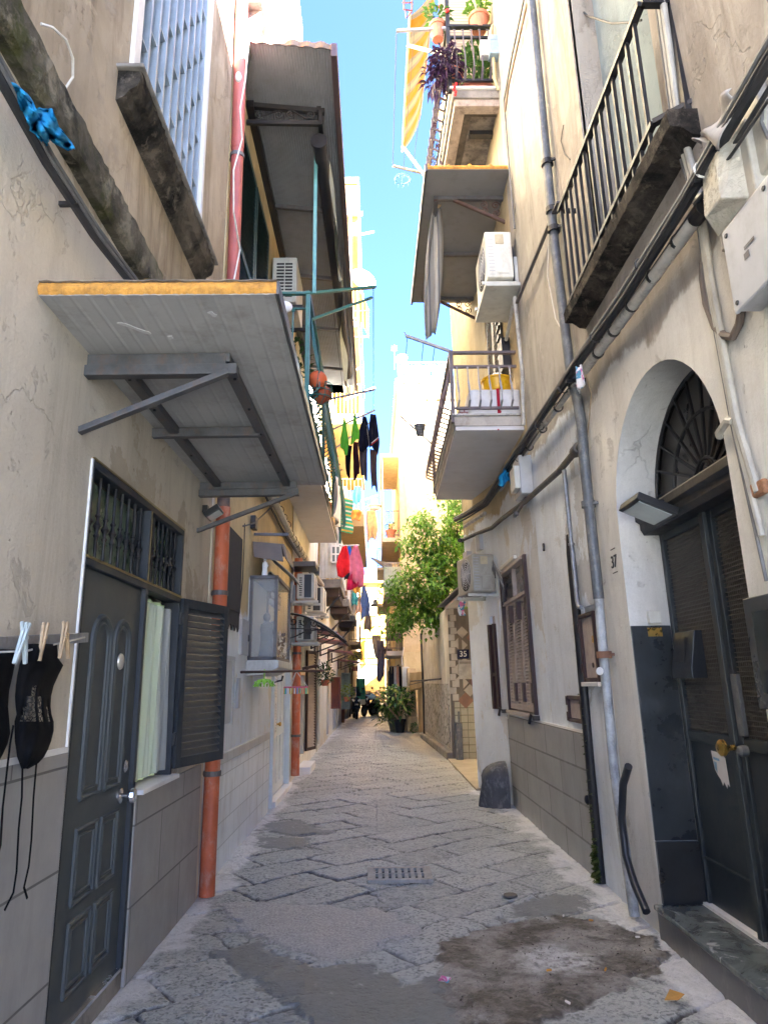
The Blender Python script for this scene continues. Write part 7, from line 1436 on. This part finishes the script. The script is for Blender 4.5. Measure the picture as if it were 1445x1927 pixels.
for k, (col, nm) in enumerate((((.02, .02, .022, 1), 'black'), ((.55, .30, .24, 1), 'salmon'), ((.45, .47, .52, 1), 'pale_grey'), ((.03, .03, .04, 1), 'charcoal'), ((.03, .03, .03, 1), 'jet'))):
    hang('laundry', (.90-.09*k, 25.62+.02*k, 2.14), .10, .85 if k == 1 else 1.0, cloth('rack_'+nm, col), '%s garment on the rack by the far right wall' % nm.replace('_', ' '), 60+k, (.6, 1, .9, .9), cat='clothing', group='clothes on the far rack')
d = MB(); d.box(.92, 1.16, 24.50, 24.56, 1.45, 2.1); tag(d.build('meter_box', M['acwhite'], bev=.01), 'white meter box with hose on the corner of the pale yellow building', 'meter box')
d = MB()
d.box(.58, .90, 24.9, 25.2, 0.9, 1.35); d.box(.5, .8, 25.4, 25.8, 0, 1.4); tag(d.build('black_crate', paint('black_crate_plastic', (.02, .02, .022, 1), .6), bev=.02), 'black crates stacked below the far clothes rack', 'crate')
cable('cable', [onY(760, 1218, 24.5), onY(756, 1238, 24.5), onY(757, 1252, 24.5)], .02, M['cablewhite'], 'white hose above the far white meter box')
# ============================================================ LEFT FAR BUILDINGS
hC = thing('apartment_building', 'narrow white plastered house with cream glazed box above, third on the left', 'building', (XL, 15, 0))
m_cl = plaster('off_white_render', S(234, 231, 222), S(220, 215, 203), (.26, .20, .14, 1), .45, .35, off=111.)
w = MB(); cells(w, FL, 11.95, 17.6, -.05, 9.2, [(13.4, 14.5, .25, 2.32, .15)], -.02); shell(w, FL, 11.95, 17.6, -.05, 9.2, 7); w.build('wall', m_cl, hC)
d = MB(); d.box(XL-.1, -.74, 12.3, 17.2, 9.0, 14.8); d.build('glazed_box', paint('cream_panel', (.60, .56, .45, 1), .7, 0, .08, 3, .03, (.4, .34, .24, 1), .3), hC, bev=.01)
d = MB()
for z in (9.0, 11.9, 14.75): d.box(XL-.1, -.70, 12.26, 17.2, z, z+.08)
d.build('box_trim', paint('cream_trim', (.55, .5, .38, 1), .7), hC)
d = MB(); d.fbox(FL, 13.4, 14.5, .25, 2.3, -.17, -.16); dd = d.build('door', M['deep'], hC)
louvre(dd, (FL.P(14.52, .3, .02), (.28, .96, 0), (.96, -.28, 0)), .52, 1.95, M['brown'], M['brownlight'], 34, .04, .06, 'shutter')
d = MB(); d.fbox(FL, 13.42, 14.48, 1.75, 1.82, -.1, .0); d.build('transom', M['wood'], dd)
d = MB(); d.box(XL-.05, XL+.22, 13.35, 14.5, -.02, .13); d.build('doorstep', M['white'], hC, bev=.01)
# balconies with white corrugated screen
hD = thing('apartment_building', 'tall yellow sunlit building with stacked balconies, fourth on the left', 'building', (XL, 25, 0))
m_d = plaster('sunny_yellow_render', S(222, 190, 128), S(208, 172, 104), (.4, .25, .1, 1), .4, .3, 4.6, S(232, 229, 220), off=121.)
w = MB(); cells(w, FL, 17.6, 33, -.05, 16.6, [(17.7, 18.6, .1, 2.2, .12, 0), (21.3, 22.2, .1, 2.2, .12, 0), (27.4, 28.3, .1, 2.2, .12, 0)], -.02); shell(w, FL, 17.6, 33, -.05, 16.6, 7); w.build('wall', m_d, hD)
for u, m_ in ((17.7, M['boxgrey']), (21.3, M['brown']), (27.4, M['brown'])): d = MB(); d.fbox(FL, u, u+.9, .1, 2.2, -.13, -.08); d.build('door', m_, hD)
joist = paint('dark_joists', (.055, .035, .03, 1), .8, 0, .3, 9)
for k, (y0, y1, xo, z) in enumerate(((18.0, 20.6, -.86, 3.98), (22.3, 24.8, -.80, 3.95), (27.5, 30.0, -.78, 3.92))):
    b = far_balcony(hD, -1, XL, xo, y0, y1, z, M['concrete'], M['white'], 1.0, th=.22)
    d = MB(); d.box(XL, xo-.06, y0+.1, y1-.1, z-.22, z)
    b2_ = d.build('joist_panel', joist, b)
    d = MB()
    for j in range(4): d.bar((XL, y0+.15+j*.22, z-.75), (xo+.0-.06*j, y0+.15+j*.22, z-.18), .03)
    d.build('brace', M['iron'], b)
    if k == 0:
        d = MB(); d.grid(lambda s, t_: V((XL+(xo-XL)*s, y0-.01+.012*math.sin(s*90), z+.24+1.35*t_)), 90, 1); d.grid(lambda s, t_: V((xo+.02+.012*math.sin(s*200), y0+(y1-y0)*s, z+.24+1.0*t_)), 160, 1)
        d.build('corrugated_screen', paint('white_corrugated_sheet', (.62, .60, .56, 1), .6, 0, .1, 4, .03, (.36, .28, .2, 1), .4), b)
        q0, q1 = onY(624, 1028, y0-.05), onY(640, 1058, y0-.05)
        d = MB(); d.box(q0.x, q1.x, y0-.06, y0-.04, q1.z, q0.z); wn_ = d.build('window', paint('grey_far_pane', (.16, .18, .19, 1), .2), b)
        d = MB()
        for f in (0, .5, 1): x = q0.x+(q1.x-q0.x)*f; d.box(x-.02, x+.02, y0-.075, y0-.04, q1.z, q0.z); zz = q1.z+(q0.z-q1.z)*f; d.box(q0.x, q1.x, y0-.075, y0-.04, zz-.02, zz+.02)
        d.build('frame', M['white'], wn_)
m_ys = paint('sunny_yellow_slab', (.40, .29, .14, 1), .85, 0, .15, 3); m_cr = paint('cream_far_rail', (.55, .48, .34, 1), .6)
for k, z in enumerate((5.85, 8.9, 12.0)):
    b = far_balcony(hD, -1, XL, -.28-.06*k, 19.2, 26.5, z, m_ys, m_cr, 1.05, th=.35 if k == 0 else .2)
    d = MB(); d.box(XL-.05, XL+.03, 20, 21.2, z+.2, z+2.4); d.box(XL-.05, XL+.03, 23, 24.2, z+.2, z+2.4); d.build('balcony_door', M['brownlight'], b)
    d = MB()
    for i in range(60): y = 19.3+i*.12; scroll(d, (-.26-.06*k+.05, y, z+.75), (0, 1, 0), (0, 0, 1), .055, 1., 1, .008, 7, 0)
    d.build('scrollwork', M['lightgrey_iron'], b)
d = MB(); d.box(XL-.1, -.40, 18.9, 26, 14.9, 16.9); d.build('brick_parapet', tiles('tuff_brick', S(176, 138, 82), S(130, 92, 48), .5, .22, 'xz', .012, .9, .12, .5), hD)
d = MB(); d.box(XL-.1, -.36, 18.85, 26, 16.75, 16.95); d.bar((XL, 18.8, 15.6), (-.25, 18.8, 15.6), .10); d.bar((-.62, 18.8, 15.6), (-.62, 18.8, 13.1), .08); d.build('roof_beam', M['boxbeige'], hD)
# things on the yellow balconies
q = onY(684, 525, 19.5); dish(q, .42, paint('tan_dish', (.50, .38, .24, 1), .6), 'large tan satellite dish on the yellow left building', (.5, -1, .3), .8)
sa = thing('awning', 'small yellow striped awning on the yellow left building', 'awning', tuple(onY(685, 640, 19)))
m_ystripe = stripes('yellow_stripe', [(.70, .42, .05, 1), (.62, .55, .40, 1)], [.07, .05], 'x', trans=.4)
a0, a1, a2, a3 = onY(676, 545, 19.2), onY(694, 583, 19.0), onY(694, 634, 19.0), onY(677, 600, 19.2); d = MB(); d.grid(lambda s, t_: (a0.lerp(a1, s)).lerp(a3.lerp(a2, s), t_), 8, 8); d.build('cloth', m_ystripe, sa, solid=.01)
d = MB(); d.bar(onY(655, 634, 19.2), a2, .03); d.bar(onY(655, 585, 19.2), onY(694, 585, 19.0), .03); d.build('arm', paint('orange_arm', (.5, .2, .1, 1), .6), sa)
for (a, b, Y, lab) in (((652, 447), (704, 436), 19, 'grey clothes pole high on the yellow left building'), ((650, 752), (706, 729), 17, 'grey clothes pole midway up the yellow left building'), ((655, 705), (678, 692), 19.5, 'short pale clothes pole on the yellow left building'), ((660, 948), (712, 932), 22, 'pale arm carrying the hanging street lamp')):
    d = MB(); d.bar(onY(*a, Y), onY(*b, Y), .05); tag(d.build('pole', M['boxbeige']), lab, 'pole')
d = MB(); d.tube([onY(672, 352, 19), onY(674, 430, 19), onY(675, 520, 19.2)], .012, 4); tag(d.build('wire', M['cabledark']), 'dark wire hanging down the side of the yellow left building', 'cable')
for (pts_, lab) in ((((690, 440), (690, 640), (700, 760)), 'thin clothes wire beside the sunlit dish'), (((703, 560), (703, 700), (702, 790)), 'outer thin clothes wire above the lane')):
    pass
scr = MB(); 
for k in range(12): scr.box(-.27, -.25, 20.2, 22.4, 5.0+k*.0+.3+k*.085, 5.34+k*.085)
gs = thing('striped_screen', 'green, white and yellow striped screen below the big left balcony', 'screen', (-.62, 16.6, 5))
q0, q1 = onY(640, 935, 16.5), onY(662, 1000, 16.5)
d = MB(); d.grid(lambda s, t_: V((q0.x+(q1.x-q0.x)*s+.03*math.sin(t_*9), 16.5+.3*s, q1.z+(q0.z-q1.z)*t_)), 8, 20); d.build('cloth', stripes('green_yellow_stripe', [(.03, .34, .20, 1), (.62, .62, .55, 1), (.03, .34, .20, 1), (.60, .36, .05, 1)], [.06, .04, .06, .04], 'z'), gs, solid=.01)
for (px, py, py2, w, col, lab) in ((648, 915, 960, .25, (.62, .6, .55, 1), 'white cloth bundle on the lowest yellow balcony'), (672, 915, 945, .22, (.12, .40, .60, 1), 'light blue garment on the lowest yellow balcony'), (668, 958, 980, .35, (.62, .22, .05, 1), 'orange cloth on the floor of the lowest yellow balcony')):
    a, b = onY(px, py, 19.0), onY(px, py2, 19.0); hang('laundry', a, w, a.z-b.z, cloth('far_'+lab[:8].replace(' ', '_')+str(px), col), lab, px, (.7, 1, 1, .9))
lampt = thing('street_lamp', 'white hanging street lamp over the middle of the lane', 'street lamp', tuple(onY(705, 968, 22)))
q = onY(705, 952, 22); d = MB(); d.lathe([(0, .22), (.09, .22), (.11, .05), (.26, .0), (.24, -.03), (.20, -.04)], q, (0, 0, 1), 20); d.build('shade', M['acwhite'], lampt, smooth=True)
d = MB(); d.lathe([(.22, -.03), (.17, -.12), (0, -.17)], q, (0, 0, 1), 18); d.build('bowl', M['white'], lampt, smooth=True)
lt2 = thing('street_lamp', 'small grey hanging lamp farther down the lane', 'street lamp', tuple(onY(706, 1145, 40)))
q = onY(706, 1138, 40); d = MB(); d.lathe([(0, .3), (.1, .3), (.14, .1), (.28, 0), (.24, -.1), (0, -.14)], q, (0, 0, 1), 14); d.build('shade', M['leadpipe'], lt2, smooth=True)
d = MB(); d.tube(sag((-1.35, 40, q.z+.45), (.9, 40, q.z+.45), .12), .015, 4); d.build('cable', M['cabledark'], lt2)
# laundry farther along
cs = [((.62, .02, .03, 1), 'bright red'), ((.02, .10, .42, 1), 'royal blue'), ((.62, .16, .24, 1), 'pink patterned'), ((.55, .02, .08, 1), 'crimson'), ((.10, .35, .55, 1), 'sky blue'), ((.10, .42, .38, 1), 'turquoise'), ((.66, .30, .06, 1), 'orange'), ((.03, .03, .05, 1), 'black'), ((.25, .38, .70, 1), 'long light blue'), ((.35, .33, .36, 1), 'grey'), ((.60, .36, .24, 1), 'peach')]
spec = [(647, 1027, 1082, 17.5, .34, 0), (657, 1028, 1062, 18.5, .22, 1), (670, 1026, 1098, 18.0, .40, 2), (663, 1080, 1108, 18.0, .30, 3), (677, 1072, 1098, 20, .22, 4), (667, 1108, 1140, 20, .18, 5), (671, 1096, 1115, 19.5, .2, 6), (653, 1062, 1092, 18.4, .18, 7), (686, 1102, 1164, 27, .42, 8), (692, 1150, 1188, 32, .4, 9), (675, 1130, 1155, 22, .2, 10)]
for px, py, py2, Y, w, k in spec:
    a, b = onY(px, py, Y), onY(px, py2, Y); hang('laundry', a, w, a.z-b.z, cloth('far_laundry_%d' % k, cs[k][0]), '%s garment in the bunch of laundry below the yellow balconies' % cs[k][1], 200+k, (.25, .8, 1, .85), (1, .3, 0), 'clothing', 'laundry over the far lane')
d = MB(); d.tube([onY(640, 1027, 17.3), onY(675, 1026, 18.2)], .02, 5); d.tube([onY(652, 1110, 27), onY(694, 1100, 27)], .02, 5); tag(d.build('clothes_pole', M['lightgrey_iron']), 'pole carrying the red and pink laundry on the left', 'pole')
hang('laundry', onY(699, 960, 30), .5, onY(699, 960, 30).z-onY(699, 1018, 30).z, cloth('cream_cloth', (.62, .52, .42, 1)), 'long cream sheet hanging behind the white street lamp', 301, (.8, 1, 1, .7))
hang('laundry', onY(709, 1195, 33), .45, 1.0, cloth('pale_grey_bag', (.50, .47, .46, 1)), 'pale grey cloth hanging low over the far lane', 302, (1, .9, .8, .6))
hang('laundry', onY(716, 1205, 31), .4, 1.6, cloth('violet_grey', (.20, .19, .30, 1)), 'violet grey garment on the far right side of the lane', 303, (.8, .8, .9, .8))
par = thing('parasol', 'folded grey parasol sticking out from the far right facade', 'parasol', tuple(onY(712, 1060, 27)))
d = MB(); d.lathe([(0, 0), (.03, .05), (.16, .9), (.0, .95)], onY(697, 1049, 27), (1, 0, -.55), 8); d.build('cloth', cloth('violet_grey_canvas', (.30, .30, .36, 1)), par)
d = MB(); d.bar(onY(697, 1049, 27), onY(735, 1066, 27), .03); d.build('pole', M['lightgrey_iron'], par)
sm = paint('teal_green_tub', (.04, .26, .19, 1), .5)
far_side = (('red_shutter', 'dark red louvred shutter folded out from the left wall', 22.6, 1.78, .82, (.16, .045, .035, 1), .30), ('blue_shutter', 'pale blue shutter folded out far along the left wall', 29.6, 2.0, .55, (.34, .46, .50, 1), .36))
for nm, lab, u, zt_, zb_, col, w_ in far_side:
    o = thing('open_shutter', lab, 'shutter', tuple(FL.P(u, zb_, .02))); louvre(o, (FL.P(u, zb_, .02), (1, .25, 0), (0, -1, 0)), w_, zt_-zb_, paint(nm+'_paint', col, .5), None, 22, .04, .05, 'leaf')
for (px, py, Y, s, lab, m_, nn) in ((612, 1268, 14.8, .30, 'ivy-like dark plant hanging on the left wall near the pink peg hanger', L2, 260), (653, 1303, 26, .40, 'pale green spider plant in a small pot on the far blue shutter', L5, 130), (668, 1245, 28, .45, 'leafy plants on top of the farthest red canopy', L5, 120)):
    q = onY(px, py, Y); t_ = thing('hanging_plant', lab, 'hanging plant', tuple(q)); bush(q, s*.55, s*.6, s*.7, nn, s*.35, m_, t_, int(px), asp=.4, hollow=.1); pot(q-V((0, 0, s*.8)), s*.3, s*.4, M['terracotta'], t_)
d = MB(); q0, q1 = onY(661, 1226, 28), onY(682, 1242, 28); d.box(q0.x, q1.x, 28, 28.05, q1.z, q0.z); t = NT('yellow_sign'); t.fin(t.mix(t.ramp(t.noise(9, 3, .6, None, 1.5), .46, .54), (.05, .035, .01, 1), (.62, .46, .03, 1)), .6); tag(d.build('planter_box', t.m), 'black and yellow patterned planter box far along the left', 'planter')
d = MB(); d.fbox(FL, 24.2, 25.4, .1, .95, 0, .02); tag(d.build('grey_panel', M['boxgrey']), 'grey tiled panel below the dark red shutter', 'panel')
d = MB(); d.tube([FL.P(30.2, 0, .06), FL.P(30.2, .8, .06)], .07, 10); tag(d.build('pipe_stub', paint('rust_brown_pipe', (.22, .10, .06, 1), .8)), 'rust brown pipe stub under the pale blue shutter', 'pipe')
hG = thing('apartment_building', 'far left house in shadow with grey shutters behind the scooters', 'building', (XL, 45, 0))
w = MB(); w.box(-8, -1.25, 33, 58, -.05, 9); w.build('wall', plaster('far_grey_render', S(190, 184, 170), S(160, 150, 132), (.2, .16, .12, 1), .5, .4, off=131), hG)
for k, z in enumerate((3.4, 5.6)): far_balcony(hG, -1, -1.25, -.75, 35, 40, z, m_sl, m_rb)
d = MB(); d.box(-1.26, -1.2, 35, 36, 0, 2.3); d.box(-1.26, -1.2, 38, 39, 0, 2.3); d.build('door', M['deep'], hG)
tb = MB(); q = onY(679, 1282, 35.5); tb.lathe([(.16, 0), (.22, .02), (.22, 1.25), (.2, 1.25)], (q.x, 35.5, .55), (0, 0, 1), 14); tag(tb.build('barrel', stripes('teal_white_band', [(.03, .26, .19, 1), (.55, .58, .56, 1), (.03, .26, .19, 1)], [.55, .25, .5], 'z', trans=0)), 'teal and white drum standing behind the scooters', 'drum')
# end of the lane
hZ = thing('apartment_building', 'sunlit ochre building closing the end of the lane', 'building', (0, 60, 0))
w = MB(); w.box(-9, 9, 60, 66, -.05, 10.2); w.build('wall', plaster('sunlit_ochre_render', S(186, 148, 78), S(176, 132, 60), (.45, .25, .08, 1), .3, .25, 3.1, S(186, 160, 112), off=141), hZ)
d = MB(); d.box(-9, 9, 59.7, 60, 9.9, 10.3); d.prism([(-1.5, 59.8, 10.3), (3, 59.8, 10.3), (.8, 59.8, 11.2)], (0, .4, 0)); d.box(-9, 9, 59.88, 60, 3.1, 3.25); d.box(-9, 9, 59.85, 60, 5.3, 5.45)
for k in range(8): d.box(-9, 9, 59.97, 60, .3+k*.36, .33+k*.36)
d.build('cornice', paint('ochre_cornice', (.58, .40, .17, 1), .85, 0, .15, 2), hZ)
for (x0, x1, z0_, z1_) in ((-.55, .15, 7.2, 9.0), (-.6, .1, 3.7, 5.0)):
    d = MB(); d.box(x0, x1, 59.93, 60, z0_, z1_); wn_ = d.build('window', paint('pale_shutter', (.60, .50, .34, 1), .7), hZ); d = MB(); d.box(x0-.1, x1+.1, 59.9, 60, z1_, z1_+.12); d.box(x0-.1, x1+.1, 59.9, 60, z0_-.1, z0_); d.build('frame', bpy.data.materials['ochre_cornice'], wn_)
lamp3 = MB(); lamp3.box(-.75, -.70, 59.7, 59.9, 3.0, 5.2); tag(lamp3.build('drainpipe', paint('red_brown_far_pipe', (.25, .10, .06, 1), .8)), 'red brown pipe on the ochre end building', 'drainpipe')
# ============================================================ SCOOTERS
def scooter(loc, heading, label, body, kind=0, scale=1.):
    s = thing('scooter', label, 'scooter', (0, 0, 0), 'scooters parked at the end of the lane')
    blk_ = M['black']; tyre = paint('tyre_rubber', (.015, .015, .015, 1), .8)
    for y in (-.62, .62):
        wd = MB(); wd.lathe([(.14, -.05), (.24, -.055), (.265, -.03), (.265, .03), (.24, .055), (.14, .05), (.14, -.05)], (0, y, .265), (1, 0, 0), 22); wh = wd.build('wheel', tyre, s, smooth=True)
        wd = MB(); wd.lathe([(0, -.03), (.14, -.035), (.14, .035), (0, .03)], (0, y, .265), (1, 0, 0), 16); wd.build('rim', M['leadpipe'], wh)
    d = MB()
    def ring_(y, w, z0, z1): return [(-w, y, z0), (-w*.9, y, (z0+z1)/2), (-w*.6, y, z1), (w*.6, y, z1), (w*.9, y, (z0+z1)/2), (w, y, z0)]
    secs = [ring_(-.60, .10, .52, .66), ring_(-.50, .22, .42, 1.0), ring_(-.38, .24, .35, 1.02), ring_(-.28, .20, .28, .62), ring_(-.05, .18, .24, .36), ring_(.12, .19, .26, .55), ring_(.25, .19, .34, .74), ring_(.6, .17, .48, .78), ring_(.88, .10, .66, .80)]
    vs_ = [p for q in secs for p in q]; fs_ = [(i*6+k, i*6+(k+1) % 6, (i+1)*6+(k+1) % 6, (i+1)*6+k) for i in range(len(secs)-1) for k in range(6)]+[tuple(range(6)), tuple(range(len(secs)*6-6, len(secs)*6))]
    d._add(vs_, fs_); d.build('body', body, s, smooth=True, sub=1)
    d = MB(); d.prism([(-.2, -.62, .47), (.2, -.62, .47), (.17, -.40, .54), (-.17, -.40, .54)], (0, 0, .05)); d.box(-.07, .07, -.80, -.45, .50, .55); d.box(-.05, .05, -.66, -.58, .3, .5); d.build('mudguard', body, s, bev=.02)
    d = MB(); d.box(-.17, .17, .12, .78, .76, .86); d.build('seat', blk_, s, bev=.05)
    for sx in (-1, 1):
        d = MB(); d.prism([(sx*.02, -.545, .80), (sx*.17, -.525, .90), (sx*.19, -.52, .84), (sx*.07, -.56, .70)], (0, .03, 0)); d.build('headlight', paint('headlight_glass', (.75, .76, .78, 1), .1) , s, bev=.005)
        d = MB(); d.tube([(sx*.05, -.36, 1.08), (sx*.30, -.30, 1.10), (sx*.36, -.27, 1.09)], .02, 8); d.build('handlebar', blk_, s)
        d = MB(); d.tube([(sx*.22, -.34, 1.10), (sx*.30, -.38, 1.30)], .01, 6); d.ball((sx*.32, -.38, 1.33), .07, 12, 8, (1, .3, .7)); d.build('mirror', blk_, s, smooth=True)
    d = MB(); d.grid(lambda a, b: V(((a-.5)*(.46-.16*b), -.50+.14*b+.12*(2*a-1)**2, 1.0+(.42 if kind == 0 else .2)*b)), 10, 6); d.build('windscreen', sheer('smoked_screen', (.05, .06, .07, 1), .55, .1), s, smooth=2, solid=.006)
    d = MB(); d.box(-.09, .09, -.62, -.60, .60, .68); d.build('badge', M['steel'], s)
    s.location = loc; s.rotation_euler = (0, 0, heading); s.scale = (scale,)*3
    return s
scooter((-.92, 33.2, 0), .12, 'black scooter with white headlights parked nearest on the far left', paint('gloss_black_paint', (.012, .013, .015, 1), .2, .1, .1))
scooter((-.25, 36.0, 0), -.5, 'dark scooter with a pale blue cover parked behind the nearest one', paint('dark_red_black_paint', (.035, .012, .014, 1), .25, .1, .1), 1)
scooter((.35, 36.4, 0), -.9, 'dark scooter parked farthest right, partly behind the potted plant', paint('dark_grey_paint', (.02, .022, .03, 1), .25, .1, .1), 1)
cv = MB(); cv.grid(lambda s, t_: V((-.55+.75*s, 35.9+.6*t_-.0, 1.02+.10*math.sin(s*5)*math.sin(t_*4)-.22*(2*t_-1)**2-.12*(2*s-1)**4)), 16, 12); tag(cv.build('seat_cover', paint('pale_blue_tarp', (.20, .42, .60, 1), .4), smooth=2, solid=.008), 'pale blue cover thrown over the middle scooter', 'cover')
# ============================================================ POTTED PLANTS ON THE STREET
pp_ = thing('potted_plant', 'large leafy plant in a black pot standing on the lane', 'potted plant', (.79, 23.9, 0))
pot((.79, 23.9, 0), .19, .42, M['black'], pp_)
d = MB(); rr = random.Random(5)
for k in range(9):
    a = rr.uniform(0, 6.28); l = rr.uniform(.5, 1.0); d.tube([(.79, 23.9, .3), (.79+.2*l*math.cos(a)-.05, 23.9+.2*l*math.sin(a), .3+.45*l), (.79+.62*l*math.cos(a)-.1, 23.9+.4*l*math.sin(a), .35+.95*l)], .014, 6)
d.tube([(.80, 23.8, .4), (.45, 23.7, .75), (.02, 23.7, 1.35)], .03, 7); d.build('stem', M['wood'], pp_)
bush((.68, 23.9, .95), .56, .4, .48, 330, .24, L1, pp_, 51, asp=.45, droop=.5, hollow=.2, name='leaves'); bush((.62, 23.8, 1.05), .55, .4, .45, 110, .22, L5, pp_, 52, asp=.45, droop=.5, hollow=.3, name='variegated_leaves')
p2 = thing('potted_plant', 'spiky low plant in a second dark pot behind the black pot', 'potted plant', (.45, 24.2, 0)); pot((.62, 24.25, 0), .2, .38, paint('green_grey_pot', (.10, .12, .10, 1), .6), p2); bush((.38, 24.1, .48), .36, .3, .26, 230, .26, L1, p2, 53, up=.5, asp=.16, droop=.3, hollow=.0); bush((.38, 24.1, .5), .36, .3, .24, 80, .26, L5, p2, 54, up=.5, asp=.14, hollow=0., name='pale_blades')
wd_ = thing('weed', 'small weed growing at the foot of the far yellow buttress', 'weed', (1.25, 23.6, 0)); bush((1.24, 23.6, .16), .10, .10, .17, 90, .10, L1, wd_, 55, hollow=0.)
# ============================================================ STREET DETAILS
gc = onZ(752, 1650, 0); dg = thing('drain_grate', 'pale stone drain grate set in the paving in the middle of the lane', 'drain grate', (gc.x, gc.y, 0))
gp = [onZ(712, 1640, 0), onZ(795, 1640, 0), onZ(790, 1664, 0), onZ(708, 1664, 0)]; gx0, gx1 = gc.x-.25, gc.x+.25; gy0, gy1 = gc.y-.19, gc.y+.19
d = MB(); d.box(gx0, gx1, gy0, gy1, -.04, .004); d.build('pit', M['deep'], dg)
d = MB(); n = 8
for r_ in range(2):
    ya, yb_ = gy0+.03+r_*.165, gy0+.03+r_*.165+.145
    for i in range(n+1): x = gx0+.03+i*(gx1-gx0-.06)/n; d.box(x-.017, x+.017, ya, yb_, .003, .03)
d.box(gx0-.02, gx0+.03, gy0-.02, gy1+.02, .0, .032); d.box(gx1-.03, gx1+.02, gy0-.02, gy1+.02, .0, .032); d.box(gx0+.03, gx1-.03, gy0-.02, gy0+.03, .0, .031); d.box(gx0+.03, gx1-.03, gy1-.03, gy1+.02, .0, .031); d.box(gx0+.03, gx1-.03, gc.y-.012, gc.y+.012, .0, .031)
d.build('grate', paint('pale_travertine', (.36, .34, .30, 1), .8, 0, .2, 14, .2, (.14, .12, .10, 1), .5), dg, bev=.004)
q = onZ(960, 1686, .01); d = MB(); d.lathe([(0, .012), (.05, .012), (.055, .0)], q, (0, 0, 1), 18); tag(d.build('valve_cover', paint('brown_iron_cover', (.12, .10, .08, 1), .7, .2)), 'small round iron cover in the paving', 'cover')
q = onZ(1268, 1882, .025); d = MB(); d.leaf(q-V((.05, 0, 0)), (1, .2, .25), (0, -.4, 1), .12, .07, .1); tag(d.build('fallen_leaf', paint('dry_yellow_leaf', (.42, .21, .04, 1), .7), solid=.002), 'dry yellow leaf on the paving near the marble step', 'leaf')
q = onZ(837, 1846, .02); d = MB(); d.grid(lambda s, t_: q+V(((s-.5)*.055+.008*math.sin(t_*5), (t_-.5)*.04, .012*math.sin(s*7+t_*5)+.008)), 8, 6); tag(d.build('wrapper', pk.m, solid=.002), 'crumpled pink and white wrapper on the grey cement patch', 'litter')
for k, (px, py, col) in enumerate(((1028, 1826, 0), (1138, 1826, 0), (1072, 1888, 1), (1203, 1763, 1), (1060, 1722, 1), (1108, 1731, 0))):
    q = onZ(px, py, .018); a = k*1.1; d = MB(); d.tube([q, q+V((.028*math.cos(a), .028*math.sin(a), .002))], .006, 6); tag(d.build('cigarette_butt', M['foam'] if col == 0 else M['cablewhite']), ('orange' if col == 0 else 'white')+' cigarette butt on the dirty cement patch', 'cigarette butt', 'cigarette butts of the '+('orange' if col == 0 else 'white')+' kind on the dirty patch')
r = random.Random(12); gr_ = MB()
for i in range(900):
    px, py = r.uniform(840, 1250), r.uniform(1725, 1900); q = onZ(px, py, .012)
    e = sdpoly(np.array([q.x]), np.array([q.y]), PATCH['dirt'])[0]
    if e > 0 or r.random() > (.9 if py < 1800 and px > 1000 else .4): continue
    s = .0016+.0045*r.random()**4; gr_.ball(q, s, 5, 3, (1, 1.3, .7))
o = gr_.build('grit', paint('dark_grit', (.06, .05, .042, 1), .9, 0, .5, 40)); tag(o, 'loose grit and crumbs on the brown dirt patch', 'grit', kind='stuff')
# ============================================================ CAMERA, LIGHT, SKY
cam = bpy.data.cameras.new('camera'); co = bpy.data.objects.new('camera', cam); COL.objects.link(co); SC.camera = co
cam.sensor_fit = 'AUTO'; cam.sensor_width = 36.; cam.lens = F/1927*36; cam.clip_end = 500; cam.clip_start = .05
fwd = ray(CX, CY).normalized(); rt = (ray(CX+1, CY)-ray(CX, CY)).normalized(); upv = rt.cross(fwd)
co.matrix_world = Matrix(((rt.x, upv.x, -fwd.x, 0), (rt.y, upv.y, -fwd.y, 0), (rt.z, upv.z, -fwd.z, H), (0, 0, 0, 1)))
EL, AZ = math.radians(33), math.radians(60)          # sun behind the camera, to the right
sd = V((math.sin(AZ)*math.cos(EL), -math.cos(AZ)*math.cos(EL), math.sin(EL)))
sl = bpy.data.lights.new('sun', 'SUN'); sl.energy = 5.; sl.angle = math.radians(.5); sl.color = (1, .982, .96)
so = bpy.data.objects.new('sun', sl); COL.objects.link(so); so.rotation_euler = sd.to_track_quat('Z', 'Y').to_euler(); so.location = (0, -5, 30)
wd = bpy.data.worlds.new('World'); SC.world = wd; wd.use_nodes = True; nt = wd.node_tree; bg = nt.nodes['Background']
sk = nt.nodes.new('ShaderNodeTexSky'); sk.sky_type = 'NISHITA'; sk.sun_disc = False; sk.sun_elevation = EL; sk.sun_rotation = math.atan2(sd.x, sd.y); sk.air_density = .36; sk.dust_density = 2.5; sk.ozone_density = 10.
nt.links.new(sk.outputs[0], bg.inputs[0]); bg.inputs[1].default_value = .05
SC.view_settings.view_transform = 'Standard'; SC.view_settings.look = 'None'; SC.view_settings.exposure = 5.4; SC.view_settings.gamma = 1
SC.render.engine = 'CYCLES'; SC.cycles.max_bounces = 8; SC.cycles.diffuse_bounces = 5; SC.cycles.transparent_max_bounces = 16; SC.cycles.caustics_reflective = False; SC.cycles.caustics_refractive = False; SC.cycles.use_denoising = True
SC.cycles.sample_clamp_indirect = 8
for o in bpy.data.objects:
    if '_w' in o: del o['_w']
